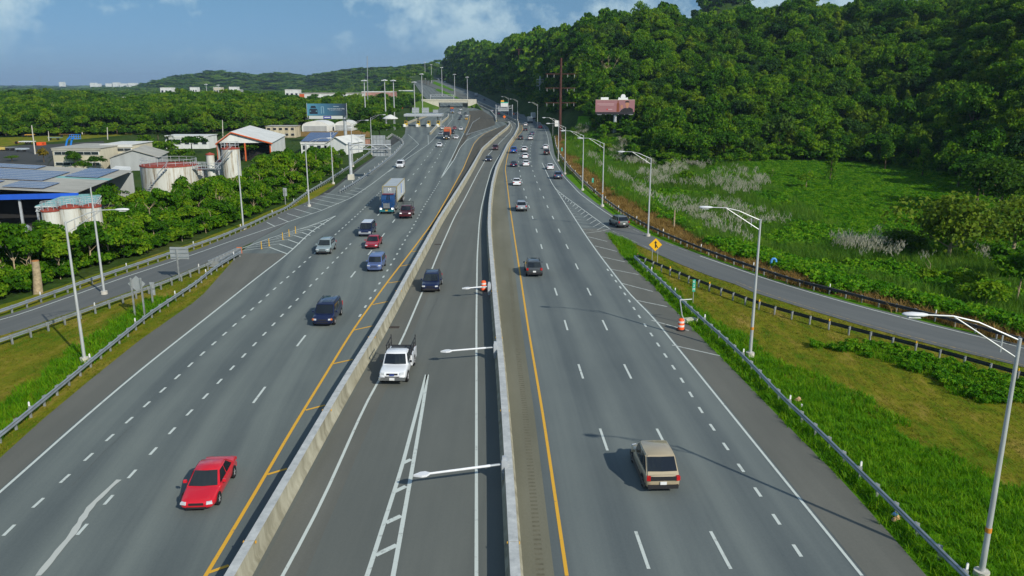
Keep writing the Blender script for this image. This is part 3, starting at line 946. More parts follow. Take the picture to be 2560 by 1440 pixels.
XLG = rail_px([(-330, 872), (0, 775), (50, 757), (150, 722), (250, 687), (350, 655), (467, 616), (550, 589), (640, 551), (670, 536), (715, 518), (772, 476), (810, 454), (872, 415), (927, 377), (950, 360)])
guardrail(XLG, 1, 'long steel guardrail along the foot of the green shrubs left of the exit ramp', delin=DELIN_W, every=7)
SG = rail_px([(852, 474), (885, 456), (940, 419), (985, 384), (1010, 357), (1003, 346), (980, 334), (966, 344)])
guardrail(SG, 1, 'steel guardrail curving round the dark old pavement below the toll plaza', far=False, delin=DELIN_W, every=4)
g1 = rail_px([(1166, 336), (1185, 330), (1208, 323), (1228, 317)]); 
guardrail(g1, 1, 'short steel guardrail on the lower side of the triangular gore', far=True)
g2 = rail_px([(1166, 336), (1175, 320), (1182, 305), (1200, 294)]);
guardrail(g2, 1, 'short steel guardrail on the upper side of the triangular gore', far=True)

# crash cushion at the gore
cc_a, cc_b = G(600, 634), G(520, 676)
e = empty('crash_cushion', tuple(cc_a))
dv = (cc_b - cc_a); L_ = 7.5; dv.normalize(); nx = Vector((-dv.y, dv.x, 0))
for k in range(9):
    t = k / 8; c = dv * (0.3 + t * L_)
    mb = MB(); w = 0.30 + 0.30 * t
    ang = math.atan2(dv.y, dv.x)
    mb.box((c.x, c.y, 0.42), (0.07, 2 * w, 0.74), ang)
    mb.build('diaphragm', GALV_POST, e)
for sd in (-1, 1):
    for k in range(8):
        a_ = dv * (0.3 + k / 8 * L_) + nx * sd * (0.32 + 0.30 * k / 8); b_ = dv * (0.3 + (k + 1) / 8 * L_ + .05) + nx * sd * (0.33 + 0.30 * (k + 1) / 8)
        mb = MB()
        for zc in (0.38, 0.56, 0.74):
            m_ = (a_ + b_) / 2
            mb.box((m_.x, m_.y, zc), ((b_ - a_).length, 0.06, 0.11), math.atan2(b_.y - a_.y, b_.x - a_.x))
        mb.build('fender_panel', GALV, e)
mb = MB(); mb.box((0.1 * dv.x, 0.1 * dv.y, 0.45), (0.18, 0.62, 0.80), math.atan2(dv.y, dv.x)); mb.build('nose_panel', mat('orange_sheeting', (0.65, 0.16, 0.03), 0.5, 0.4), e)
tag(e, 'steel crash cushion with an orange nose at the exit gore', 'crash cushion')

# sealed cracks and paving joints
SEAL = mat('crack_sealant', (0.085, 0.092, 0.092), .7, .2, noise=.3, scale=3)
rdc = random.Random(31)
for road_, pts_ in [(road_c, [(1095, 745), (1080, 775), (1068, 800)]), (road_l, [(180, 1215), (250, 1140), (330, 1065)])]:
    q = resample(gl(pts_), .8); q[:, 0] += [rdc.uniform(-.02, .02) for _ in q]
    painted_line('sealed_crack', q, .025, .0235 if road_ is road_r else (.0165 if road_ is road_c else .0125), SEAL, road_)

# ================================================================= vegetation
F_HILL = leafmat('leaves_hill_forest', (0.017, 0.067, 0.0046), (0.060, 0.179, 0.0055), (0.170, 0.299, 0.0083), 0.40)
F_HILL_Y = leafmat('leaves_vine_covered', (0.045, 0.105, 0.005), (0.110, 0.215, 0.008), (0.220, 0.310, 0.012), 0.40)
F_HILL_D = leafmat('leaves_dark_canopy', (0.012, 0.045, 0.008), (0.034, 0.100, 0.014), (0.085, 0.160, 0.018), 0.34)
F_LEFT = leafmat('leaves_lowland_wood', (0.021, 0.072, 0.0060), (0.067, 0.180, 0.0080), (0.172, 0.276, 0.0100), 0.40)
F_SHRUB = leafmat('leaves_roadside_shrub', (0.030, 0.104, 0.0040), (0.083, 0.226, 0.0060), (0.201, 0.323, 0.0120), 0.44)
F_WEED = leafmat('leaves_low_weeds', (0.037, 0.152, 0.0040), (0.085, 0.264, 0.0050), (0.181, 0.350, 0.0100), 0.44)
F_GRASS = leafmat('blades_green_grass', (0.047, 0.174, 0.0030), (0.103, 0.288, 0.0040), (0.202, 0.366, 0.0080), 0.44)
F_MOWN = leafmat('blades_mown_grass', (0.070, 0.110, 0.006), (0.165, 0.170, 0.012), (0.290, 0.225, 0.045), 0.38)
F_DRY = leafmat('blades_dry_grass', (0.130, 0.085, 0.018), (0.300, 0.190, 0.050), (0.460, 0.320, 0.110), 0.40)
F_CANE = leafmat('blades_cane_grass', (0.040, 0.126, 0.0096), (0.088, 0.222, 0.0144), (0.165, 0.276, 0.0224), 0.42)
F_PLUME = leafmat('plumes_cane_grass', (0.300, 0.300, 0.210), (0.430, 0.420, 0.310), (0.560, 0.540, 0.430), 0.40)
F_PALM = leafmat('leaves_palm', (0.020, 0.050, 0.008), (0.055, 0.100, 0.015), (0.120, 0.150, 0.025), 0.30)
F_GOLD = leafmat('leaves_golden_shrub', (0.110, 0.095, 0.008), (0.210, 0.160, 0.012), (0.330, 0.240, 0.020), 0.35)
BARK = mat('bark_grey_brown', (0.11, 0.085, 0.055), 0.9, 0.1, noise=0.35, scale=4)
BARK_L = mat('bark_pale', (0.34, 0.27, 0.17), 0.9, 0.1, noise=0.3, scale=4)


def quads_mesh(name, C, N_, size, tint, material, aspect=1.0, up=None):
    """leaf faces: centres C, normals N_, per-leaf size and tint"""
    n = len(C)
    N_ = N_ / np.maximum(np.linalg.norm(N_, axis=1, keepdims=True), 1e-6)
    ref = np.tile(np.array([[0.0, 0.0, 1.0]]), (n, 1)) if up is None else up
    rnd = RNG.normal(size=(n, 3)) * (0.9 if up is None else 0.15)
    T = np.cross(N_, ref + rnd); T /= np.maximum(np.linalg.norm(T, axis=1, keepdims=True), 1e-6)
    B = np.cross(N_, T)
    s = size[:, None]
    bend = N_ * s * 0.22
    V = np.stack([C - T * s * 0.5 * aspect, C - B * s * 0.55 - bend, C + T * s * 0.5 * aspect, C + B * s * 0.55 - bend], 1).reshape(-1, 3)
    me = bpy.data.meshes.new(name)
    me.vertices.add(4 * n); me.vertices.foreach_set('co', V.ravel())
    me.loops.add(4 * n); me.loops.foreach_set('vertex_index', np.arange(4 * n))
    me.polygons.add(n); me.polygons.foreach_set('loop_start', np.arange(0, 4 * n, 4))
    a = me.attributes.new('tint', 'FLOAT', 'FACE'); a.data.foreach_set('value', np.clip(tint, 0, 1))
    me.materials.append(material)
    me.update(calc_edges=True); me.validate()
    return me


def crown(name, seed, rx, rz, zc, nb, nl, leaf, material, flat=0.0, drape=0.0, lop=0.25):
    """crown of leaf clumps: nb clumps through an uneven ellipsoid, nl leaves each"""
    global RNG
    RNG = np.random.default_rng(seed)
    d = RNG.normal(size=(nb, 3)); d /= np.linalg.norm(d, axis=1, keepdims=True)
    d[:, 2] = np.abs(d[:, 2]) * (1 - flat) - 0.25 * RNG.random(nb)
    rr = RNG.random(nb) ** 0.45
    lump = 1 + lop * np.sin(np.arctan2(d[:, 1], d[:, 0]) * RNG.integers(2, 5) + RNG.random() * 6)
    bc = d * rr[:, None] * np.stack([rx * 0.78 * lump, rx * 0.78 * lump, np.full(nb, rz * 0.85)], 1)
    bc[:, 2] += zc
    br = rx * (0.20 + 0.22 * RNG.random(nb))
    bt = 0.25 + 0.5 * RNG.random(nb)
    C = []; N_ = []; T = []; Sz = []
    for k in range(nb):
        e = RNG.normal(size=(nl, 3)); e /= np.linalg.norm(e, axis=1, keepdims=True)
        e[:, 2] = np.where(e[:, 2] < -0.35, -e[:, 2], e[:, 2])
        rad = br[k] * (0.72 + 0.36 * RNG.random(nl))
        p = bc[k] + e * rad[:, None] * np.array([1, 1, 0.75])
        if drape > 0:
            p[:, 2] -= drape * RNG.random(nl) ** 2 * (RNG.random(nl) < 0.35) * rz
        C.append(p); N_.append(e + 0.75 * RNG.normal(size=(nl, 3)) + np.array([0, 0, 0.35]))
        T.append(bt[k] + 0.18 * RNG.normal(size=nl)); Sz.append(leaf * (0.55 + 0.9 * RNG.random(nl)))
    return quads_mesh(name, np.concatenate(C), np.concatenate(N_), np.concatenate(Sz), np.concatenate(T), material)


def trunk_mesh(name, h, r, seed, material, branches=4, spread=1.4):
    rd = random.Random(seed)
    mb = MB(); p = Vector((0, 0, -0.4)); k = 4
    pts = [p]
    for i in range(k):
        p = p + Vector((rd.uniform(-.12, .12) * h / 4, rd.uniform(-.12, .12) * h / 4, (h + 0.4) / k)); pts.append(p)
    for i in range(k): mb.tube(pts[i], pts[i + 1], r * (1 - i / k * 0.6), r * (1 - (i + 1) / k * 0.6), n=6, caps=False)
    for b in range(branches):
        a = rd.uniform(0, 6.28); s = pts[rd.randint(2, k)]
        q = s + Vector((math.cos(a) * spread, math.sin(a) * spread, rd.uniform(0.25, 0.5) * h)) * rd.uniform(.6, 1)
        mb.tube(s, q, r * 0.4, r * 0.12, n=5, caps=False)
    return mb.mesh(name, material, smooth=60)


HILL_CROWNS = [crown('crown', 100 + k, *a) for k, a in enumerate([
    (3.9, 3.4, 5.6, 30, 88, 0.43, F_HILL), (4.6, 2.6, 5.8, 38, 80, 0.43, F_HILL, 0.2, 0.0, 0.4), (3.0, 4.6, 5.8, 26, 92, 0.40, F_HILL, 0.0, 0.7, 0.3),
    (1.9, 5.8, 5.0, 22, 92, 0.38, F_HILL, 0.0, 1.0, 0.3), (5.2, 3.0, 5.2, 40, 76, 0.45, F_HILL, 0.1, 0.3, 0.5), (3.2, 2.4, 4.0, 24, 84, 0.40, F_HILL, 0.0, 0.0, 0.45),
    (4.4, 3.8, 6.4, 20, 84, 0.42, F_HILL, 0.0, 0.2, 0.6), (2.4, 3.4, 4.4, 20, 88, 0.38, F_HILL, 0.0, 0.8, 0.5),
    (3.6, 3.6, 5.2, 26, 84, 0.42, F_HILL_Y, 0.0, 0.6, 0.5), (2.2, 5.0, 4.8, 22, 88, 0.38, F_HILL_Y, 0.0, 1.0, 0.4), (4.2, 3.4, 5.4, 28, 84, 0.42, F_HILL_D, 0.1, 0.2, 0.5)])]
HILL_TRUNKS = [trunk_mesh('trunk', 5.5, 0.22, 10 + k, BARK) for k in range(3)]
LEFT_CROWNS = [crown('crown', 200 + k, *a) for k, a in enumerate([
    (4.2, 3.0, 5.2, 30, 76, 0.48, F_LEFT, 0.0, 0.3, 0.4), (4.8, 2.8, 5.4, 34, 72, 0.50, F_LEFT, 0.2, 0.0, 0.5), (3.2, 3.8, 5.4, 24, 80, 0.46, F_LEFT, 0.0, 0.5, 0.4), (4.6, 3.4, 4.8, 32, 72, 0.50, F_LEFT, 0.1, 0.2, 0.55)])]
FAR_CROWNS = [crown('far_crown', 300 + k, rx, rz, zc, 16, 26, lf, m_) for k, (rx, rz, zc, lf, m_) in enumerate([(4.6, 3.4, 4.2, 1.25, F_HILL), (5.2, 3.0, 4.0, 1.3, F_HILL), (4.0, 4.2, 4.6, 1.2, F_HILL), (4.8, 3.2, 4.0, 1.3, F_LEFT), (5.4, 2.8, 3.8, 1.35, F_LEFT), (4.2, 3.6, 4.4, 1.2, F_LEFT)])]


def shrub_crown(seed, rx, rz, zc, nb=34, nl=64, leaf=0.30, m_=None): return crown('crown', seed, rx, rz, zc, nb, nl, leaf, m_ or F_SHRUB, 0.1, 0.0, 0.35)


SHRUBS = [shrub_crown(400, 2.2, 1.7, 2.4), shrub_crown(401, 1.8, 2.0, 2.6), shrub_crown(402, 2.6, 1.5, 2.2, 40), shrub_crown(403, 1.5, 1.4, 1.6, 26), shrub_crown(404, 2.0, 2.4, 3.2, 36)]
SHRUB_TR = [trunk_mesh('trunk', 3.2, 0.10, 40 + k, BARK_L, 6, 1.0) for k in range(3)]


def blades(name, seed, n, h, spread, width, material, lean=0.5, tops=0, plume=None, segs=2):
    """tuft of bent blades; optional feathery plumes on tall stalks (second mesh)"""
    r = np.random.default_rng(seed)
    vs = []; fs = []; ti = []; mi = []
    for k in range(n):
        a = r.random() * 6.283; b = r.random() * 6.283; d = spread * math.sqrt(r.random())
        x0, y0 = d * math.cos(b), d * math.sin(b)
        hh = h * (0.55 + 0.6 * r.random()); ln = lean * hh * (0.3 + r.random())
        dx, dy = math.cos(a), math.sin(a); wx, wy = -dy * width, dx * width
        t = 0.25 + 0.5 * r.random(); i0 = len(vs)
        for s in range(segs + 1):
            u = s / segs; w = (1 - 0.85 * u)
            cx, cy, cz = x0 + dx * ln * u * u, y0 + dy * ln * u * u, hh * (u - 0.18 * lean * u * u)
            vs += [(cx - wx * w, cy - wy * w, cz - 0.03), (cx + wx * w, cy + wy * w, cz - 0.03)]
        for s in range(segs):
            fs.append((i0 + 2 * s, i0 + 2 * s + 1, i0 + 2 * s + 3, i0 + 2 * s + 2)); ti.append(t); mi.append(0)
    for k in range(tops):
        a = r.random() * 6.283; d = spread * 0.9 * math.sqrt(r.random()); x0, y0 = d * math.cos(a), d * math.sin(a)
        hh = h * (0.95 + 0.4 * r.random()); a = r.random() * 6.283
        for q in range(5):
            i0 = len(vs); z0 = hh + q * 0.12; w = 0.05 * (1 - q / 7); an = a + q * 1.1
            ox, oy = math.cos(an) * w, math.sin(an) * w; bx = math.cos(a) * 0.05 * q * q * 0.4; by = math.sin(a) * 0.05 * q * q * 0.4
            vs += [(x0 + bx - ox, y0 + by - oy, z0), (x0 + bx + ox, y0 + by + oy, z0), (x0 + bx + ox * .6, y0 + by + oy * .6, z0 + 0.2), (x0 + bx - ox * .6, y0 + by - oy * .6, z0 + 0.2)]
            fs.append((i0, i0 + 1, i0 + 2, i0 + 3)); ti.append(0.3 + 0.5 * r.random()); mi.append(1)
    me = bpy.data.meshes.new(name); me.from_pydata(vs, [], fs)
    a_ = me.attributes.new('tint', 'FLOAT', 'FACE'); a_.data.foreach_set('value', ti)
    me.materials.append(material)
    if plume: me.materials.append(plume)
    me.polygons.foreach_set('material_index', mi)
    me.update()
    return me


# --- instancing of what nobody could count
_ng = {}


def scatter(name, pts, scale, meshes, idx=None, label=None, cat=None, tilt=0.08):
    """one object of kind stuff whose points carry copies of the plant meshes"""
    pts = np.asarray(pts, float); n = len(pts)
    if n == 0: return None
    r = np.random.default_rng(len(name) + n)
    c = bpy.data.collections.new('plants_' + name)
    for k, me in enumerate(meshes):
        c.objects.link(bpy.data.objects.new('%s_plant_%02d' % (name, k), me))
    me = bpy.data.meshes.new(name)
    me.vertices.add(n); me.vertices.foreach_set('co', pts.ravel())
    scale = np.asarray(scale, float)
    if scale.ndim == 1: scale = np.stack([scale] * 3, 1)
    a = me.attributes.new('scl', 'FLOAT_VECTOR', 'POINT'); a.data.foreach_set('vector', scale.ravel())
    rot = np.stack([tilt * r.normal(size=n), tilt * r.normal(size=n), r.random(n) * 6.283], 1)
    a = me.attributes.new('rot', 'FLOAT_VECTOR', 'POINT'); a.data.foreach_set('vector', rot.ravel())
    a = me.attributes.new('idx', 'INT', 'POINT'); a.data.foreach_set('value', (r.integers(0, len(meshes), n) if idx is None else np.asarray(idx)).astype(np.int32))
    o = link(name, me)
    ng = bpy.data.node_groups.new('scatter_' + name, 'GeometryNodeTree')
    ng.interface.new_socket('Geometry', in_out='INPUT', socket_type='NodeSocketGeometry')
    ng.interface.new_socket('Geometry', in_out='OUTPUT', socket_type='NodeSocketGeometry')
    N = ng.nodes; L = ng.links
    gi = N.new('NodeGroupInput'); go = N.new('NodeGroupOutput')
    ci = N.new('GeometryNodeCollectionInfo'); ci.inputs['Collection'].default_value = c
    ci.inputs['Separate Children'].default_value = True; ci.inputs['Reset Children'].default_value = True
    ip = N.new('GeometryNodeInstanceOnPoints'); ip.inputs['Pick Instance'].default_value = True

    def na(nm, ty):
        q = N.new('GeometryNodeInputNamedAttribute'); q.data_type = ty; q.inputs['Name'].default_value = nm
        return q.outputs['Attribute']
    L.new(gi.outputs[0], ip.inputs['Points']); L.new(ci.outputs[0], ip.inputs['Instance'])
    L.new(na('idx', 'INT'), ip.inputs['Instance Index'])
    er = N.new('FunctionNodeEulerToRotation'); L.new(na('rot', 'FLOAT_VECTOR'), er.inputs[0]); L.new(er.outputs[0], ip.inputs['Rotation'])
    L.new(na('scl', 'FLOAT_VECTOR'), ip.inputs['Scale'])
    L.new(ip.outputs[0], go.inputs[0])
    md = o.modifiers.new('scatter', 'NODES'); md.node_group = ng
    tag(o, label, cat, None, 'stuff')
    return o


def place_tree(name, p, s, rz, crown_me, trunk_me, label, cat, group, sz=None):
    e = empty(name, p, rz); e.scale = (s, s, sz or s)
    link('trunk', trunk_me, e); link('crown', crown_me, e)
    tag(e, label, cat, group)
    return e


def bands(r0, r1, a0, a1, spacing):
    """jittered points in distance bands in front of the camera"""
    rg = np.random.default_rng(int(r0 * 7 + r1)); out = []
    r = r0
    while r < r1:
        s = spacing(r)
        n = max(1, int((a1 - a0) * r / s))
        a = a0 + (np.arange(n) + rg.random(n)) * (a1 - a0) / n
        Y = r + (rg.random(n) - 0.5) * s * 1.3
        out.append(np.stack([a * Y, Y, np.full(n, s)], 1))
        r += s * 0.9
    return np.concatenate(out)


def in_poly(x, y, poly):
    x = np.asarray(x); y = np.asarray(y); c = np.zeros(x.shape, bool); n = len(poly); j = n - 1
    for i in range(n):
        xi, yi = poly[i]; xj, yj = poly[j]
        c ^= ((yi > y) != (yj > y)) & (x < (xj - xi) * (y - yi) / (yj - yi + 1e-12) + xi)
        j = i
    return c


EXCL = []       # ground polygons kept clear of trees (buildings, yards, roads)


def keep_clear(px_pts): EXCL.append([tuple(GH(x, y).xy) for x, y in px_pts])


# road corridor (all pavements, with a verge)
_er = glh(EDGE_R); _el = glh(EDGE_L)
_ry = np.array(sorted(p.y for p in _er)); 
def road_right_x(Y): return edge_at(_er, Y)
def road_left_x(Y): return edge_at(_el, Y)


# ---- hill forest on the right
az_, cs_, ft_, cd_ = HILL_R
pts = bands(170, 1500, -0.16, 0.72, lambda r: min(max(r / 76.0, 4.6), 7.6))
X, Y, Sp = pts.T
a = X / Y
foot = np.interp(a, az_, ft_); cdist = np.interp(a, az_, cd_)
ragged = (fbm(X / 18.0, Y / 18.0, 2) - 0.37) * 30
ok = (Y > foot - 8 + ragged) & (Y < cdist + 70) & (X > road_right_x(Y) + np.where(Y > 450, 4, 14) + Sp * 0.3)
dome_pts = ((X - 208) ** 2 / 70 ** 2 + (Y - 830) ** 2 / 100 ** 2 < 1.6)
ok |= dome_pts
roadside = (X > road_right_x(Y) + 5 + Sp * 0.3) & (Y > 300) & (Y < foot) & (a < 0.11)
roadside &= (X - road_right_x(Y) > 24 - (Y - 300) * 0.10)
ok |= roadside
ok &= ~((np.abs(X - 0.1285 * Y) < 11.5) & (Y > 205) & (Y < 304))      # cleared in front of the billboard
hp = pts[ok]
hp = hp[np.argsort(hp[:, 1] + 2000.0 * (np.abs(hp[:, 0] / hp[:, 1]) > 0.645))]
hz = Hraw(hp[:, 0], hp[:, 1])
rg = np.random.default_rng(5)
hs = hp[:, 2] / 5.2 * (0.62 + 0.75 * rg.random(len(hp)) ** 1.3)
near = []
NEAR_HILL = 300
for k in range(min(NEAR_HILL, len(hp))):
    s = hs[k] * 1.08
    place_tree('forest_tree', (hp[k, 0], hp[k, 1], hz[k] - 0.3), s, rg.random() * 6.28, HILL_CROWNS[rg.integers(0, len(HILL_CROWNS))], HILL_TRUNKS[k % 3],
               ['broadleaf tree at the forest foot left of the pink billboard', 'broadleaf tree at the forest foot behind the plumed grass', 'broadleaf tree at the forest foot behind the open meadow', 'broadleaf tree in the forest at the right picture edge'][int(np.searchsorted([0.125, 0.28, 0.50], hp[k, 0] / hp[k, 1]))], 'tree', 'forest trees on the right-hand hill', sz=s * (0.7 + 0.75 * rg.random()))
rest = np.arange(NEAR_HILL, len(hp))
mid_ = rest[hp[rest, 1] < 520]; far_ = rest[hp[rest, 1] >= 520]
sc3 = lambda ix: np.stack([hs[ix], hs[ix], np.minimum(hs[ix], 1.5) * (0.7 + 0.7 * rg.random(len(ix)))], 1)
scatter('hillside_forest', np.stack([hp[mid_, 0], hp[mid_, 1], hz[mid_] - 0.3], 1), sc3(mid_), HILL_CROWNS, label='dense tropical forest covering the right-hand hill', cat='forest')
scatter('far_hill_forest', np.stack([hp[far_, 0], hp[far_, 1], hz[far_] - 0.3], 1), sc3(far_), FAR_CROWNS[:3], label='forest on the far part of the right-hand hill', cat='forest')
print('HILL', len(hp), len(mid_), len(far_))

# understory so the ground between crowns reads as leaves
u = bands(200, 520, -0.05, 0.72, lambda r: max(r / 75.0, 3.6))
X, Y, Sp = u.T; foot = np.interp(X / Y, az_, ft_); cdist = np.interp(X / Y, az_, cd_)
ok = (Y > foot - 12 + (fbm(X / 18.0, Y / 18.0, 2) - 0.37) * 30) & (Y < cdist - 20) & (X > road_right_x(Y) + 18) & ~((np.abs(X - 0.1285 * Y) < 4.0) & (Y < 303))
u = u[ok]
scatter('forest_understory', np.stack([u[:, 0], u[:, 1], Hraw(u[:, 0], u[:, 1]) - 0.4], 1), 0.8 + 0.6 * rg.random(len(u)), [shrub_crown(420, 2.3, 1.9, 1.6, 26, 40, 0.5, F_HILL), shrub_crown(421, 2.0, 2.6, 2.2, 26, 40, 0.5, F_HILL)], label='undergrowth filling the gaps between the hill trees', cat='undergrowth')

ub = bands(300, 1050, -0.12, 0.14, lambda r: max(r / 120.0, 4.0))
X, Y, Sp = ub.T; dxr = X - road_right_x(Y)
ub = ub[(dxr > 3.5 + Sp * .3 + np.clip((420 - Y) * .12, 0, 14)) & (dxr < 75)]
scatter('roadside_understory', np.stack([ub[:, 0], ub[:, 1], Hraw(ub[:, 0], ub[:, 1]) - 0.4], 1), 0.9 + 0.9 * rg.random(len(ub)), [shrub_crown(422, 2.4, 2.2, 1.8, 24, 34, 0.7, F_HILL), shrub_crown(423, 2.2, 3.0, 2.6, 24, 34, 0.7, F_HILL)], label='leafy undergrowth between the far road and the hill trees', cat='undergrowth')

# ---- verges and meadow (ground sheets)
def turf(name, c1, c2, c3, scale=0.5, stretch=(1, 1, 1)):
    m, nt, b = nodes_of(name)
    N, L = nt.nodes, nt.links
    g = N.new('ShaderNodeNewGeometry')
    mpn = N.new('ShaderNodeMapping'); mpn.inputs['Scale'].default_value = stretch; L.new(g.outputs['Position'], mpn.inputs[0])
    t1 = N.new('ShaderNodeTexNoise'); t1.inputs['Scale'].default_value = scale; t1.inputs['Detail'].default_value = 9; t1.inputs['Roughness'].default_value = 0.7
    L.new(mpn.outputs[0], t1.inputs['Vector'])
    r = N.new('ShaderNodeValToRGB'); e = r.color_ramp.elements
    e[0].position = 0.36; e[0].color = (*c1, 1); e[1].position = 0.72; e[1].color = (*c3, 1); k = e.new(0.54); k.color = (*c2, 1)
    L.new(t1.outputs[0], r.inputs[0]); L.new(r.outputs[0], b.inputs['Base Color'])
    b.inputs['Roughness'].default_value = 0.95; b.inputs['Specular IOR Level'].default_value = 0.05
    t2 = N.new('ShaderNodeTexNoise'); t2.inputs['Scale'].default_value = 6; t2.inputs['Detail'].default_value = 4; L.new(mpn.outputs[0], t2.inputs['Vector'])
    bn = N.new('ShaderNodeBump'); bn.inputs['Strength'].default_value = 0.8; bn.inputs['Distance'].default_value = 0.12
    L.new(t2.outputs[0], bn.inputs['Height']); L.new(bn.outputs[0], b.inputs['Normal'])
    return m


T_MOWN = turf('turf_mown_verge', (0.065, 0.130, 0.004), (0.165, 0.165, 0.012), (0.310, 0.210, 0.060), 0.42, (1.3, 0.35, 1))
T_GREEN = turf('turf_green_verge', (0.042, 0.135, 0.003), (0.080, 0.205, 0.004), (0.140, 0.225, 0.008), 0.5)
T_MEADOW = turf('turf_meadow', (0.055, 0.175, 0.003), (0.092, 0.250, 0.004), (0.145, 0.290, 0.006), 0.25)


def ground_patch(name, A, B, m_, z, cols=6, n=80):
    """turf strip between two ground polylines, following the terrain"""
    ra = resample(A, 0.25); rb = resample(B, 0.25)
    f = lambda r: np.stack([np.interp(np.linspace(0, 1, n), np.linspace(0, 1, len(r)), r[:, k]) for k in range(3)], 1)
    a, b = f(ra), f(rb); vs = []; fs = []
    for i in range(n):
        for c in range(cols + 1):
            p = a[i] + (b[i] - a[i]) * c / cols
            vs.append((p[0], p[1], H(p[0], p[1]) + z))
    for i in range(n - 1):
        for c in range(cols):
            k = i * (cols + 1) + c; fs.append((k, k + 1, k + cols + 2, k + cols + 1))
    mb = MB(); mb.add(vs, fs)
    o = mb.build(name, m_); o['kind'] = 'structure'
    return o


edgeR = [p for p in glh(EDGE_R) if p.y < 116]
edgeR = [edgeR[0] + (edgeR[0] - edgeR[1]).normalized() * 40] + edgeR
rampL = [p for p in glh(RR_L) if p.y < 116][::1]
ground_patch('verge_between_highway_and_ramp', edgeR, rampL, T_MOWN, -0.045, cols=10, n=120)
wgr = lambda y: float(np.interp(y, [20, 31, 42, 51, 60, 75, 110], [10.0, 8.8, 6.6, 4.6, 2.3, 0.9, 0.3]))
gA = resample([v for v in edgeR if v.y < 105], 1.5)
gB = [Vector((max(float(edge_at(GRN, np.array([y]))[0]) + wgr(y) * (0.6 + 0.9 * float(fbm(y / 4.0, 2.0, 2))), x + .4), y, 0)) for x, y in gA[:, :2]]
ground_patch('green_verge_strip', [Vector(tuple(v)) for v in gA], gB, T_GREEN, -0.030, cols=6, n=120)
rampR = glh(RR_R); outer = [p + Vector((2.0, 2.6, 0)) for p in rampR]
ground_patch('verge_outside_entrance_ramp', rampR, outer, T_GREEN, -0.045, cols=2, n=120)
RGn = [v for v in sorted(RG, key=lambda v: v.y) if v.y < 330]
ground_patch('dry_grass_bank', [v + Vector((.3, .2, 0)) for v in RGn], [v + Vector((3.6 if v.y < 105 else 6.0, 2.2, 0)) for v in RGn], turf('turf_dry_slope_grass', (0.12, 0.10, 0.02), (0.22, 0.14, 0.04), (0.30, 0.19, 0.07), 0.4), -0.02, cols=4, n=140)
edgeLn = [p for p in glh(EDGE_L) if p.y < 102]; edgeLn = [edgeLn[0] + (edgeLn[0] - edgeLn[1]).normalized() * 30] + edgeLn
xr = [p for p in glh(RL_R) if p.y < 103]
ground_patch('verge_between_highway_and_exit', edgeLn, xr, T_MOWN, -0.05, cols=10, n=100)
xl = glh(RL_L); ground_patch('verge_outside_exit_ramp', [p + Vector((-2.6, 4.4, 0)) for p in xl], xl, T_MOWN, -0.05, cols=3, n=100)
T_DRYV = turf('turf_dry_slope', (0.16, 0.10, 0.03), (0.24, 0.15, 0.05), (0.20, 0.17, 0.05), 0.3)


def pts_in(px_poly, spacing, z=-2.6, seed=1, world=None):
    poly = world or [tuple(G(x, y, z).xy) for x, y in px_poly]
    xs = [p[0] for p in poly]; ys = [p[1] for p in poly]
    rg_ = np.random.default_rng(seed)
    nx_ = int((max(xs) - min(xs)) / spacing) + 1; ny_ = int((max(ys) - min(ys)) / spacing) + 1
    gx, gy = np.meshgrid(np.arange(nx_), np.arange(ny_))
    x = min(xs) + (gx.ravel() + rg_.random(gx.size)) * spacing; y = min(ys) + (gy.ravel() + rg_.random(gx.size)) * spacing
    k = in_poly(x, y, poly)
    return np.stack([x[k], y[k]], 1)


def on_ground(p, off=0.0): return np.stack([p[:, 0], p[:, 1], Hraw(p[:, 0], p[:, 1]) + off], 1)


def side_of(p, poly):
    """distance to the right (+X) of a ground polyline at the same Y"""
    return p[:, 0] - edge_at(poly, p[:, 1])


TUFT_G = [blades('tuft', 500 + k, 26, 0.42, 0.30, 0.026, F_GRASS, 0.7) for k in range(3)]
TUFT_M = [blades('tuft', 510 + k, 20, 0.14, 0.30, 0.020, F_MOWN, 0.9) for k in range(3)]
TUFT_D = [blades('tuft', 520 + k, 34, 0.75, 0.50, 0.030, F_DRY, 0.8) for k in range(3)]
CANE = [blades('cane', 530 + k, 46, 1.9, 0.75, 0.035, F_CANE, 0.55, segs=3) for k in range(3)]
CANE_P = [blades('cane', 540 + k, 36, 1.8, 0.8, 0.033, F_CANE, 0.55, 9, F_PLUME, 3) for k in range(3)]
WEEDS = [crown('weed', 550 + k, 0.75, 0.55, 0.35, 14, 34, 0.17, F_WEED, 0.1, 0, 0.4) for k in range(3)]

# verge between highway and entrance ramp
vp = [tuple(p.xy) for p in edgeR] + [tuple(p.xy) for p in rampL[::-1]]
p = pts_in(None, 0.42, seed=11, world=vp); p = p[(p[:, 1] > 26) & (p[:, 0] < 46)]
d = side_of(p, edgeR); dg = side_of(p, GRN)
lush = (dg < np.interp(p[:, 1], [28, 31, 42, 51, 60, 75], [11.5, 10.0, 7.6, 5.6, 3.0, 1.3]) * (0.55 + 1.1 * fbm(p[:, 0] / 3, p[:, 1] / 5, 2))) & (d > 0.1)
dl = edge_at(sorted(GRL, key=lambda v: v.y), p[:, 1]) - p[:, 0]
patch2 = (dl > 0.8) & (dl < 7.5 * (0.4 + 1.3 * fbm(p[:, 0] / 4 + 9, p[:, 1] / 4, 2))) & (p[:, 1] < 63) & (p[:, 0] > 24)
tall = lush | patch2
rgl = np.random.default_rng(12)
q = p[tall]; scatter('roadside_tall_grass', on_ground(q, -0.06), (0.7 + 0.7 * rgl.random(len(q))), TUFT_G, label='bright green uncut grass along the right guardrail', cat='grass')
q = p[~tall & (d > 0.15)]; q = q[rgl.random(len(q)) < 0.8]
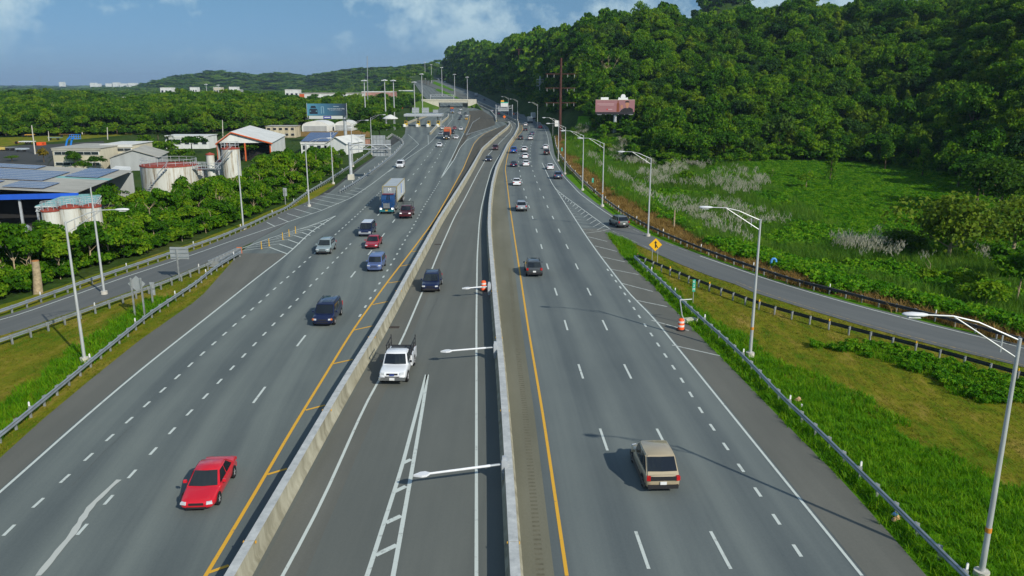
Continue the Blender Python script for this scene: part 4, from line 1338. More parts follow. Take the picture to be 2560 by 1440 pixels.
scatter('mown_verge_grass', on_ground(q, -0.06), (0.7 + 0.8 * rgl.random(len(q))), TUFT_M, label='olive mown grass between the highway and the entrance ramp', cat='grass')
q = p[patch2]; q = q[rgl.random(len(q)) < 0.30]
scatter('verge_weeds', on_ground(q, -0.05), 0.45 + 0.4 * rgl.random(len(q)), WEEDS, label='leafy weeds in the mown verge by the ramp guardrail', cat='weeds')
# left verge
vp = [tuple(v.xy) for v in edgeLn] + [tuple(v.xy) for v in xr[::-1]]
p = pts_in(None, 0.5, seed=13, world=vp); p = p[(p[:, 1] > 36)]
dg = edge_at(MLG, p[:, 1]) - p[:, 0]
lush = (dg > 0.5) & (dg < 2.9 + 1.2 * fbm(p[:, 0] / 4, p[:, 1] / 4, 2)) & (p[:, 1] < 78)
q = p[lush]; scatter('left_verge_tall_grass', on_ground(q, -0.06), 0.9 + 0.7 * rgl.random(len(q)), TUFT_G, label='bright green uncut grass behind the left guardrail', cat='grass')
q = p[~lush]; scatter('left_verge_mown_grass', on_ground(q, -0.06), 0.7 + 0.7 * rgl.random(len(q)), TUFT_M, label='olive mown grass between the highway and the exit ramp', cat='grass')

# right of the entrance ramp: dry strip, weeds, cane grass, meadow
RGs = sorted(RG, key=lambda v: v.y)
zone = bands(40, 330, 0.02, 0.95, lambda r: 0.9 if r < 130 else 1.5)
zone = zone[(zone[:, 1] > 40)]
d = side_of(zone, RGs)
F_MEADOW_EDGE = [G(x, y, -2.6) for x, y in [(1395, 330), (1440, 355), (1520, 378), (1700, 392), (1860, 420), (1930, 470), (2040, 540), (2110, 590), (2230, 620), (2360, 640), (2560, 665), (2900, 720)]]
me_y = [v.y for v in F_MEADOW_EDGE]
edge_x = edge_at(F_MEADOW_EDGE, zone[:, 1])
before_meadow = zone[:, 0] < edge_x
wav = fbm(zone[:, 0] / 6, zone[:, 1] / 9, 2) - 0.37
dry = (d > 0.5) & (d < np.where(zone[:, 1] > 105, 5.5, 3.8) + 9 * wav) & before_meadow
q = zone[dry]; q = np.repeat(q, 2, 0); q[:, :2] += rgl.normal(size=(len(q), 2)) * 0.3
scatter('dry_grass_strip', on_ground(q, -0.05), 0.8 + 0.7 * rgl.random(len(q)), TUFT_D, label='strip of dry brown grass behind the ramp guardrail', cat='grass')
wz = (d > np.where(zone[:, 1] > 105, 4.0, 3.0) + 8 * wav) & before_meadow
weedy = wz & ((zone[:, 1] < 105) & (d < 14) | (wav > 0.10))
q = zone[weedy]; scatter('roadside_weeds', on_ground(q, -0.05), 1.0 + 0.9 * rgl.random(len(q)), WEEDS, label='leafy green weeds covering the slope beside the ramp', cat='weeds')
cane = wz & ~weedy
plume = cane & (fbm(zone[:, 0] / 7 + 4, zone[:, 1] / 12 + 2, 2) > 0.42) & (zone[:, 1] > 95) & (d > 7) & (rgl.random(len(zone)) < 0.55)
q = zone[cane & ~plume]; scatter('cane_grass', on_ground(q, -0.1), 0.75 + 0.5 * rgl.random(len(q)), CANE, label='tall cane grass between the ramp and the meadow', cat='grass')
q = zone[plume]; scatter('plumed_cane_grass', on_ground(q, -0.1), 0.85 + 0.4 * rgl.random(len(q)), CANE_P, label='tall cane grass with pale feathery plumes', cat='grass')
md_ = bands(95, 300, 0.10, 0.95, lambda r: 1.25)
ok = (md_[:, 0] >= edge_at(F_MEADOW_EDGE, md_[:, 1]) - 1) & (md_[:, 1] < np.interp(md_[:, 0] / md_[:, 1], az_, ft_) + 6)
q = md_[ok]; scatter('meadow_growth', on_ground(q, -0.08), 0.7 + 0.5 * rgl.random(len(q)) , [crown('weed', 560 + k, 0.95, 0.30, 0.16, 12, 30, 0.24, F_WEED, 0.3, 0, 0.3) for k in range(2)], label='flat bright green growth covering the meadow', cat='meadow')
mA = [G(x, y, -2.6) for x, y in [(1440, 356), (1700, 396), (1900, 440), (2060, 545), (2240, 618), (2560, 660), (2900, 715)]]
mB = [G(x, y, -2.6) for x, y in [(1445, 350), (1700, 380), (1900, 384), (2060, 378), (2240, 372), (2560, 400), (2900, 470)]]
ground_patch('meadow', mA, mB, T_MEADOW, 0.02, cols=20, n=80)
# meadow and field trees on the right
def lone(name, px, py, s, k, label, z=-2.6, cm=None, sz=None, tr=None, grp=None):
    g_ = G(px, py, z); g_.z = H(g_.x, g_.y)
    return place_tree(name, g_, s, random.random() * 6.28, (cm or SHRUBS)[k], tr or SHRUB_TR[k % 3], label, 'tree', grp, sz=sz)


BIG = crown('crown', 600, 5.4, 4.6, 3.6, 64, 84, 0.36, leafmat('leaves_meadow_tree', (0.026, 0.080, 0.006), (0.070, 0.155, 0.009), (0.150, 0.220, 0.014), 0.38), 0.1, 0.4, 0.5)
TRB = trunk_mesh('trunk', 4.0, 0.24, 77, BARK_L, 12, 3.4)
lone('field_tree', 2370, 660, 1.25, 0, 'large spreading tree with pale branches at the right edge of the meadow', cm=[BIG], tr=TRB)
lone('field_tree', 2250, 640, 0.62, 0, 'low dark bushy tree left of the large spreading meadow tree', cm=[BIG], tr=TRB, sz=0.5)
lone('field_tree', 2530, 640, 1.1, 0, 'tree behind the large spreading meadow tree at the picture edge', cm=[BIG], tr=TRB)
lone('field_tree', 2500, 540, 1.4, 0, 'tall tree rising behind the large spreading meadow tree', cm=[BIG], tr=TRB)
lone('field_tree', 2212, 425, 0.9, 2, 'slim vine-covered tree standing alone in the middle of the meadow', cm=HILL_CROWNS, tr=HILL_TRUNKS[0], sz=1.0)
lone('field_tree', 2305, 445, 1.05, 3, 'bushy vine-covered tree right of the slim meadow tree', cm=HILL_CROWNS, tr=HILL_TRUNKS[1], sz=0.9)
lone('field_tree', 2395, 470, 1.3, 4, 'wide tree casting shade over the right part of the meadow', cm=HILL_CROWNS, tr=HILL_TRUNKS[2])
lone('field_tree', 2440, 520, 1.3, 1, 'broad tree between the wide shade tree and the spreading tree', cm=HILL_CROWNS, tr=HILL_TRUNKS[2])
lone('field_tree', 2075, 452, 0.9, 3, 'vine-draped tree with twin stems at the left edge of the meadow', cm=HILL_CROWNS, tr=HILL_TRUNKS[2], sz=0.95)
lone('field_bush', 2015, 470, 1.0, 2, 'round dark bush in front of the twin-stemmed meadow tree')
lone('field_bush', 1930, 445, 0.7, 3, 'small dark bush in the meadow near the forest edge')
lone('field_bush', 1720, 470, 1.15, 2, 'rounded bush among the plumed grass behind the second lamp post')
lone('field_bush', 1590, 412, 1.2, 4, 'leafy bush below the pink billboard')
lone('field_bush', 1515, 392, 1.0, 1, 'leafy bush left of the billboard pole')
lone('field_bush', 1660, 430, 0.9, 0, 'low bush right of the billboard pole in the grass')
lone('field_bush', 2460, 770, 1.0, 2, 'dark leafy shrub above the ramp at the right picture edge', z=-2)
lone('field_bush', 2540, 760, 1.3, 4, 'tall leafy shrub cut by the right picture edge', z=-2)
lone('field_bush', 2400, 730, 0.9, 0, 'leafy shrub left of the dark shrub above the ramp', z=-2)
lone('field_bush', 2320, 700, 0.8, 3, 'small leafy shrub on the slope below the spreading tree', z=-2)
lone('field_bush', 2520, 700, 1.2, 1, 'leafy shrub behind the tall shrub at the right picture edge', z=-2)

# ---- shrubs along the left guardrail
shp = [(-160, 800), (0, 752), (150, 700), (250, 667), (350, 637), (467, 598), (550, 570), (640, 535), (720, 500), (790, 455), (850, 415), (838, 400), (760, 400), (690, 420), (640, 455), (560, 478), (480, 512), (380, 535), (300, 560), (230, 585), (120, 640), (0, 660), (-160, 700)]
sp_ = pts_in(shp, 2.6, z=0.0, seed=21)
sp_ = sp_[np.argsort(sp_[:, 1])]
rgs = np.random.default_rng(22)
SH_LAB = ['leafy shrub in the green belt near the cut trunks at the left edge', 'leafy shrub in the green belt in front of the storage tanks', 'leafy shrub in the green belt between the tallest tank and the cantilever sign']
cnt = 0
for k, (x, y) in enumerate(sp_):
    if cnt >= 290: break
    if y > 205 and k % 2: continue
    s = (0.52 + 0.72 * rgs.random() ** 1.4)
    place_tree('roadside_shrub', (x, y, 0), s, rgs.random() * 6.28, SHRUBS[rgs.integers(0, 5)], SHRUB_TR[k % 3], SH_LAB[int(np.searchsorted([95, 150], y))], 'shrub', 'shrubs along the left guardrail', sz=s * (0.6 + 0.8 * rgs.random()))
    cnt += 1
up = pts_in(shp, 1.3, z=0.0, seed=25)
scatter('shrub_belt_undergrowth', on_ground(up, -0.1), 0.9 + 0.8 * rgs.random(len(up)), [crown('weed', 570 + k, 0.8, 0.7, 0.5, 14, 34, 0.2, F_SHRUB, 0.1, 0, 0.4) for k in range(2)], label='weedy undergrowth below the left roadside shrubs', cat='undergrowth')

# ---- lowland woods on the left
for poly in ([(640, 300), (990, 300), (1000, 255), (640, 262)],):
    pass
keep_clear([(735, 288), (1000, 285), (1005, 250), (640, 262), (640, 276)])
keep_clear([(255, 290), (400, 290), (400, 262), (255, 262)])
lp = bands(300, 1900, -0.80, -0.02, lambda r: min(max(r / 60.0, 5.5), 16.0))
X, Y, Sp = lp.T; a = X / Y
front = np.interp(a, [ray(x, 300)[0] for x in (-300, 0, 330, 520, 560, 640, 760, 900, 935, 985, 1010)], [330, 335, 350, 350, 372, 385, 425, 440, 395, 330, 330])
ok = (Y > front + (fbm(X / 15, Y / 15, 2) - .37) * 18) & (X < road_left_x(Y) - 9 - Sp * 0.5)
ok &= ~((Y > 900) & (vnoise(X / 60, Y / 120) > 0.62))
for poly in EXCL: ok &= ~in_poly(X, Y, poly)
# open grass by the toll plaza ramp and bridge approach
plaza = [tuple(GH(x, y).xy) for x, y in [(985, 345), (1010, 335), (1010, 300), (1050, 268), (1100, 268), (1080, 258), (1040, 258), (1020, 275), (985, 315)]]
ok &= ~in_poly(X, Y, plaza)
lp = lp[ok]; lp = lp[np.argsort(lp[:, 1])]
lz = Hraw(lp[:, 0], lp[:, 1]); ls = lp[:, 2] / 6.2 * (0.75 + 0.5 * rgs.random(len(lp)))
NL = 240
for k in range(min(NL, len(lp))):
    place_tree('lowland_tree', (lp[k, 0], lp[k, 1], lz[k] - 0.2), ls[k], rgs.random() * 6.28, LEFT_CROWNS[rgs.integers(0, 4)], HILL_TRUNKS[k % 3], ['broadleaf tree at the wood edge behind the scrap fence and yard', 'broadleaf tree at the wood edge behind the offices and gabled warehouse', 'broadleaf tree at the wood edge around the blue billboard and arched sheds'][int(np.searchsorted([-0.47, -0.33], lp[k, 0] / lp[k, 1]))], 'tree', 'trees of the lowland wood on the left', sz=ls[k] * (0.8 + 0.5 * rgs.random()))
ub = bands(318, 470, -0.75, -0.1, lambda r: 4.2)
Xu, Yu = ub[:, 0], ub[:, 1]; fu = np.interp(Xu / Yu, [ray(x, 300)[0] for x in (-300, 0, 330, 520, 560, 640, 760, 900, 935, 985, 1010)], [330, 335, 350, 350, 372, 385, 425, 440, 395, 330, 330])
ub = ub[(Yu > fu - 5) & (Yu < fu + 26) & (Xu < road_left_x(Yu) - 12) & ~in_poly(Xu, Yu, plaza)]
scatter('wood_edge_bushes', on_ground(ub, -.3), .8 + .6 * rgs.random(len(ub)), [shrub_crown(430, 2.4, 1.9, 1.6, 26, 44, .45, F_LEFT), shrub_crown(431, 2.0, 2.6, 2.2, 26, 44, .45, F_LEFT)], label='bushes along the edge of the lowland wood', cat='bushes')
rest = np.arange(NL, len(lp)); m1 = rest[lp[rest, 1] < 650]; m2 = rest[lp[rest, 1] >= 650]
scatter('lowland_wood', np.stack([lp[m1, 0], lp[m1, 1], lz[m1] - .2], 1), ls[m1], LEFT_CROWNS, label='green wood spreading behind the industrial yards', cat='wood')
scatter('far_lowland_wood', np.stack([lp[m2, 0], lp[m2, 1], lz[m2] - .2], 1), np.stack([ls[m2], ls[m2], np.minimum(ls[m2], 1.15)], 1), FAR_CROWNS[3:], label='far wood on the plain below the distant hills', cat='wood')
fp = bands(1900, 8000, -0.85, -0.06, lambda r: r / 70.0)
X, Y, Sp = fp.T
okf = vnoise(X / 200, Y / 500) > 0.2
fp = fp[okf]; scatter('distant_treetops', on_ground(fp, -0.5), np.stack([fp[:, 2] / 6.0, fp[:, 2] / 6.0, np.minimum(fp[:, 2] / 30, 1.5)], 1), FAR_CROWNS[3:], label='distant tree cover reaching the horizon and the blue-green hills', cat='wood')

# ================================================================= roadside furniture
POLE = mat('lamp_pole_metal', (0.52, 0.54, 0.54), 0.45, 0.5, metal=0.35, noise=0.12, scale=2, stretch=(1, 1, .3))
HEAD = mat('luminaire_grey', (0.62, 0.64, 0.66), 0.5, 0.4)
LENS = mat('luminaire_lens', (0.55, 0.57, 0.55), 0.25, 0.5)
RUSTB = mat('orange_band', (0.60, 0.24, 0.03), 0.6, 0.3)
STEEL = mat('grey_steel', (0.30, 0.33, 0.35), 0.5, 0.4, metal=0.3, noise=0.15, scale=1.5)
STEEL_L = mat('light_grey_steel', (0.44, 0.47, 0.49), 0.5, 0.4, metal=0.2, noise=0.15, scale=1.0)
ALU = mat('sign_back_aluminium', (0.40, 0.43, 0.44), 0.5, 0.5, metal=0.4, noise=0.12, scale=1.0)
CORTEN = mat('weathering_steel', (0.075, 0.034, 0.028), 0.8, 0.2, noise=0.3, scale=0.8)
CONC_P = mat('concrete_pole', (0.50, 0.48, 0.42), 0.85, 0.2, noise=0.15, scale=2)


def lamp_proto(h=11.0, arm=3.7, rise=0.85):
    m = {}
    mb = MB(); mb.tube((0, 0, 0), (0, 0, h), 0.13, 0.075, n=12); mb.box((0, 0, 0.03), (0.42, 0.42, 0.06)); m['pole'] = mb.mesh('pole', POLE, 40)
    mb = MB()
    p = [(0, 0, h - 0.1), (arm * 0.45, 0, h + rise * 0.72), (arm * 0.72, 0, h + rise * 0.98), (arm, 0, h + rise)]
    for a, b in zip(p[:-1], p[1:]): mb.tube(a, b, 0.036, 0.032, n=8)
    mb.tube((0, 0, h - 0.85), p[2], 0.032, 0.028, n=8)
    mb.tube((arm * 0.18, 0, h - 0.1 + 0.22 * rise), (arm * 0.18, 0, h - 0.62 + 0.0 * rise), 0.03, n=6)
    m['arm'] = mb.mesh('arm', POLE, 40)
    mb = MB()
    zt = h + rise
    vs = []; fs = []
    st = [(arm - 0.05, 0.06, 0.05), (arm + 0.15, 0.15, 0.09), (arm + 0.55, 0.19, 0.11), (arm + 0.85, 0.13, 0.08), (arm + 0.95, 0.04, 0.03)]
    for x, w, t in st:
        for k in range(8):
            an = 2 * math.pi * k / 8; vs.append((x, w * math.cos(an), zt + t * math.sin(an)))
    for i in range(len(st) - 1):
        for k in range(8): fs.append((i * 8 + k, i * 8 + (k + 1) % 8, i * 8 + 8 + (k + 1) % 8, i * 8 + 8 + k))
    fs += [tuple(range(8)), tuple(range((len(st) - 1) * 8, len(st) * 8))]
    mb.add(vs, fs); m['luminaire'] = mb.mesh('luminaire', HEAD, 60)
    mb = MB(); mb.box((arm + 0.48, 0, zt - 0.10), (0.5, 0.24, 0.06), taper=0.8); m['lens'] = mb.mesh('lens', LENS)
    mb = MB(); mb.tube((0, 0, 2.2), (0, 0, 2.42), 0.135, n=12); m['band'] = mb.mesh('band', RUSTB, 40)
    mb = MB(); mb.tube((0, 0, -0.1), (0, 0, 0.32), 0.34, 0.32, n=14); m['footing'] = mb.mesh('footing', CONC_P, 40)
    return m


LAMP = lamp_proto()


def lamp(xy, rz, label, band=False, armless=False, grp='street lamps along the highway', z=0.0):
    e = empty('street_lamp', (xy[0], xy[1], z), rz)
    link('footing', LAMP['footing'], e); link('pole', LAMP['pole'], e)
    if not armless:
        link('arm', LAMP['arm'], e); lm = link('luminaire', LAMP['luminaire'], e); link('lens', LAMP['lens'], lm)
    if band: link('band', LAMP['band'], e)
    tag(e, label, 'street lamp', grp)
    return e


def top11(px, py): return G(px, py, 11.0).xy


PI = math.pi
lamp(G(2452, 1442).xy, PI * 0.96, 'nearest lamp post at the lower right, cut by the picture edge', band=True)
lamp(G(1875, 890).xy, PI * 0.97, 'lamp post between the right guardrail and the entrance ramp', band=True)
lamp(top11(1628, 395), PI * 0.97, 'lamp post beside the ramp guardrail, left of the plumed grass')
lamp(top11(1510, 358), PI * 0.97, 'lamp post with an orange band, third along the right side', band=True)
lamp(top11(1459, 338), PI * 0.97, 'lamp post in the dry grass left of the pink billboard')
lamp(top11(1414, 318), PI * 0.97, 'lamp post just right of the tall rusty power pole')
lamp(top11(1397, 302), PI * 0.98, 'lamp post standing in front of the tall rusty power pole')
lamp(top11(1344, 262), PI * 0.98, 'far lamp post behind the box trucks on the right carriageway', z=0.3)
lamp(top11(1294, 254), PI * 0.98, 'far lamp post right of the overhead message sign', z=0.6)
lamp(top11(1271, 248), PI * 0.98, 'farthest lamp post beside the overhead message sign', z=0.8)
lamp(G(212, 903).xy, 0.12, 'tall white lamp post at the left guardrail, arm reaching over the exit ramp')
lamp(top11(226, 468), 0.1, 'bare lamp post behind the exit ramp guardrail, in front of the small rusty tanks', armless=True)
lamp(top11(593, 386), 0.1, 'bare lamp post behind the guardrail right of the tall white tank', armless=True)
lamp(top11(763, 358), 0.05, 'lamp post rising from the shrubs left of the cantilever sign')
lamp(top11(826, 330), 0.05, 'lamp post in front of the small white gabled shed')
lamp(top11(877, 309), 0.05, 'lamp post behind the cantilever sign column')
lamp(top11(926, 294), 0.05, 'lamp post behind the large sign backs near the round tree')


# high masts
def mast(px, py, Y, label, hgt=None, base_z=None):
    p = P(px, py, Y); bz = H(p.x, p.y) if base_z is None else base_z
    h = p.z - bz
    e = empty('high_mast_light', (p.x, p.y, bz))
    mb = MB(); mb.tube((0, 0, 0), (0, 0, h), 0.34, 0.20, n=10); mb.build('pole', POLE, e, 40)
    mb = MB(); mb.tube((0, 0, h - 0.5), (0, 0, h + 0.1), 0.75, 0.75, n=12); mb.build('head_ring', STEEL_L, e, 40)
    for k in range(6):
        a = k * PI / 3
        mb = MB(); mb.box((1.15 * math.cos(a), 1.15 * math.sin(a), h - 0.35), (0.85, 0.45, 0.30), a, taper=0.7); mb.build('floodlight', HEAD, e)
    tag(e, label, 'light mast', 'high mast lights round the interchange')


mast(961, 199, 400, 'high mast light left of the toll plaza, tallest of the front pair')
mast(983, 200, 440, 'high mast light just left of the toll plaza canopy')
mast(910, 200, 430, 'high mast light in front of the long white warehouse')
mast(1035, 204, 520, 'high mast light rising behind the toll plaza canopy')
mast(1054, 184, 560, 'tall high mast light at the left end of the overpass')
mast(1104, 168, 800, 'high mast light on the grass median beyond the overpass')
mast(1136, 185, 780, 'high mast light beyond the middle of the overpass')
mast(1168, 192, 740, 'high mast light beyond the right end of the overpass')
mast(1062, 155, 1150, 'far high mast light on the wooded rise')
mast(1078, 161, 1050, 'far high mast light right of the one on the wooded rise')
mast(515, 210, 700, 'high mast light above the lowland trees')
mast(545, 212, 760, 'thin high mast light above the lowland trees, right of its twin')


# utility poles
def post(px, py_top, px_b, py_b, r, label, m_=CONC_P, arms=0, cat='utility pole', hz=None, arm_w=1.2, name='utility_pole', top_y=None, arm_zs=None, arm_m=None):
    b = GH(px_b, py_b) if hz is None else G(px_b, py_b, hz)
    t = P(px, py_top, b.y)
    e = empty(name, tuple(b))
    mb = MB(); mb.tube((0, 0, -0.3), (t.x - b.x, 0, t.z - b.z), r, r * 0.62, n=10); mb.build('pole', m_, e, 40)
    h = t.z - b.z
    for k in range(arms):
        z = h - 0.5 - k * 1.3 if arm_zs is None else arm_zs[k] * h
        mb = MB(); mb.box(((t.x - b.x) * z / h, 0, z), (arm_w * 2, 0.13 + r * .2, 0.13 + r * .2)); cr_ = mb.build('crossarm', arm_m or m_, e)
        for sd in (-0.9, -0.45, 0.45, 0.9):
            mb = MB(); mb.tube((sd * arm_w + (t.x - b.x) * z / h, 0, z), (sd * arm_w + (t.x - b.x) * z / h, 0, z - (0.35 if arms < 3 else 1.2)), 0.05, n=6); mb.build('insulator', HEAD, cr_)
    tag(e, label, cat)
    return e


post(1403, 145, 1399, 362, 0.62, 'very tall rust-brown steel power pole with three crossarms', CORTEN, 3, 'power pole', hz=-1.0, arm_w=5.5, name='power_pole', arm_zs=[0.82, 0.66, 0.49])
post(1350, 190, 1350, 258, 0.45, 'pale grey power pole with three short crossarms in front of the forest', POLE, 3, 'power pole', arm_w=2.2, name='power_pole', arm_zs=[0.88, 0.78, 0.66])
post(1297, 122, 1297, 200, 0.5, 'thin brown power pole on the forested hill', CORTEN, 1, 'power pole', arm_w=3, name='power_pole')
post(79, 313, 88, 385, 0.22, 'white concrete utility pole beside the parked trucks')
post(201, 292, 206, 335, 0.26, 'white concrete utility pole behind the blue boom lift')
post(304, 272, 310, 328, 0.30, 'white concrete utility pole at the edge of the lowland wood', arms=1)
post(317, 303, 318, 332, 0.18, 'thin grey utility pole right of the white pole at the wood edge')
post(268, 318, 269, 348, 0.20, 'short concrete utility pole near the small road in the yard')
post(556, 300, 557, 340, 0.22, 'pale concrete pole behind the gabled warehouse roof')
post(121, 328, 122, 352, 0.18, 'thin grey pole standing in the grassy yard')
post(918, 140, 920, 300, 0.30, 'tall lattice-thin radio mast behind the warehouse', STEEL, 0, 'radio mast', name='radio_mast')
post(379, 476, 384, 530, 0.16, 'weathered wooden post in the shrubs in front of the big tank', BARK_L, 0, 'post', name='wooden_post')
post(497, 492, 497, 525, 0.10, 'cut pale sapling stem standing above the roadside shrubs', BARK_L, 0, 'post', name='wooden_post')
post(1687, 525, 1684, 585, 0.16, 'grey broken wooden post in the dry grass behind the ramp', BARK_L, 0, 'post', hz=-0.6, name='wooden_post')

# cut trunks at left
def stump(px_b, py_b, px_t, py_t, r, label):
    b = G(px_b, py_b); t = P(px_t, py_t, b.y)
    e = empty('tree_stump', tuple(b)); mb = MB()
    m_ = Vector(((t.x - b.x) * 0.62, 0.05, (t.z) * 0.5))
    mb.tube((0, 0, -0.2), m_, r * 1.15, r * 0.95, n=12, caps=False); mb.tube(m_, (t.x - b.x, 0, t.z), r * 0.95, r * 0.82, n=12, caps=False); mb.build('trunk', BARK_L, e, 50)
    mb = MB(); mb.tube((t.x - b.x, 0, t.z - 0.02), (t.x - b.x, 0, t.z + 0.03), r * 0.83, n=12); mb.build('cut_face', mat('fresh_cut_wood', (0.42, 0.17, 0.05), 0.8, 0.2, noise=0.2, scale=6), e)
    tag(e, label, 'tree stump')


stump(95, 732, 88, 652, 0.42, 'thick pale cut trunk standing beside the left guardrail')
stump(30, 690, 20, 632, 0.28, 'pale cut trunk in the clearing at the left picture edge')
stump(68, 690, 72, 628, 0.16, 'thin pale cut trunk between the two thicker ones')
stump(8, 700, 0, 650, 0.18, 'leaning cut trunk at the very left picture edge')


# bare tree on the hill
def bare_tree(px, py, hgt, label, seed):
    g_ = GH(px, py); e = empty('bare_tree', tuple(g_)); rd = random.Random(seed)
    mb = MB(); mb.tube((0, 0, -1), (0, 0, hgt * .45), 0.28, 0.2, n=8); mb.build('trunk', BARK_L, e, 50)
    mb = MB()
    for k in range(9):
        a = rd.uniform(0, 6.28); s = Vector((0, 0, hgt * rd.uniform(.3, .45))); q = s + Vector((math.cos(a) * hgt * .28, math.sin(a) * .2 * hgt, hgt * rd.uniform(.3, .55)))
        mb.tube(s, q, 0.13, 0.05, n=6)
        for j in range(3):
            r_ = s.lerp(q, rd.uniform(.4, .9)); mb.tube(r_, r_ + Vector((rd.uniform(-1, 1), rd.uniform(-.5, .5), rd.uniform(.6, 1.6))) * hgt * .1, 0.06, 0.025, n=5)
    mb.build('branches', BARK_L, e, 50); tag(e, label, 'tree')


bare_tree(1523, 222, 15, 'leafless pale tree standing out from the hillside forest', 4)
bare_tree(126, 316, 12, 'bare-branched tree in the lowland wood at the left', 9)


# ------------------------------------------------ text as flat lettering
def text_mesh(name, s, size, m_, parent, loc, rot, align='CENTER', sx=1.0):
    cu_ = bpy.data.curves.new(name, 'FONT'); cu_.body = s; cu_.size = size; cu_.align_x = align; cu_.align_y = 'CENTER'; cu_.extrude = 0.004
    me = eval_mesh(bpy.data.objects.new(name, cu_))
    me.materials.clear(); me.materials.append(m_)
    q = link(name, me, parent, loc); q.rotation_euler = rot; q.scale = (sx, 1, 1)
    return q


FACE = (PI / 2, 0, 0)     # lettering facing the camera side (-Y)
WHITE_T = mat('white_print', (0.75, 0.77, 0.77), 0.6, 0.3)
# left billboard
def billboard_left():
    Y = 300.0
    tl = P(767, 259, Y); br = P(867, 289, Y)
    w = br.x - tl.x; h = tl.z - br.z
    pb = P(863, 352, Y)
    e = empty('billboard', (pb.x, Y + 1.2, 0))
    mb = MB(); mb.tube((0, 0, 0), (0, 0, br.z + 1.0), 0.62, 0.58, n=16); mb.tube((0, 0, 4.2), (0, 0, 4.4), 0.68, n=16); mb.build('pole', STEEL_L, e, 40)
    cx = (tl.x + br.x) / 2 - pb.x; cz = (tl.z + br.z) / 2
    m, nt, b = nodes_of('billboard_print_blue')
    N, L = nt.nodes, nt.links
    tcn = N.new('ShaderNodeTexCoord'); sp2 = N.new('ShaderNodeSeparateXYZ'); L.new(tcn.outputs['Generated'], sp2.inputs[0])
    rp = N.new('ShaderNodeValToRGB'); el_ = rp.color_ramp.elements
    el_[0].color = (0.075, 0.25, 0.36, 1); el_[1].color = (0.022, 0.035, 0.055, 1); k = el_.new(0.45); k.color = (0.045, 0.14, 0.22, 1)
    L.new(sp2.outputs[0], rp.inputs[0]); L.new(rp.outputs[0], b.inputs['Base Color']); b.inputs['Roughness'].default_value = 0.5
    mb = MB(); mb.box((cx, -1.2, cz), (w, 0.3, h)); mb.build('panel', m, e)
    mb = MB()
    for xx in (-w / 2 - 0.06, w / 2 + 0.06): mb.box((cx + xx, -1.2, cz - 0.3), (0.12, 0.4, h + 1.0))
    mb.build('frame', STEEL_L, e)
    mb = MB(); mb.box((cx - 0.5, -1.25, br.z - 0.62), (w * 0.86, 0.16, 1.05)); mb.build('apron', mat('apron_white', (0.52, 0.55, 0.52), 0.6, 0.3), e)
    mb = MB(); mb.box((cx + 0.05, -1.35, br.z - 0.62), (w * 0.2, 0.06, 0.95)); pl = mb.build('owner_plate', mat('plate_blue', (0.05, 0.06, 0.32), 0.5, 0.3), e)
    mb = MB(); mb.box((cx + 0.05, -1.40, br.z - 0.62), (w * 0.15, 0.02, 0.28)); mb.build('plate_lettering', WHITE_T, pl)
    mb = MB(); mb.box((cx, -0.6, br.z - 1.22), (w + 1.6, 1.5, 0.08)); mb.build('catwalk', STEEL, e)
    mb = MB(); mb.box((cx, -0.1, cz - h * .2), (w * .9, 0.5, 0.5)); mb.box((0, -0.2, cz), (1.0, 1.2, h * .8)); mb.build('support_frame', STEEL, e)
    # printed vehicle silhouette
    DK = mat('print_dark', (0.02, 0.03, 0.045), 0.5, 0.3); x0 = cx - w * 0.34; z0 = cz
    mb = MB(); y = -1.362
    mb.prism([(x0 - 1.05, z0 + .55), (x0 + 1.05, z0 + .55), (x0 + .75, z0 + 1.35), (x0 - .75, z0 + 1.35)], 'y', y - .01, y)
    mb.prism([(x0 - 1.5, z0 - 1.55), (x0 + 1.5, z0 - 1.55), (x0 + 1.5, z0 - .1), (x0 + 1.2, z0 + .3), (x0 - 1.2, z0 + .3), (x0 - 1.5, z0 - .1)], 'y', y - .01, y)
    mb.build('printed_vehicle', DK, e)
    mb = MB()
    for sd in (-1, 1): mb.box((x0 + sd * 1.12, y - .03, z0 - .55), (.5, .02, .3))
    mb.build('printed_headlamps', mat('print_teal', (0.12, 0.33, 0.40), 0.5, 0.3), e)
    mb = MB(); xx = cx - w * 0.11
    for sd in (-0.42, 0.42): mb.box((xx + sd, y, z0 - .2), (.16, .02, 2.4))
    mb.box((xx, y, z0 + 1.0), (1.0, .02, .16)); mb.build('printed_mark', mat('print_pale', (0.28, 0.42, 0.48), 0.5, 0.3), e)
    text_mesh('headline', 'Tasa de interés desde 3.97%', 0.52, WHITE_T, e, (cx + w * 0.235, y - .01, z0 + .28), FACE, sx=1.05)
    text_mesh('small_print', 'en modelos seleccionados de este año', 0.30, mat('print_grey', (0.35, 0.42, 0.46), .6, .3), e, (cx + w * 0.22, y - .01, z0 - .30), FACE)
    mb = MB(); mb.box((cx + w * .24, y, z0 + 1.15), (2.1, .02, .16)); mb.build('printed_name', MATS['print_grey'], e)
    tag(e, 'blue billboard with a dark vehicle front, on a thick grey pole', 'billboard')


billboard_left()


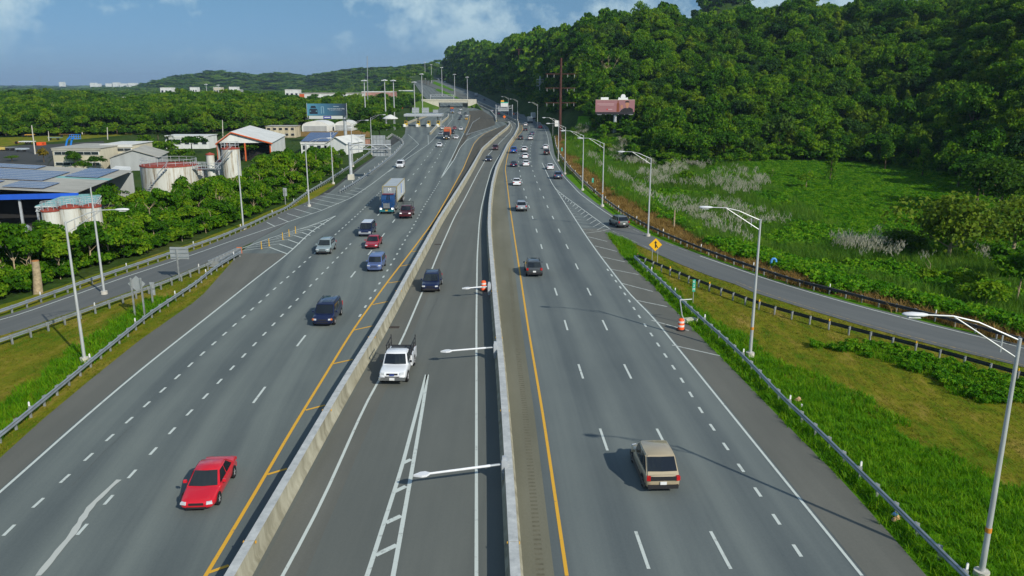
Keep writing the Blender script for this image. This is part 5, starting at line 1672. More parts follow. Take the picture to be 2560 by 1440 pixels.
def billboard_right():
    Y = 300.0
    tl = P(1489, 250, Y); br = P(1586, 280, Y); w = br.x - tl.x; h = tl.z - br.z
    pb = P(1536, 372, Y); bz = H(pb.x, Y)
    e = empty('billboard', (pb.x, Y + 1.0, bz)); cx = (tl.x + br.x) / 2 - pb.x; cz = (tl.z + br.z) / 2 - bz
    mb = MB(); mb.tube((0, 0, -.5), (0, 0, cz), 0.62, 0.55, n=16); mb.build('pole', STEEL_L, e, 40)
    mb = MB(); mb.box((cx, -1.0, cz), (w, 0.3, h)); mb.build('panel', mat('billboard_print_pink', (0.30, 0.145, 0.155), 0.6, 0.3, noise=0.06, scale=.3), e)
    mb = MB(); mb.box((cx, -1.0, cz - h / 2 - .42), (w * .98, .5, .8)); mb.build('underframe', mat('billboard_dark_frame', (0.03, 0.03, 0.035), 0.7, 0.2), e)
    mb = MB(); mb.box((cx, -1.02, cz + h / 2 + .06), (w, .34, .12)); mb.build('top_trim', mat('trim_cream', (0.60, 0.54, 0.40), .6, .3), e)
    mb = MB()
    for k in range(6): mb.box((cx - w * .4 + k * w * .16, -1.8, cz - h / 2 - .9), (1.5 if k in (0, 5) else .2, 1.2, .10))
    mb.build('catwalk', STEEL_L, e)
    # cut-outs standing on the top edge
    mb = MB(); mb.box((cx - w * .27, -1.0, cz + h / 2 + .5), (2.8, .25, .9)); mb.build('top_plate', WHITE_T, e)
    x0 = cx + w * .20
    mb = MB(); z0 = cz + h / 2 + .1
    prof = [(x0 - 1.9, z0), (x0 - 1.6, z0 + .9), (x0 - .9, z0 + .6), (x0 - .85, z0 + 1.4), (x0 - .4, z0 + 1.95), (x0 + .4, z0 + 1.95), (x0 + .85, z0 + 1.4), (x0 + .9, z0 + .6), (x0 + 1.6, z0 + .9), (x0 + 1.9, z0)]
    mb.prism(prof, 'y', -1.15, -0.9); mb.build('top_cutout', WHITE_T, e)
    y = -1.165
    SK = mat('print_tan', (0.42, 0.20, 0.12), .6, .3); DK = mat('print_black', (0.02, 0.02, 0.022), .6, .3)
    # printed figure: dark shoulders, face, hand and a tall bottle shape
    xf = cx + w * .30
    mb = MB(); mb.prism([(xf - 2.6, cz - h / 2 + .02), (xf + 2.4, cz - h / 2 + .02), (xf + 2.2, cz - 1.0), (xf + 1.0, cz - .5), (xf - .9, cz - .7), (xf - 1.9, cz - 1.3)], 'y', y - .01, y); mb.build('printed_shirt', DK, e)
    mb = MB(); mb.lathe([(0, 0)], 3); mb = MB()
    mb.prism([(xf + .15 + .72 * math.cos(t), cz + .65 + 1.0 * math.sin(t)) for t in np.linspace(0, 6.28, 14)[:-1]], 'y', y - .02, y - .011)
    mb.prism([(xf + .15 - .35, cz - .75), (xf + .5, cz - .75), (xf + .55, cz + .1), (xf - .2, cz + .1)], 'y', y - .018, y - .011); mb.build('printed_face', SK, e)
    mb = MB(); mb.prism([(xf + .1 + .85 * math.cos(t), cz + 1.25 + .62 * math.sin(t)) for t in np.linspace(0, 3.14, 9)], 'y', y - .03, y - .021); mb.build('printed_hair', DK, e)
    mb = MB(); mb.prism([(xf - 1.85 + .5 * math.cos(t), cz - .25 + .7 * math.sin(t)) for t in np.linspace(0, 6.28, 10)[:-1]], 'y', y - .02, y - .011); mb.build('printed_hand', SK, e)
    xb = cx + w * .075
    mb = MB(); mb.prism([(xb - .5, cz - h / 2 + .1), (xb + .5, cz - h / 2 + .1), (xb + .5, cz + .7), (xb + .2, cz + 1.3), (xb + .2, cz + 1.9), (xb - .2, cz + 1.9), (xb - .2, cz + 1.3), (xb - .5, cz + .7)], 'y', y - .01, y); mb.build('printed_bottle', mat('print_amber', (0.20, 0.06, 0.03), .5, .3), e)
    mb = MB(); mb.box((cx - w * .24, y, cz + .75), (6.2, .012, .22)); mb.box((cx - w * .22, y, cz + .3), (5.2, .012, .14)); mb.build('printed_text_lines', mat('print_rose', (0.50, 0.33, 0.34), .6, .3), e)
    mb = MB(); mb.prism([(cx - w * .2 + .26 * math.cos(t), cz - 1.2 + .26 * math.sin(t)) for t in np.linspace(0, 6.28, 10)[:-1]], 'y', y - .01, y); mb.build('printed_dot', mat('print_red', (0.55, 0.03, 0.03), .6, .3), e)
    mb = MB(); mb.box((cx - w * .12, y, cz - 1.2), (1.5, .012, .26)); mb.build('printed_word', MATS['print_rose'], e)
    tag(e, 'pink billboard with a printed figure and white cut-outs on top, in front of the forest', 'billboard')


billboard_right()


# cantilever sign seen from behind
def cantilever():
    b = G(878, 449); Y = b.y
    e = empty('cantilever_sign', tuple(b)); R_ = lambda px, py: P(px, py, Y) - b
    mb = MB(); mb.box((0, 0, 0.55), (1.3, 1.3, 1.3), taper=.92); mb.build('footing', CONC_W, e)
    t = R_(876, 357)
    mb = MB(); mb.tube((0, 0, 1.0), (0, 0, t.z), 0.36, 0.33, n=16); mb.tube((0, 0, t.z), (0, 0, t.z + .08), 0.40, n=16); mb.build('column', STEEL_L, e, 40)
    z1 = R_(880, 362).z; z2 = R_(880, 373).z; x1 = R_(977, 366).x
    for sd in (-.35, .35):
        mb = MB()
        mb.tube((0, sd, z1), (x1, sd, z1), .09, n=8); mb.tube((0, sd, z2), (x1, sd, z2), .09, n=8)
        for k in range(6):
            xa = x1 * k / 6; xb = x1 * (k + 1) / 6
            mb.tube((xa, sd, z1 if k % 2 else z2), (xb, sd, z2 if k % 2 else z1), .06, n=6)
        mb.build('truss', STEEL_L, e)
    for (xa, xb, ya, yb) in [(930, 962, 339, 391), (962.4, 975, 350, 390)]:
        p0 = R_(xa, yb); p1 = R_(xb, ya)
        mb = MB(); mb.box(((p0.x + p1.x) / 2, .62, (p0.z + p1.z) / 2), (p1.x - p0.x, .08, p1.z - p0.z)); pn = mb.build('sign_panel', ALU, e)
        mb = MB()
        for k in range(4): mb.box((p0.x + (p1.x - p0.x) * (k + .5) / 4, .53, (p0.z + p1.z) / 2), (.09, .09, p1.z - p0.z))
        for k in range(3): mb.box(((p0.x + p1.x) / 2, .545, p0.z + (p1.z - p0.z) * (k + .5) / 3), (p1.x - p0.x, .05, .09))
        mb.build('stiffener', GALV_POST, pn)
    tag(e, 'cantilever highway sign on a thick grey column, seen from behind', 'sign')


cantilever()


# sign backs at the exit
def sign_back(px, py_b, px0, px1, py0, py1, label, posts=1, diamond=False, bars=3, m_=None):
    b = G(px, py_b); Y = b.y; e = empty('road_sign', tuple(b)); R_ = lambda x, y: P(x, y, Y) - b
    p0 = R_(px0, py1); p1 = R_(px1, py0); c = (p0 + p1) / 2; w = p1.x - p0.x; h = p1.z - p0.z
    mb = MB()
    if diamond:
        mb.prism([(c.x - w / 2, c.z), (c.x, c.z - h / 2), (c.x + w / 2, c.z), (c.x, c.z + h / 2)], 'y', .08, .10)
    else: mb.box((c.x, .09, c.z), (w, .03, h))
    mb.build('sign_panel', m_ or ALU, e)
    for k in range(posts):
        xx = 0 if posts == 1 else (c.x - w * .28 if k == 0 else c.x + w * .28)
        mb = MB(); mb.box((xx, 0, c.z * .5 + h * .2), (.13, .11, c.z + h * .35)); mb.build('post', GALV_POST, e)
    if not diamond:
        for k in range(bars):
            mb = MB(); mb.box((c.x, .055, p0.z + h * (k + .5) / bars), (w, .04, .12)); mb.build('crossbar', GALV, e)
    tag(e, label, 'sign')


sign_back(449, 702, 426, 469, 618, 648, 'rectangular sign back with three bars on one post by the exit ramp')
sign_back(345, 790, 321, 360, 690, 730, 'diamond sign seen from behind on two thin posts', 2, True)
sign_back(383, 762, 376, 384, 706, 738, 'narrow sign seen edge-on beside the diamond sign back', bars=1)
sign_back(714, 512, 708, 716, 470, 490, 'small narrow sign in the shrubs below the lamp post', bars=1)
sign_back(1382, 340, 1387, 1396, 301, 316, 'small white sign board beside the rusty power pole', m_=WHITE_PL, bars=1)


def merge_sign():
    b = G(1638, 664); Y = b.y; e = empty('merge_sign', tuple(b)); R_ = lambda x, y: P(x, y, Y) - b
    c = R_(1639, 612); r = (R_(1656, 612).x - R_(1622, 612).x) / 2
    dia = lambda q: [(c.x - q, c.z), (c.x, c.z - q), (c.x + q, c.z), (c.x, c.z + q)]
    mb = MB(); mb.prism(dia(r), 'y', .05, .07); pn = mb.build('sign_panel', mat('sign_black', (0.02, 0.018, 0.012), .6, .3), e)
    mb = MB(); mb.prism(dia(r * .97), 'y', .04, .05); mb.build('yellow_face', mat('sign_yellow', (0.80, 0.44, 0.01), .45, .4), pn)
    s = r / 0.75; y0, y1 = .028, .04
    mb = MB()
    mb.prism([(c.x - .06 * s, c.z - .36 * s), (c.x + .06 * s, c.z - .36 * s), (c.x + .06 * s, c.z + .22 * s), (c.x - .06 * s, c.z + .22 * s)], 'y', y0, y1)
    mb.prism([(c.x - .17 * s, c.z + .18 * s), (c.x + .17 * s, c.z + .18 * s), (c.x, c.z + .44 * s)], 'y', y0 - .002, y1)
    mb.prism([(c.x + .20 * s, c.z - .36 * s), (c.x + .30 * s, c.z - .32 * s), (c.x + .06 * s, c.z + .06 * s), (c.x + .04 * s, c.z - .10 * s)], 'y', y0 - .001, y1)
    mb.build('merge_arrow', MATS['sign_black'], pn)
    for sd in (-.32, .32):
        mb = MB(); mb.box((c.x + sd, .10, (c.z + .2) / 2), (.06, .05, c.z + .2)); mb.build('post', GALV_POST, e)
    tag(e, 'yellow diamond merge sign with a black arrow between highway and ramp', 'sign')


merge_sign()
GRN_S = mat('sign_green', (0.02, 0.36, 0.24), .45, .4)


def mile_marker(px, py_b, py0, py1, wpx, label, txt, hz=0.0):
    b = G(px, py_b, hz); Y = b.y; e = empty('mile_marker', tuple(b)); R_ = lambda x, y: P(x, y, Y) - b
    p0 = R_(px - wpx / 2, py1); p1 = R_(px + wpx / 2, py0)
    mb = MB(); mb.box(((p0.x + p1.x) / 2, 0, (p0.z + p1.z) / 2), (p1.x - p0.x, .02, p1.z - p0.z)); pn = mb.build('sign_panel', GRN_S, e)
    mb = MB(); mb.box(((p0.x + p1.x) / 2, .04, p1.z / 2), (.06, .05, p1.z)); mb.build('post', GALV_POST, e)
    h = p1.z - p0.z
    for k, c in enumerate(txt):
        text_mesh('numeral', c, h * .27, WHITE_T, pn, ((p0.x + p1.x) / 2, -.02, p1.z - h * (.19 + .31 * k)), FACE)
    tag(e, label, 'sign', 'green kilometre markers')


mile_marker(1735, 757, 699, 729, 9, 'green kilometre marker in the mown verge below the merge sign', 'K2M')
mile_marker(1482, 462, 445, 458, 5, 'green kilometre marker behind the guardrail in the dry grass', 'K1')
mile_marker(1405, 382, 369, 378, 4, 'small far green kilometre marker beside the lamp posts', 'K')


def barrel(px, py_b, label, z=0.0):
    b = G(px, py_b, z); e = empty('traffic_barrel', tuple(b))
    OR_ = mat('barrel_orange', (0.85, 0.10, 0.012), .5, .4); WH = mat('barrel_reflective_white', (0.72, 0.68, 0.62), .5, .4)
    mb = MB(); mb.lathe([(0.0, .06), (.38, .06), (.38, 0), (.40, 0), (.40, .09), (.30, .11), (.30, .13)], 20); mb.build('base', mat('barrel_rubber', (0.03, 0.03, 0.03), .8, .2), e, 40)
    prof = [(.29, .12), (.285, .34), (.28, .35), (.275, .56), (.27, .57), (.262, .78), (.255, .79), (.245, 1.0), (.20, 1.06), (.12, 1.10), (0, 1.10)]
    mb = MB(); mb.lathe(prof, 20); bd = mb.build('body', OR_, e, 40)
    for z0, r in ((.36, .282), (.72, .269)):
        mb = MB(); mb.lathe([(r, z0), (r + .006, z0), (r + .001, z0 + .17), (r - .005, z0 + .17)], 20); mb.build('reflective_band', WH, bd, 60)
    tag(e, label, 'barrel', 'orange traffic barrels')


barrel(1702, 826, 'orange and white traffic barrel on the right shoulder')
barrel(1209, 727, 'orange traffic barrel in the shade beside the centre barrier gate', 0.0)


# swing gate arms on the centre barrier
def gate(px, py, px_e, py_e, label):
    a = G(px, py, 1.15); b = G(px_e, py_e, 1.05)
    e = empty('barrier_gate', (a.x, a.y, 0)); d = Vector((b.x - a.x, b.y - a.y, -0.05)); z = 1.15
    WB = mat('gate_white', (0.68, 0.70, 0.72), .5, .4, noise=.08, scale=3)
    mb = MB(); mb.box((.10, 0, .95), (.32, .40, .95)); mb.box((.08, 0, 1.45), (.22, .22, .30)); mb.build('pivot_box', STEEL_L, e)
    dd = d.normalized(); t = d.length
    mb = MB(); mb.tube((0, 0, z), dd * 0.9 + Vector((0, 0, z)), .07, n=8); mb.build('arm_bracket', STEEL, e, 40)
    mb = MB(); mb.tube(dd * .7 + Vector((0, 0, z)), dd * (t - .3) + Vector((0, 0, z)), .075, .06, n=10); mb.build('arm', WB, e, 40)
    n2 = Vector((-dd.y, dd.x, 0)); c = dd * (t - .35) + Vector((0, 0, z))
    mb = MB()
    pr = [(-.35, 0), (-.1, .22), (.15, .22), (.55, 0), (.15, -.22), (-.1, -.22)]
    vs = [c + dd * u + n2 * v + Vector((0, 0, w)) for w in (-.06, .06) for u, v in pr]
    mb.add(vs, [tuple(range(6))[::-1], tuple(range(6, 12))] + [(k, (k + 1) % 6, 6 + (k + 1) % 6, 6 + k) for k in range(6)]); mb.build('arm_tip', WB, e)
    mb = MB(); mb.box((.04, -.22, .55), (.18, .05, .5), rx=.3); mb.build('counterweight', STEEL_L, e)
    tag(e, label, 'gate', 'swing gate arms on the centre barrier')


gate(1257, 1160, 1043, 1190, 'white gate arm nearest the camera, over the ladder marking')
gate(1236, 868, 1108, 880, 'white gate arm in the middle of the three on the centre barrier')
gate(1221, 716, 1160, 722, 'white gate arm farthest off, beside the orange barrel')


# yellow flexible posts at the exit gore
fp_ = MB(); fp_.tube((0, 0, 0), (0, 0, 1.0), .05, n=8); fp_.tube((0, 0, 0), (0, 0, .06), .12, n=8)
FP = fp_.mesh('flexible_post', mat('delineator_yellow', (0.62, 0.36, 0.02), .5, .3))
labs = ['first from the crash cushion', 'second from the crash cushion', 'third from the crash cushion', 'fourth from the crash cushion', 'farthest from the crash cushion']
for (x, y), l in zip([(654, 622), (673, 615), (707, 599), (723, 591), (739, 583)], labs):
    o = link('lane_post', FP, None, tuple(G(x, y))); tag(o, 'yellow flexible lane post on the exit gore, ' + l, 'lane post', 'yellow lane posts on the exit gore')
# the bent pipe frame and drain at the guardrail
b = G(1714, 808); e = empty('bent_pipe', tuple(b)); R_ = lambda x, y: P(x, y, b.y) - b
mb = MB(); pts_ = [R_(1714, 808), R_(1705, 788), R_(1700, 750), R_(1730, 748)]
for p_, q_ in zip(pts_[:-1], pts_[1:]): mb.tube(p_, q_, .05, n=8)
mb.build('pipe', POLE, e, 40); mb = MB(); mb.box((.55, .6, .1), (1.1, .7, .35), .3); mb.build('headwall', CONC_W, e); tag(e, 'bent white pipe and small concrete block at the right guardrail', 'pipe')
# blue vent pipe
b = G(1926, 684, -0.4); e = empty('vent_pipe', tuple(b)); R_ = lambda x, y: P(x, y, b.y) - b
t = R_(1926, 652)
BLUE = mat('blue_painted_pipe', (0.08, 0.30, 0.68), .45, .4)
mb = MB(); mb.tube((0, 0, -.2), (0, 0, t.z), .13, n=12); mb.build('riser', BLUE, e, 40)
mb = MB(); pr = [Vector((0.26 - .26 * math.cos(u), 0, t.z + .26 * math.sin(u))) for u in np.linspace(0, PI, 8)]
for p_, q_ in zip(pr[:-1], pr[1:]): mb.tube(p_, q_, .13, n=12)
mb.tube(pr[-1], pr[-1] - Vector((0, 0, .12)), .15, n=12); mb.build('gooseneck', BLUE, e, 40); tag(e, 'light blue gooseneck vent pipe behind the ramp guardrail', 'pipe')
# litter
LIT = [((1995, 998), (.45, .3, .14), (.50, .33, .17), 'tan cardboard scrap in the bright green verge'), ((2240, 1296), (.55, .2, .12), (.48, .30, .14), 'tan cardboard scrap under the right guardrail'), ((2238, 1284), (.30, .22, .10), (.08, .22, .50), 'blue plastic scrap under the right guardrail'), ((2003, 1014), (.22, .16, .12), (.7, .7, .7), 'white litter beside the tan cardboard scrap')]
for (x, y), dim, c, l in LIT:
    g_ = G(x, y, .12); mb = MB(); mb.box((0, 0, 0), dim, .5, taper=.6); mb.box((dim[0] * .25, dim[1] * .3, dim[2] * .5), (dim[0] * .5, dim[1] * .6, .03), .9, rx=.4); o = mb.build('litter_scrap', mat('litter_%d' % (x), c, .7, .2, noise=.2, scale=8)); o.location = g_; tag(o, l, 'litter')
# drain grates in the centre lane shoulder
for k, (x, y) in enumerate([(985, 818), (1095, 611)]):
    g_ = G(x, y, .012); e = link('drain_grate', MB().box((0, 0, 0), (.95, .62, .012)).mesh('frame', mat('grate_rust', (0.07, 0.055, 0.045), .8, .2)), None, tuple(g_))
    for j in range(6):
        mb = MB(); mb.box((-.36 + j * .145, 0, .012), (.05, .5, .012)); mb.build('bar', mat('grate_iron', (0.03, 0.028, 0.026), .7, .3), e)
    tag(e, ['rusty drain grate by the left edge of the centre lanes, beside the white pickup', 'far drain grate by the left edge of the centre lanes'][k], 'drain')

# ================================================================= buildings and yards
def WM(name, c, n=.12, sc=.6, rough=.75, st=(1, 1, .2)): return mat(name, c, rough, .25, noise=n, scale=sc, stretch=st)


W_WHITE = WM('wall_white', (0.62, 0.64, 0.62)); W_CREAM = WM('wall_cream', (0.50, 0.47, 0.36)); W_GREY = WM('wall_grey', (0.34, 0.36, 0.36))
R_GREY = WM('roof_grey_sheet', (0.36, 0.35, 0.30), .15, .25, .6, (1, 1, 1)); R_WHITE = WM('roof_white_sheet', (0.60, 0.61, 0.58), .1, .3, .6, (1, 1, 1)); R_TEAL = WM('roof_teal_sheet', (0.20, 0.42, 0.40), .15, .3, .6, (1, 1, 1))
INT_SHADE = WM('painted_interior_shade', (0.018, 0.018, 0.018), .2); GLASSW = mat('window_glass_dark', (0.02, 0.03, 0.035), .12, .6); BLUEF = WM('fascia_blue', (0.015, 0.09, 0.50), .1)  # first one paints interior shade as near-black colour
ORANGE_T = WM('trim_orange_red', (0.52, 0.11, 0.035), .15); SOLAR = mat('solar_glass', (0.045, 0.075, 0.17), .25, .5, noise=.12, scale=.5)
RUSTY = mat('rust_red', (0.28, 0.06, 0.04), .8, .2, noise=.3, scale=1.2)


def tank_mat():
    m, nt, b = nodes_of('tank_paint_stained')
    N, L = nt.nodes, nt.links
    tcn = N.new('ShaderNodeTexCoord'); mpn = N.new('ShaderNodeMapping'); mpn.inputs['Scale'].default_value = (1.3, 1.3, 0.10); L.new(tcn.outputs['Object'], mpn.inputs[0])
    t = N.new('ShaderNodeTexNoise'); t.inputs['Scale'].default_value = 1.6; t.inputs['Detail'].default_value = 7; t.inputs['Roughness'].default_value = .7; L.new(mpn.outputs[0], t.inputs['Vector'])
    r = N.new('ShaderNodeValToRGB'); e = r.color_ramp.elements
    e[0].position = .30; e[0].color = (0.10, 0.065, 0.04, 1); e[1].position = .52; e[1].color = (0.56, 0.57, 0.52, 1); k = e.new(.40); k.color = (0.38, 0.34, 0.26, 1)
    L.new(t.outputs[0], r.inputs[0]); L.new(r.outputs[0], b.inputs['Base Color']); b.inputs['Roughness'].default_value = .7
    return m


TANK = tank_mat()


def railing(mb, pts, h=1.1, r=.035):
    for a, b in zip(pts[:-1], pts[1:]):
        for z in (h, h * .5): mb.tube(Vector(a) + Vector((0, 0, z)), Vector(b) + Vector((0, 0, z)), r, n=5)
    for a in pts: mb.tube(a, Vector(a) + Vector((0, 0, h)), r, n=5)


def tank(px0, px1, py_top, Y, label, roof=RUSTY, rail=True, stair=False, cone=.35):
    a = P(px0, py_top, Y); b = P(px1, py_top, Y); r = (b.x - a.x) / 2; cx = (a.x + b.x) / 2; h = a.z
    e = empty('storage_tank', (cx, Y + r, 0))
    mb = MB(); mb.lathe([(r, 0), (r, h)], 40); mb.build('shell', TANK, e, 40)
    mb = MB(); mb.lathe([(r + .08, h - .15), (r + .08, h + .05), (r, h + .06), (r * .5, h + cone * .55), (0.01, h + cone)], 40); mb.build('roof', roof, e, 40)
    if rail:
        mb = MB(); n = max(10, int(r * 4)); railing(mb, [(r * .97 * math.cos(2 * PI * k / n), r * .97 * math.sin(2 * PI * k / n), h) for k in range(n + 1)]); mb.build('railing', STEEL_L, e)
    if stair:
        mb = MB(); n = 16
        for k in range(n):
            t = -2.35 + 1.15 * k / n; z = h * k / n; c, s = math.cos(t), math.sin(t)
            mb.box(((r + .45) * c, (r + .45) * s, z + .1), (.9, .35, .06), t)
            if k % 3 == 0: mb.tube(((r + .85) * c, (r + .85) * s, z), ((r + .85) * c, (r + .85) * s, z + 1.0), .03, n=5)
        for dz in (0, 1.0): mb.tube(((r + .85) * math.cos(-2.35), (r + .85) * math.sin(-2.35), dz), ((r + .85) * math.cos(-1.2), (r + .85) * math.sin(-1.2), h + dz), .05, n=6)
        mb.build('stair', STEEL_L, e)
    tag(e, label, 'tank', 'storage tanks in the yard')
    return e


tank(324, 463, 418, 146, 'wide white storage tank with rust streaks and a red roof', stair=True)
tank(545, 590, 372, 152, 'tallest white storage tank with a railed red top')
tank(462, 512, 424, 152, 'medium streaked storage tank between the wide one and the tallest one')
tank(511, 531, 386, 150, 'slim upright white tank in front of the tallest tank', rail=False)
tank(530, 558, 405, 156, 'low white tank tucked beside the tallest tank', rail=False)
tank(93, 134, 528, 103, 'leftmost of the three small rusty tanks under the teal roof')
tank(134, 184, 520, 104, 'middle of the three small rusty tanks under the teal roof')
tank(190, 238, 518, 105, 'rightmost of the three small rusty tanks under the teal roof')
# catwalk between the tanks
a = P(470, 408, 150); e = empty('tank_catwalk', (a.x, 150, 0)); mb = MB(); z = 5.6
mb.box((2.6, 0, z), (6.5, 1.0, .1)); mb.build('deck', STEEL, e)
mb = MB(); railing(mb, [(-.6 + k * .8, -.5, z) for k in range(9)]); railing(mb, [(-.6 + k * .8, .5, z) for k in range(9)]); mb.build('railing', STEEL_L, e)
mb = MB()
for k in range(14): mb.box((5.2 + k * .24, -.2, z + .28 * k * .9), (.3, .9, .05))
for sd in (-.65, .25):
    for dz in (0, 1.0): mb.tube((5.2, sd, z + dz), (8.6, sd, z + 3.5 + dz), .045, n=6)
mb.build('stair', STEEL_L, e)
mb = MB()
for x in (-.4, 2.6, 5.6): mb.tube((x, 0, 0), (x, 0, z), .1, n=8)
mb.build('leg', STEEL_L, e); tag(e, 'steel catwalk and stairs climbing between the storage tanks', 'catwalk')


# solar-roofed warehouse
def solar_warehouse():
    x0, x1, y0, y1 = -125.0, -66.0, 111.0, 142.0
    zr = lambda x: 5.5 + (x1 - x) * 0.075 if x > -102 else 5.5 + (x1 + 102) * .075 - (-102 - x) * .075
    e = empty('solar_warehouse', ((x0 + x1) / 2, (y0 + y1) / 2, 0), .19); o = Vector(e.location)
    L_ = lambda x, y, z: (x - o.x, y - o.y, z)
    for i, (xa, xb) in enumerate(((x0, -102), (-102, x1))):
        n = 12
        for k in range(n):      # roof sheets
            ya = y0 + (y1 - y0) * k / n; yb = y0 + (y1 - y0) * (k + 1) / n - .04
            mb = MB(); vs = [L_(xa, ya, zr(xa)), L_(xb, ya, zr(xb)), L_(xb, yb, zr(xb)), L_(xa, yb, zr(xa))]
            vs += [(v[0], v[1], v[2] + .08) for v in vs]
            mb.add(vs, [(0, 3, 2, 1), (4, 5, 6, 7), (0, 1, 5, 4), (1, 2, 6, 5), (2, 3, 7, 6), (3, 0, 4, 7)])
            mb.build('roof_sheet', R_GREY if k != 6 or i == 0 else R_TEAL, e)
    mb = MB(); mb.box(L_((x0 + x1) / 2, y1 - .2, 2.6), (x1 - x0, .3, 5.2)); mb.box(L_(x0 + .2, (y0 + y1) / 2, 2.6), (.3, y1 - y0 - 1, 5.2)); mb.build('wall', W_GREY, e)
    mb = MB(); mb.box(L_((x0 + x1) / 2, y0 + 6, 2.6), (x1 - x0 - 6, .3, 5.2)); mb.build('shade_backing', INT_SHADE, e)  # near-black sheet that paints the shade under the roof
    mb = MB(); mb.box(L_((x0 + x1) / 2, y0 - .1, 5.15), (x1 - x0 + .3, .25, .75)); mb.build('blue_fascia', BLUEF, e)
    for x in np.arange(x0 + 3, x1, 6.0):
        mb = MB(); mb.box(L_(x, y0 + .4, 2.4), (.3, .3, 4.8)); mb.build('column', STEEL_L, e)
    for (xa, xb, ya, yb) in [(-92, -74, 121, 134), (-92, -78.5, 112.5, 119), (-102, -93.5, 115, 137), (-73, -68, 128, 141), (-76.5, -71, 112.5, 119.5), (-92, -80, 136, 141)]:
        nx_ = max(1, int(round((xb - xa) / 1.05))); ny_ = max(1, int(round((yb - ya) / 2.0)))
        mb = MB(); vs = [L_(xa, ya, zr(xa) + .2), L_(xb, ya, zr(xb) + .2), L_(xb, yb, zr(xb) + .2), L_(xa, yb, zr(xa) + .2)]
        vs += [(v[0], v[1], v[2] + .06) for v in vs]
        mb.add(vs, [(0, 3, 2, 1), (4, 5, 6, 7), (0, 1, 5, 4), (1, 2, 6, 5), (2, 3, 7, 6), (3, 0, 4, 7)]); ar = mb.build('solar_array', SOLAR, e)
        mb = MB()
        for k in range(ny_ + 1):
            y = ya + (yb - ya) * k / ny_; a_ = L_(xa, y, zr(xa) + .265); b_ = L_(xb, y, zr(xb) + .265)
            mb.tube(a_, b_, .022, n=4)
        mb.build('panel_seams', STEEL_L, ar)
    tag(e, 'wide warehouse with solar arrays on a grey roof and a blue fascia', 'warehouse')


solar_warehouse()
# teal canopy in front of the small tanks, white canopy by the wide tank
def canopy(name, corners, posts_z, m_, label, trim=W_WHITE):
    """corners: (px, py, Y) of the roof"""
    C4 = [P(*c) for c in corners]; o = sum(C4, Vector()) / 4
    e = empty(name, (o.x, o.y, 0)); off = Vector((o.x, o.y, 0))
    vs = [v - off for v in C4] + [v - off + Vector((0, 0, .12)) for v in C4]
    mb = MB(); mb.add(vs, [(0, 3, 2, 1), (4, 5, 6, 7), (0, 1, 5, 4), (1, 2, 6, 5), (2, 3, 7, 6), (3, 0, 4, 7)]); mb.build('roof', m_, e)
    for k in range(4):
        a_, b_ = vs[k], vs[(k + 1) % 4]
        mb = MB(); mb.tube(a_ - Vector((0, 0, .05)), b_ - Vector((0, 0, .05)), .09, n=6); mb.tube(a_ - Vector((0, 0, .6)), b_ - Vector((0, 0, .6)), .06, n=6)
        n = 8
        for j in range(n): mb.tube(a_.lerp(b_, j / n) - Vector((0, 0, .05 + .55 * (j % 2))), a_.lerp(b_, (j + 1) / n) - Vector((0, 0, .05 + .55 * ((j + 1) % 2))), .04, n=5)
        mb.build('truss', trim, e)
        mb = MB(); mb.box((a_.x * .96, a_.y * .96, a_.z / 2), (.22, .22, a_.z)); mb.build('post', STEEL_L, e)
    tag(e, label, 'canopy')


canopy('open_canopy', [(88, 517, 107), (236, 512, 107), (255, 486, 118), (165, 488, 118)], 0, R_TEAL, 'teal sheet canopy above the small rusty tanks')
canopy('open_canopy', [(242, 446, 150), (324, 444, 150), (326, 418, 165), (290, 416, 165)], 0, R_WHITE, 'white sheet canopy left of the wide tank')
canopy('open_canopy', [(-40, 612, 100), (160, 622, 98), (170, 598, 104), (60, 592, 106)], 0, R_WHITE, 'long white low roof in front of the parked tanker')


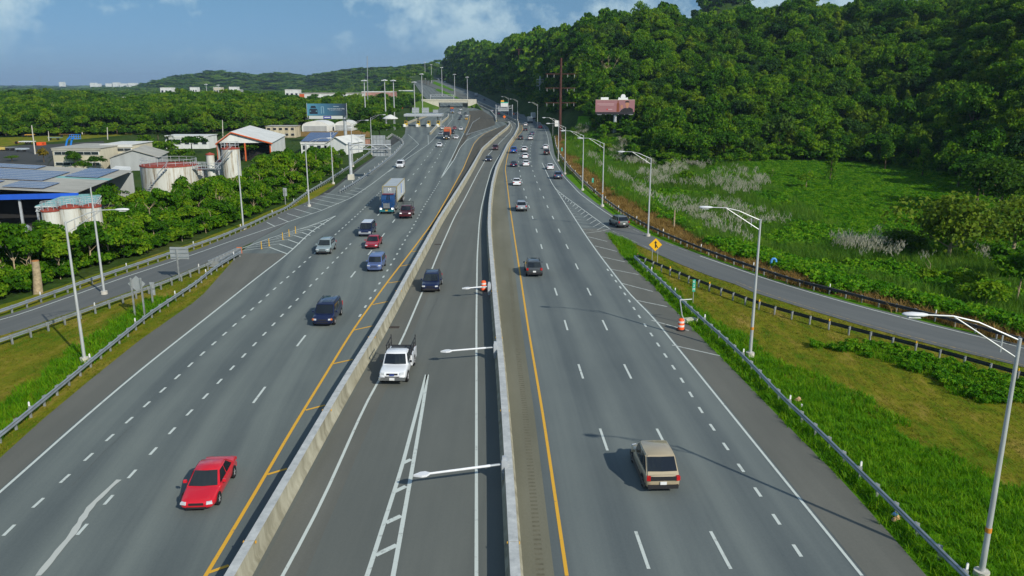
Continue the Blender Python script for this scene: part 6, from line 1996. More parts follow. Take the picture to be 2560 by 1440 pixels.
def gable(name, c, L_len, W_, eave, ridge, rz, wall, roof, label, trim=None, open_front=False, cat='building', windows=0, z=0.0, door=False):
    """gable building: ridge along local Y, gable end facing -Y"""
    e = empty(name, (c[0], c[1], z), rz); w = W_ / 2; l = L_len / 2
    mb = MB()
    for sd in (-1, 1): mb.box((sd * (w - .15), 0, eave / 2), (.3, L_len - .2, eave))
    mb.box((0, l - .2, eave / 2), (W_ - .7, .3, eave))
    if not open_front: mb.box((0, -l + .2, eave / 2), (W_ - .7, .3, eave))
    for y in ((-l + .2), (l - .2)): mb.prism([(-w + .1, eave + .002), (w - .1, eave + .002), (0, ridge - .06)], 'y', y - .14, y + .14)
    mb.build('wall', wall, e)
    if open_front:
        mb = MB(); mb.box((0, -l + 3.5, eave / 2 - .1), (W_ - 1, .2, eave - .2)); mb.build('shade_backing', INT_SHADE, e)  # interior shade painted as a near-black sheet behind the open front
        for x in np.linspace(-w + .3, w - .3, 4):
            mb = MB(); mb.box((x, -l + .2, eave / 2), (.35, .35, eave)); mb.build('column', trim or wall, e)
    n = max(4, int(L_len / 3))
    for sd in (-1, 1):
        for k in range(n):
            ya = -l - .4 + (L_len + .8) * k / n; yb = -l - .4 + (L_len + .8) * (k + 1) / n - .03
            pa = [(0, ya, ridge), (sd * (w + .4), ya, eave - .1), (sd * (w + .4), yb, eave - .1), (0, yb, ridge)]
            vs = [Vector(v) + Vector((0, 0, .05)) for v in pa] + [Vector(v) + Vector((0, 0, .15)) for v in pa]
            mb = MB(); mb.add(vs, [(0, 3, 2, 1), (4, 5, 6, 7), (0, 1, 5, 4), (1, 2, 6, 5), (2, 3, 7, 6), (3, 0, 4, 7)]); mb.build('roof_sheet', roof, e)
    if trim:
        mb = MB()
        for sd in (-1, 1): mb.tube((0, -l - .45, ridge - .1), (sd * (w + .4), -l - .45, eave - .3), .2, n=6)
        mb.build('gable_trim', trim, e)
    for k in range(windows):
        x = -w + W_ * (k + .5) / windows; mb = MB(); mb.box((x, -l - .01, eave * .55), (W_ / windows * .5, .12, eave * .3)); fr = mb.build('window', STEEL_L, e)
        mb = MB(); mb.box((x, -l - .09, eave * .55), (W_ / windows * .44, .06, eave * .25)); mb.build('pane', GLASSW, fr)
    tag(e, label, cat)


gable('gabled_warehouse', (-80.5, 242), 34, 21, 5.0, 8.0, 0.16, W_WHITE, R_WHITE, 'open gabled warehouse with a white roof and orange-red edge', ORANGE_T, True, 'warehouse')
for ch in [c_ for c_ in bpy.data.objects if c_.parent and c_.parent.name == 'gabled_warehouse']:      # short left slope
    for v in ch.data.vertices:
        if v.co.x < 0: v.co.x *= 0.40


def block(name, px0, px1, py0, py_b, depth, wall, roof, label, wins=0, floors=1, rz=0.0, par=.5, cat='building', Y=None, strip=False, bays=0, end=None, doors=0, wpane=GLASSW):
    """flat-roofed block whose front spans px0..px1 in the picture; base at py_b"""
    if Y is None: Y = G(px0, py_b).y
    a = P(px0, py0, Y); b = P(px1, py0, Y); w = b.x - a.x; bz = H((a.x + b.x) / 2, Y); h = a.z - bz
    e = empty(name, ((a.x + b.x) / 2, Y, bz), rz)
    mb = MB(); mb.box((0, depth / 2, h / 2), (w, depth, h)); mb.build('wall', wall, e)
    mb = MB(); mb.box((0, depth / 2, h + .06), (w + .5, depth + .5, .12)); mb.build('roof', roof, e)
    if par:
        mb = MB(); mb.box((0, -.12, h - .3), (w + .2, .2, par)); mb.build('parapet', roof, e)
    for f in range(floors):
        zc = h * (f + .55) / floors
        if strip:
            mb = MB(); mb.box((0, -.04, zc), (w * .94, .14, h / floors * .32)); fr = mb.build('window', W_WHITE, e)
            n = max(3, int(w / 2))
            for k in range(n):
                mb = MB(); mb.box((-w * .46 + w * .92 * (k + .5) / n, -.13, zc), (w * .92 / n - .12, .06, h / floors * .26)); mb.build('pane', wpane, fr)
        else:
            for k in range(wins):
                x = -w / 2 + w * (k + .5) / wins; mb = MB(); mb.box((x, -.03, zc), (w / wins * .55, .12, h / floors * .42)); fr = mb.build('window', STEEL_L, e)
                mb = MB(); mb.box((x, -.11, zc), (w / wins * .48, .06, h / floors * .36)); mb.build('pane', wpane, fr)
    for k in range(bays):
        x = -w / 2 + w * (k + .5) / bays; mb = MB(); mb.box((x, -.03, h * .38), (w / bays * .86, .14, h * .74)); mb.build('bay_shade', INT_SHADE, e)  # openings drawn as near-black boxes, their shade put into the colour
    if end:
        mb = MB(); mb.box((-w / 2 + w * .04, -.05, h / 2), (w * .08, .2, h * .98)); mb.build('end_panel', end, e)
    tag(e, label, cat)
    return e


block('office_building', 130, 250, 371, 424, 16, W_CREAM, R_GREY, 'two-storey cream office block with window strips, behind the boom lift', floors=2, strip=True)
block('office_building', 252, 330, 362, 415, 12, W_CREAM, R_WHITE, 'cream office wing with a white roof right of the office block', floors=2, strip=True)
gable('grey_shed', tuple((G(312, 428) + Vector((0, 9, 0))).xy), 16, 11, 3.2, 5.0, 0.25, W_GREY, R_GREY, 'low grey shed in front of the cream office wing', cat='shed')
block('white_shed', 412, 520, 340, 372, 8, W_WHITE, R_WHITE, 'long low white shed behind the dark green trees', wins=5, cat='shed')
block('ruined_building', 664, 738, 316, 344, 8, WM('wall_stained_cream', (0.46, 0.40, 0.28), .35, .8), R_GREY, 'stained cream ruin with window openings behind the gabled warehouse', wins=5, floors=2, par=0, wpane=INT_SHADE)  # empty window openings get the painted interior shade instead of glass
e = block('white_complex', 752, 824, 356, 384, 14, W_WHITE, R_WHITE, 'white building carrying a sloped blue solar roof', wins=4)
a = P(752, 356, G(752, 384).y)
w_ = P(824, 356, G(752, 384).y).x - a.x
mb = MB(); vs = [(-w_ / 2, .3, a.z + .3), (w_ / 2, .3, a.z + .3), (w_ / 2, 13, a.z + 2.2), (-w_ / 2, 13, a.z + 2.2)]; vs += [(v[0], v[1], v[2] + .1) for v in vs]
mb.add(vs, [(0, 3, 2, 1), (4, 5, 6, 7), (0, 1, 5, 4), (1, 2, 6, 5), (2, 3, 7, 6), (3, 0, 4, 7)]); mb.build('solar_array', SOLAR, e)
gable('white_gabled_shed', tuple((G(850, 388) + Vector((0, 8, 0))).xy), 12, 6.5, 3.2, 5.2, -0.25, W_WHITE, R_WHITE, 'small white gabled shed left of the cantilever sign', cat='shed')
block('white_shed', 858, 900, 342, 372, 9, W_WHITE, R_WHITE, 'white shed with an upswept end behind the billboard pole', cat='shed', wins=3)
block('rusty_fence', 884, 925, 347, 364, .3, WM('fence_salmon', (0.34, 0.19, 0.14), .3, 1.0), R_GREY, 'salmon and grey sheet-metal fence behind the sign column', cat='fence', par=0)


def quonset(px0, px1, py_b, h, label):
    Y = G(px0, py_b).y; a = P(px0, py_b, Y); b = P(px1, py_b, Y); r = (b.x - a.x) / 2
    e = empty('arched_shed', ((a.x + b.x) / 2, Y, 0))
    ar = [(r * math.cos(t), 2.2 + (h - 2.2) * math.sin(t)) for t in np.linspace(0, PI, 13)]
    mb = MB(); mb.prism([(r, 0)] + ar + [(-r, 0)], 'y', .2, 14); mb.build('shell', R_WHITE, e, 30)
    mb = MB(); mb.box((0, .1, 1.3), (r * 1.7, .2, 2.4)); mb.build('front_wall', W_GREY, e)
    tag(e, label, 'shed', 'arched white sheds')


quonset(755, 822, 329, 4.6, 'arched white shed left of the billboard pole')
quonset(836, 880, 327, 4.4, 'arched white shed right of the billboard pole')
block('long_warehouse', 748, 902, 233, 262, 26, W_WHITE, R_GREY, 'long white warehouse with an orange end behind the trees', Y=640, end=ORANGE_T, bays=0, cat='warehouse', wins=8)
block('open_depot', 652, 798, 248, 274, 14, W_GREY, R_WHITE, 'long open depot with dark bays in front of the white warehouse', Y=600, bays=11, cat='depot')
block('red_roofed_store', 904, 984, 229, 256, 18, WM('wall_pinkish', (0.36, 0.20, 0.17), .2), R_WHITE, 'store with a white roof sign and reddish front right of the long warehouse', Y=660, bays=1, cat='store')
block('green_roofed_depot', 600, 652, 247, 268, 12, R_TEAL, R_TEAL, 'low teal-roofed depot left of the dark-bayed depot', Y=590, cat='depot', end=ORANGE_T)
block('green_warehouse', 997, 1033, 226, 246, 15, WM('wall_dark_teal', (0.05, 0.12, 0.11), .2), W_WHITE, 'dark green warehouse on the wooded rise behind the toll plaza', Y=760, cat='warehouse', bays=2)
block('hilltop_canopy', 1012, 1038, 194, 204, 10, W_WHITE, RUSTY, 'far building with a red and white roof on the rise beside the climbing road', Y=1240)
for k, (x0, x1, y0, Y, c, l) in enumerate([(268, 330, 258, 560, W_CREAM, 'cream house among the lowland trees, below the far hill'), (305, 335, 243, 700, W_WHITE, 'small white house left of the bigger white one in the lowland wood'), (338, 365, 244, 690, W_CREAM, 'cream house half hidden in the lowland wood'),
                                        (366, 392, 246, 640, W_WHITE, 'white two-storey house in the lowland wood'), (400, 430, 219, 1250, W_WHITE, 'far white building left of the light masts'), (474, 492, 218, 1300, W_WHITE, 'far small white building below the hill'),
                                        (572, 592, 217, 1250, W_WHITE, 'far white tower-like building below the hill'), (575, 600, 224, 1000, W_GREY, 'far grey-white building below the tower-like one'), (712, 746, 224, 900, W_WHITE, 'white gabled house in front of the far hill'), (533, 552, 218, 1200, W_CREAM, 'far cream building between the light masts')]):
    block('distant_house', x0, x1, y0, 300, 12, c, R_WHITE, l, Y=Y, wins=3, cat='house')
for k, (x0, x1, y0, l) in enumerate([(147, 155, 205, 'distant white tower on the hazy horizon'), (224, 235, 207, 'distant cream block on the hazy horizon'), (236, 246, 209, 'distant low block right of the cream one'), (263, 278, 208.5, 'distant white block near the middle of the skyline'), (281, 294, 206, 'distant tallest white block of the skyline'), (299, 316, 208.5, 'distant wide white block of the skyline'), (320, 338, 207.5, 'distant white block beside the far hill')]):
    block('distant_block', x0, x1, y0, 300, 40, W_WHITE, R_WHITE, l, Y=5200, wins=0, cat='building')
post(101, 188, 101, 214, 1.2, 'distant lattice tower on the hazy horizon', STEEL, 0, 'radio mast', name='radio_mast')
# parasol roof by the toll plaza
b = G(977, 325); e = empty('white_canopy', tuple(b)); mb = MB(); hw = 19 / 2000 * b.y; zt = P(977, 297, b.y).z
mb.lathe([(hw, zt), (hw, zt + .25), (hw * .5, zt + 1.3), (hw * .12, zt + 1.9), (0.01, zt + 1.9)], 12); mb.build('roof', R_WHITE, e, 40)
for k in range(4):
    mb = MB(); an = PI / 4 + k * PI / 2; mb.tube((hw * .7 * math.cos(an), hw * .7 * math.sin(an), 0), (hw * .7 * math.cos(an), hw * .7 * math.sin(an), zt + .2), .12, n=8); mb.build('post', STEEL_L, e)
tag(e, 'white tent-like canopy left of the toll plaza', 'canopy')


# toll plaza
def toll():
    Y = 412.0; R_ = lambda x, y: P(x, y, Y)
    l, r = R_(1011, 292), R_(1105, 292); cx = (l.x + r.x) / 2; e = empty('toll_plaza', (cx, Y, 0)); w = r.x - l.x
    z0 = R_(1011, 291).z; z1 = R_(1011, 285).z
    mb = MB(); mb.box((0, 4, (z0 + z1) / 2), (w, 12, z1 - z0)); mb.build('canopy', STEEL_L, e)
    mb = MB(); mb.box((0, -2.1, z0 + .25), (w, .2, .5)); mb.build('fascia', STEEL, e)
    for x in (-w * .46, -w * .15, w * .38, w * .46):
        mb = MB(); mb.box((x, 2, z0 / 2), (.6, .6, z0)); mb.build('column', STEEL, e)
    for k, px in enumerate((1015, 1046, 1072, 1096)):
        x = R_(px, 312).x - cx
        mb = MB(); mb.box((x, -2, .35), (1.6, 9, .7)); isl = mb.build('island', CONC_W, e)
        mb = MB(); mb.lathe([(.75, 0), (.75, 1.1), (.5, 1.3), (0.01, 1.35)], 14, (x, -6.8, .2)); mb.build('bollard_nose', W_WHITE, isl, 40)
        mb = MB(); mb.box((x, .4, 1.75), (1.4, 2.4, 2.1)); bo = mb.build('booth', mat('booth_yellow', (0.50, 0.36, 0.05), .6, .3), e)
        mb = MB(); mb.box((x, -.84, 2.2), (1.1, .06, .9)); mb.build('booth_window', GLASSW, bo)
    for (xa, xb, ya) in [(1027, 1045, 270), (1052, 1070, 270), (1080, 1093, 275)]:
        a, b = R_(xa, ya), R_(xb, 283); mb = MB(); mb.box(((a.x + b.x) / 2 - cx, 5, (a.z + b.z) / 2), (b.x - a.x, .15, a.z - b.z)); pn = mb.build('sign_panel', ALU, e)
        mb = MB()
        for k in range(3): mb.box(((a.x + b.x) / 2 - cx, 4.88, b.z + (a.z - b.z) * (k + .5) / 3), (b.x - a.x, .1, .2))
        mb.build('stiffener', STEEL, pn)
    tag(e, 'toll plaza with a flat grey canopy, booths and sign backs on top', 'toll plaza')


toll()


# overpass
def overpass():
    Y = 655.0; R_ = lambda x, y: P(x, y, Y)
    l = R_(1097, 262); r = R_(1170, 262); cx = (l.x + r.x) / 2; bz = H(cx, Y)
    e = empty('overpass_bridge', (cx, Y, bz)); zt = R_(1130, 249).z - bz; zb = R_(1130, 257).z - bz
    w = r.x - l.x
    mb = MB(); mb.box((0, 5, (zt + zb) / 2 - .1), (w + 2, 11, zt - zb - .6)); mb.build('deck', CONC_W, e)
    mb = MB(); mb.box((-3.4, -.75, zt - .25), (w + 20.4, .4, 1.1)); mb.build('parapet', CONC_W, e)
    mb = MB(); mb.box((0, -.45, zb + .1), (w, .5, .7)); mb.build('girder', WM('girder_grey', (0.22, 0.24, 0.23)), e)
    aw = (l.x - R_(1055, 260).x)
    mb = MB(); mb.prism([(-w / 2, 0), (-w / 2, zt - .6), (-w / 2 - aw, zt - .6), (-w / 2 - aw * .95, zt - 2.5)], 'y', -.6, 10.4); mb.build('abutment', CONC_W, e)
    mb = MB(); mb.prism([(w / 2, -.3), (w / 2 + 6.5, .9), (w / 2 + 6.5, zt - .3), (w / 2, zt - .6)], 'y', -.9, 10.4); mb.build('abutment', CONC_W, e)
    mb = MB(); mb.box((w / 2 - 2.5, 6, zb / 2), (4, 6, zb)); mb.build('pier', WM('pier_grey', (0.25, 0.25, 0.22)), e)
    tag(e, 'pale concrete overpass crossing the left carriageway', 'bridge')
    # grass banks
    T_BANK = turf('turf_bank', (0.05, 0.11, 0.01), (0.085, 0.16, 0.012), (0.15, 0.17, 0.03), .3)
    for top, bot in (([(1097, 267), (1080, 261), (1060, 253.5), (1038, 254)], [(1099, 272), (1090, 280), (1062, 283), (1026, 283)]), ([(1169, 266), (1178, 264), (1190, 259), (1192, 259)], [(1172, 267), (1188, 271), (1206, 277), (1208, 277)])):
        A = [P(x, y, Y - 1.2) for x, y in top]; B = [GH(x, y) for x, y in bot]
        mb = MB(); vs = [tuple(v) for v in A] + [(v.x, v.y, H(v.x, v.y) - .1) for v in B] + [(v.x, v.y, H(v.x, v.y) - .5) for v in A]
        n = len(A); mb.add(vs, [(k, k + 1, n + k + 1, n + k) for k in range(n - 1)] + [(2 * n + k, 2 * n + k + 1, k + 1, k) for k in range(n - 1)]); o = mb.build('grass_bank', T_BANK); o['kind'] = 'structure'


overpass()


# message sign gantry over the far right carriageway
def gantry():
    Y = 500.0; R_ = lambda x, y: P(x, y, Y); a = R_(1240, 293); c = R_(1281, 293); e = empty('sign_gantry', (a.x, Y, H(a.x, Y))); w = c.x - a.x
    zt = R_(1260, 265).z
    for k, x in enumerate((0, w)):
        mb = MB(); mb.tube((x, 0, 0), (x, 0, zt + .8), .3, .25, n=10); mb.build('column', STEEL_L, e, 40)
    mb = MB()
    for z in (zt, zt - 1.6):
        for y in (-.6, .6): mb.tube((0, y, z), (w, y, z), .1, n=6)
    for k in range(10): mb.tube((w * k / 10, -.6, zt - 1.6 * (k % 2)), (w * (k + 1) / 10, -.6, zt - 1.6 * ((k + 1) % 2)), .07, n=5)
    mb.build('truss', STEEL_L, e)
    p, q = R_(1252, 255), R_(1270, 267); mb = MB(); mb.box(((p.x + q.x) / 2 - a.x, -.9, (p.z + q.z) / 2), (q.x - p.x, .3, p.z - q.z)); pn = mb.build('sign_panel', W_WHITE, e)
    mb = MB(); mb.box(((p.x + q.x) / 2 - a.x, -.92, p.z - .3), (q.x - p.x + .1, .32, .6)); mb.build('green_header', GRN_S, pn)
    mb = MB(); mb.box((p.x - a.x + 1.0, -.9, p.z + .5), (1.9, .3, 1.0)); mb.build('toll_tag', REFL, e)
    p, q = R_(1245, 266), R_(1272, 278); mb = MB(); mb.box(((p.x + q.x) / 2 - a.x, -.2, (p.z + q.z) / 2), (q.x - p.x, .2, p.z - q.z)); mb.build('sign_back', ALU, e)
    mb = MB(); mb.tube((w * .45, 0, zt + .3), (w * .45, 0, zt + 4.0), .08, n=6); mb.build('antenna', STEEL, e)
    tag(e, 'overhead sign gantry with a white sign panel over the far express lanes', 'sign gantry')


gantry()


def small_gantry():
    Y = 705; R_ = lambda x, y: P(x, y, Y); a = R_(1076, 246); c = R_(1134, 240); bz = H(a.x, Y); e = empty('sign_gantry', (a.x, Y, bz)); w = c.x - a.x; zt = R_(1100, 237).z - bz
    mb = MB()
    for x in (0, w): mb.tube((x, 0, -.5), (x, 0, zt), .25, n=8)
    mb.build('column', STEEL_L, e)
    mb = MB()
    for z in (zt, zt - 1.5): mb.tube((0, 0, z), (w, 0, z), .14, n=6)
    for k in range(9): mb.tube((w * k / 9, 0, zt - 1.5 * (k % 2)), (w * (k + 1) / 9, 0, zt - 1.5 * ((k + 1) % 2)), .1, n=5)
    mb.build('truss', STEEL_L, e); tag(e, 'bare steel sign gantry over the road beyond the overpass', 'sign gantry')


small_gantry()
for k, (x, y, l) in enumerate([(1261, 300, 'orange warning sign at the start of the centre barrier'), (1284, 292, 'orange warning sign beside the far right carriageway'), (1005, 276, 'orange warning sign on the bank left of the toll plaza')]):
    b = GH(x, y); e = empty('warning_sign', tuple(b)); r = .95 if k != 1 else .8; zc = 1.9
    mb = MB(); mb.prism([(-r, zc), (0, zc - r), (r, zc), (0, zc + r)], 'y', -.03, .03); mb.build('sign_panel', mat('sign_orange', (0.80, 0.16, 0.02), .5, .4), e)
    mb = MB(); mb.box((0, .06, .6), (.1, .06, 1.3)); mb.build('post', GALV_POST, e); tag(e, l, 'sign')


# boom lift
def boom():
    b = G(176, 412); Y = b.y; e = empty('boom_lift', tuple(b)); R_ = lambda x, y: P(x, y, Y) - b
    BL = mat('boom_blue', (0.02, 0.22, 0.68), .45, .4)
    for pts_ in ([(172, 401), (161, 382), (168, 350), (176, 341)], [(176, 401), (174, 380), (179, 352), (184, 344)]):
        for p_, q_ in zip(pts_[:-1], pts_[1:]):
            mb = MB(); mb.tube(R_(*p_), R_(*q_), .22, n=6); mb.build('boom_section', BL, e)
    c = R_(188, 344); mb = MB(); mb.box((c.x, 0, c.z - .3), (2.4, 1.0, .12)); railing(mb, [(c.x - 1.2 + k * .6, -.5, c.z - .3) for k in range(5)]); railing(mb, [(c.x - 1.2 + k * .6, .5, c.z - .3) for k in range(5)]); mb.build('basket', BL, e)
    mb = MB(); mb.box((0, 0, .9), (2.2, 1.8, .8)); mb.build('chassis', BL, e)
    for sx_ in (-.8, .8):
        for sy_ in (-.9, .9):
            mb = MB(); mb.lathe([(.01, -.15), (.45, -.15), (.45, .15), (.01, .15)], 14, (sx_, sy_, .45), axis='x'); mb.build('wheel', mat('tyre_rubber', (0.018, 0.018, 0.018), .85, .2), e)
    tag(e, 'bright blue boom lift with folded arms in front of the office block', 'boom lift')


boom()
# yard trucks and machines
def yard_box(px0, px1, py0, py_b, Y, d, c, label, name='yard_container', cab=None, cat='container'):
    a = P(px0, py0, Y); b = P(px1, py0, Y); bz = 0; w = b.x - a.x; h = a.z
    e = empty(name, ((a.x + b.x) / 2, Y, 0)); m_ = WM('paint_%s_%d' % (name, px0), c, .12)
    wb = w * (.72 if cab else 1.0)
    mb = MB(); mb.box((w / 2 - wb / 2, d / 2, h / 2 + .5), (wb, d, h - 1.0)); bx_ = mb.build('box', m_, e)
    mb = MB()
    for k in range(max(3, int(wb / .9))): mb.box((w / 2 - wb + .3 + k * .9, -.03, h / 2 + .5), (.12, .08, h - 1.2))
    mb.build('ribs', m_, bx_)
    if cab:
        mb = MB(); cw = w * .26
        mb.prism([(-w / 2, .5), (-w / 2 + cw, .5), (-w / 2 + cw, h * .9), (-w / 2 + cw * .45, h * .9), (-w / 2 + cw * .25, h * .55), (-w / 2, h * .5)], 'y', .1, d - .1); mb.build('cab', WM('cab_%d' % px0, cab, .1), e)
        mb = MB(); mb.box((-w / 2 + cw * .62, .06, h * .70), (cw * .5, .06, h * .24)); mb.build('cab_window', GLASSW, e)
    for x in ((-w * .36, w * .18, w * .36) if cab else (-w * .3, w * .3)):
        mb = MB(); mb.tube((x, .02, .5), (x, .35, .5), .5, n=14); mb.build('wheel', MATS['tyre_rubber'], e)
    tag(e, label, cat)


yard_box(33, 80, 355, 376, 290, 2.5, (.62, .64, .64), 'white box truck with an orange cab in the yard', 'yard_truck', (.70, .13, .03), 'truck')
yard_box(86, 107, 365, 377, 285, 2.2, (.72, .10, .02), 'bright orange machine right of the white box truck', 'yard_machine', (.60, .08, .02), 'machine')
yard_box(-20, 60, 334, 356, 345, 2.5, (.22, .42, .46), 'pale blue flatbed trailer with a white tractor at the back of the yard', 'yard_truck', (.6, .62, .62), 'truck')
yard_box(-15, 12, 374, 396, 262, 2.2, (.55, .42, .12), 'yellow machine at the left edge of the yard', 'yard_machine', None, 'machine')
yard_box(12, 34, 370, 392, 262, 2.2, (.16, .18, .18), 'dark machine between the yellow one and the white truck', 'yard_machine', None, 'machine')
yard_box(38, 64, 374, 393, 258, 2.2, (.36, .42, .46), 'pale grey machine in front of the white box truck', 'yard_machine', None, 'machine')
yard_box(54, 80, 338, 352, 330, 2.2, (.48, .28, .05), 'ochre digger beside the blue flatbed', 'yard_machine', (.4, .24, .05), 'machine')
yard_box(146, 180, 336, 349, 330, 2.2, (.30, .17, .05), 'brown scrap container behind the boom lift', 'yard_container')
yard_box(118, 150, 345, 360, 312, 2.2, (.16, .24, .20), 'dark green container in the grassy yard', 'yard_container')
# scrap fence at the wood edge, grassy yard
q = [G(x, y) for x, y in [(-60, 337), (60, 334), (150, 331), (230, 330), (330, 328)]]
qq = smooth_path(q, 3.0, 2); qq[:, 2] = 0; sweep(qq, [(-.1, 0), (-.1, 2.6), (.1, 2.6), (.1, 0)]).build('scrap_fence', WM('fence_rust_brown', (0.10, 0.055, 0.045), .4, .8))
tag(bpy.data.objects['scrap_fence'], 'long dark rust-brown fence between the yard and the wood', 'fence')
q1, q2 = by_len([(-60, 372), (60, 360), (160, 352), (230, 345), (330, 336)], [(-60, 345), (60, 342), (160, 337), (230, 335), (330, 331)], 30)
o = sheet('yard_grass', q1, q2, T_MOWN, -.05, skirt=.02)
q1, q2 = by_len([(-60, 420), (60, 410), (130, 415), (260, 425)], [(-60, 375), (60, 362), (130, 360), (260, 352)], 30)
sheet('yard_pavement', q1, q2, A_OLD, -.05, skirt=.02)
q1, q2 = by_len([(-100, 640), (60, 620), (200, 590), (320, 540)], [(-100, 520), (60, 510), (200, 490), (320, 450)], 30)
sheet('tank_yard_pavement', q1, q2, A_SHOULD, -.05, skirt=.02)
# dry slope behind the white sheds
q1, q2 = by_len([(735, 341), (800, 341), (925, 343)], [(735, 328), (800, 326), (925, 326)], 20); sheet('dry_slope', q1, q2, T_DRYV, -.04, skirt=.02)


# tanker trailer at the left edge
def tanker():
    Y = 104; a = P(-60, 585, Y); b = P(72, 562, Y); e = empty('tanker_trailer', ((a.x + b.x) / 2, Y, 0)); w = b.x - a.x
    mb = MB(); mb.lathe([(.01, -w / 2), (.7, -w / 2), (1.0, -w / 2 + .3), (1.0, w / 2 - .3), (.7, w / 2), (.01, w / 2)], 24, (0, 0, 2.0), axis='x'); mb.build('barrel', mat('tanker_steel', (0.42, 0.45, 0.47), .3, .5, metal=.5, noise=.08, scale=.8), e, 40)
    mb = MB(); mb.box((.6, -1.02, 1.75), (3.4, .03, .55)); mb.build('stripe', BLUEF, e); mb = MB(); mb.box((.6, -1.03, 2.1), (3.4, .03, .10)); mb.build('stripe', ORANGE_T, e)
    mb = MB(); mb.box((0, 0, .95), (w * .9, .9, .2)); mb.build('frame', STEEL, e)
    for x in (w * .25, w * .38, -w * .35):
        mb = MB(); mb.tube((x, -1.0, .5), (x, -.6, .5), .5, n=16); mb.build('wheel', MATS['tyre_rubber'], e)
    tag(e, 'silver tanker trailer with a blue stripe beside the blue-edged warehouse', 'trailer')


tanker()


# yard trees, palms
def palm(px, py_b, py_t, label, fr=1.0):
    b = GH(px, py_b); t = P(px, py_t, b.y); h = t.z - b.z; e = empty('palm_tree', tuple(b))
    mb = MB(); mb.tube((0, 0, -.2), (.2, 0, h * .5), .2, .15, n=8, caps=False); mb.tube((.2, 0, h * .5), (.1, 0, h), .15, .12, n=8, caps=False); mb.build('trunk', BARK, e, 50)
    r = np.random.default_rng(int(px)); C_ = []; N_ = []; Sz = []; T = []; U = []
    for k in range(16):
        a_ = 2 * PI * k / 16 + r.random() * .3; up_ = .2 + r.random() * .9; L_ = (2.0 + r.random()) * fr
        for j in range(14):
            u = (j + 1) / 14; x = L_ * u * math.cos(up_ * .8); z = L_ * (u * math.sin(up_) - .75 * u * u)
            C_.append((.1 + x * math.cos(a_), x * math.sin(a_), h + z)); N_.append((r.normal() * .3, r.normal() * .3, 1)); Sz.append(.62 * fr * (1.1 - u * .5)); T.append(.3 + .4 * r.random()); U.append((math.cos(a_), math.sin(a_), 0))
    me = quads_mesh('crown', np.array(C_), np.array(N_), np.array(Sz), np.array(T), F_PALM, .35, np.array(U)); link('crown', me, e); tag(e, label, 'palm tree')


palm(397, 372, 335, 'palm tree behind the office shed', 1.5); palm(420, 372, 345, 'shorter palm right of the palm behind the shed', 1.3)
palm(545, 365, 340, 'palm tree beside the gabled warehouse', 1.4); palm(527, 362, 345, 'small palm left of the gabled warehouse', 1.2)
palm(365, 256, 238, 'far palm above the lowland wood', 2.0); palm(640, 262, 240, 'far tall palm left of the open depot', 2.2); palm(145, 415, 395, 'small palm at the corner of the office block', 1.2)


def yard_tree(px, py_b, py_t, wpx, label, m_set=None, k=0, hz=0.0):
    b = G(px, py_b, hz); Y = b.y; h = P(px, py_t, Y).z; r = wpx / 2000 * Y / 2
    cs = m_set or LEFT_CROWNS; s = r / 4.2; sz = h / 8.8
    place_tree('yard_tree', tuple(b), s, px * .37, cs[k % len(cs)], HILL_TRUNKS[k % 3], label, 'tree', None, sz=sz)


for k, (x, yb, yt, w_, l) in enumerate([(190, 425, 372, 45, 'dark rounded tree in front of the office block'), (240, 428, 385, 36, 'conical dark tree right of the boom lift'), (210, 432, 400, 50, 'low bushy tree below the dark rounded tree'), (400, 400, 345, 90, 'large dark tree behind the wide tank'),
                                        (450, 408, 368, 80, 'broad dark tree left of the tall tank'), (480, 385, 335, 70, 'tree behind the tank stairs'), (370, 388, 335, 60, 'tree between the cream office wing and the large dark tree'), (610, 400, 350, 60, 'tree right of the tallest tank'),
                                        (660, 425, 385, 70, 'tree in front of the gabled warehouse'), (700, 420, 372, 70, 'tree right of the gabled warehouse'), (735, 410, 385, 60, 'tree left of the solar-roofed white building'), (950, 352, 298, 74, 'round dark tree behind the cantilever sign panels'), (905, 338, 305, 50, 'tree between the arched shed and the round dark tree'),
                                        (800, 400, 375, 50, 'low tree in front of the white building'), (855, 405, 372, 28, 'dark narrow tree at the foot of the billboard pole'), (820, 322, 296, 50, 'tree between the two arched sheds'), (30, 402, 388, 40, 'low tree at the near edge of the yard'), (330, 500, 462, 46, 'leafy tree in front of the open warehouse gable'), (285, 520, 455, 50, 'leafy tree below the white canopy')]):
    yard_tree(x, yb, yt, w_, l, k=k)
e = G(110, 405); place_tree('golden_tree', tuple(e), .62, 1.0, crown('crown', 700, 3.2, 2.6, 3.4, 26, 50, .42, F_GOLD), HILL_TRUNKS[0], 'round golden-leaved tree between the yard and the office block', 'tree', None)

# green medians and trees between the far climbing roads
for a_, b_ in (([(1081, 209), (1100, 217), (1120, 224), (1130, 228)], [(1086, 204), (1104, 211), (1127, 222), (1136, 227)]), ([(1088, 226), (1108, 234), (1126, 241), (1140, 247)], [(1093, 222), (1114, 230), (1134, 239), (1150, 248)])):
    A = [GH(x, y) for x, y in a_]; B = [GH(x, y) for x, y in b_]
    ra, rb = resample(A, 2), resample(B, 2); n = 24
    f = lambda r: np.stack([np.interp(np.linspace(0, 1, n), np.linspace(0, 1, len(r)), r[:, k]) for k in range(3)], 1)
    qa, qb = f(ra), f(rb); vs = [(q_[0], q_[1], H(q_[0], q_[1]) + .45) for pr_ in zip(qa, qb) for q_ in pr_]
    mb = MB(); mb.add(vs, [(2 * i, 2 * i + 1, 2 * i + 3, 2 * i + 2) for i in range(n - 1)]); o = mb.build('grass_median', MATS.get('turf_green_verge', T_GREEN)); o['kind'] = 'structure'
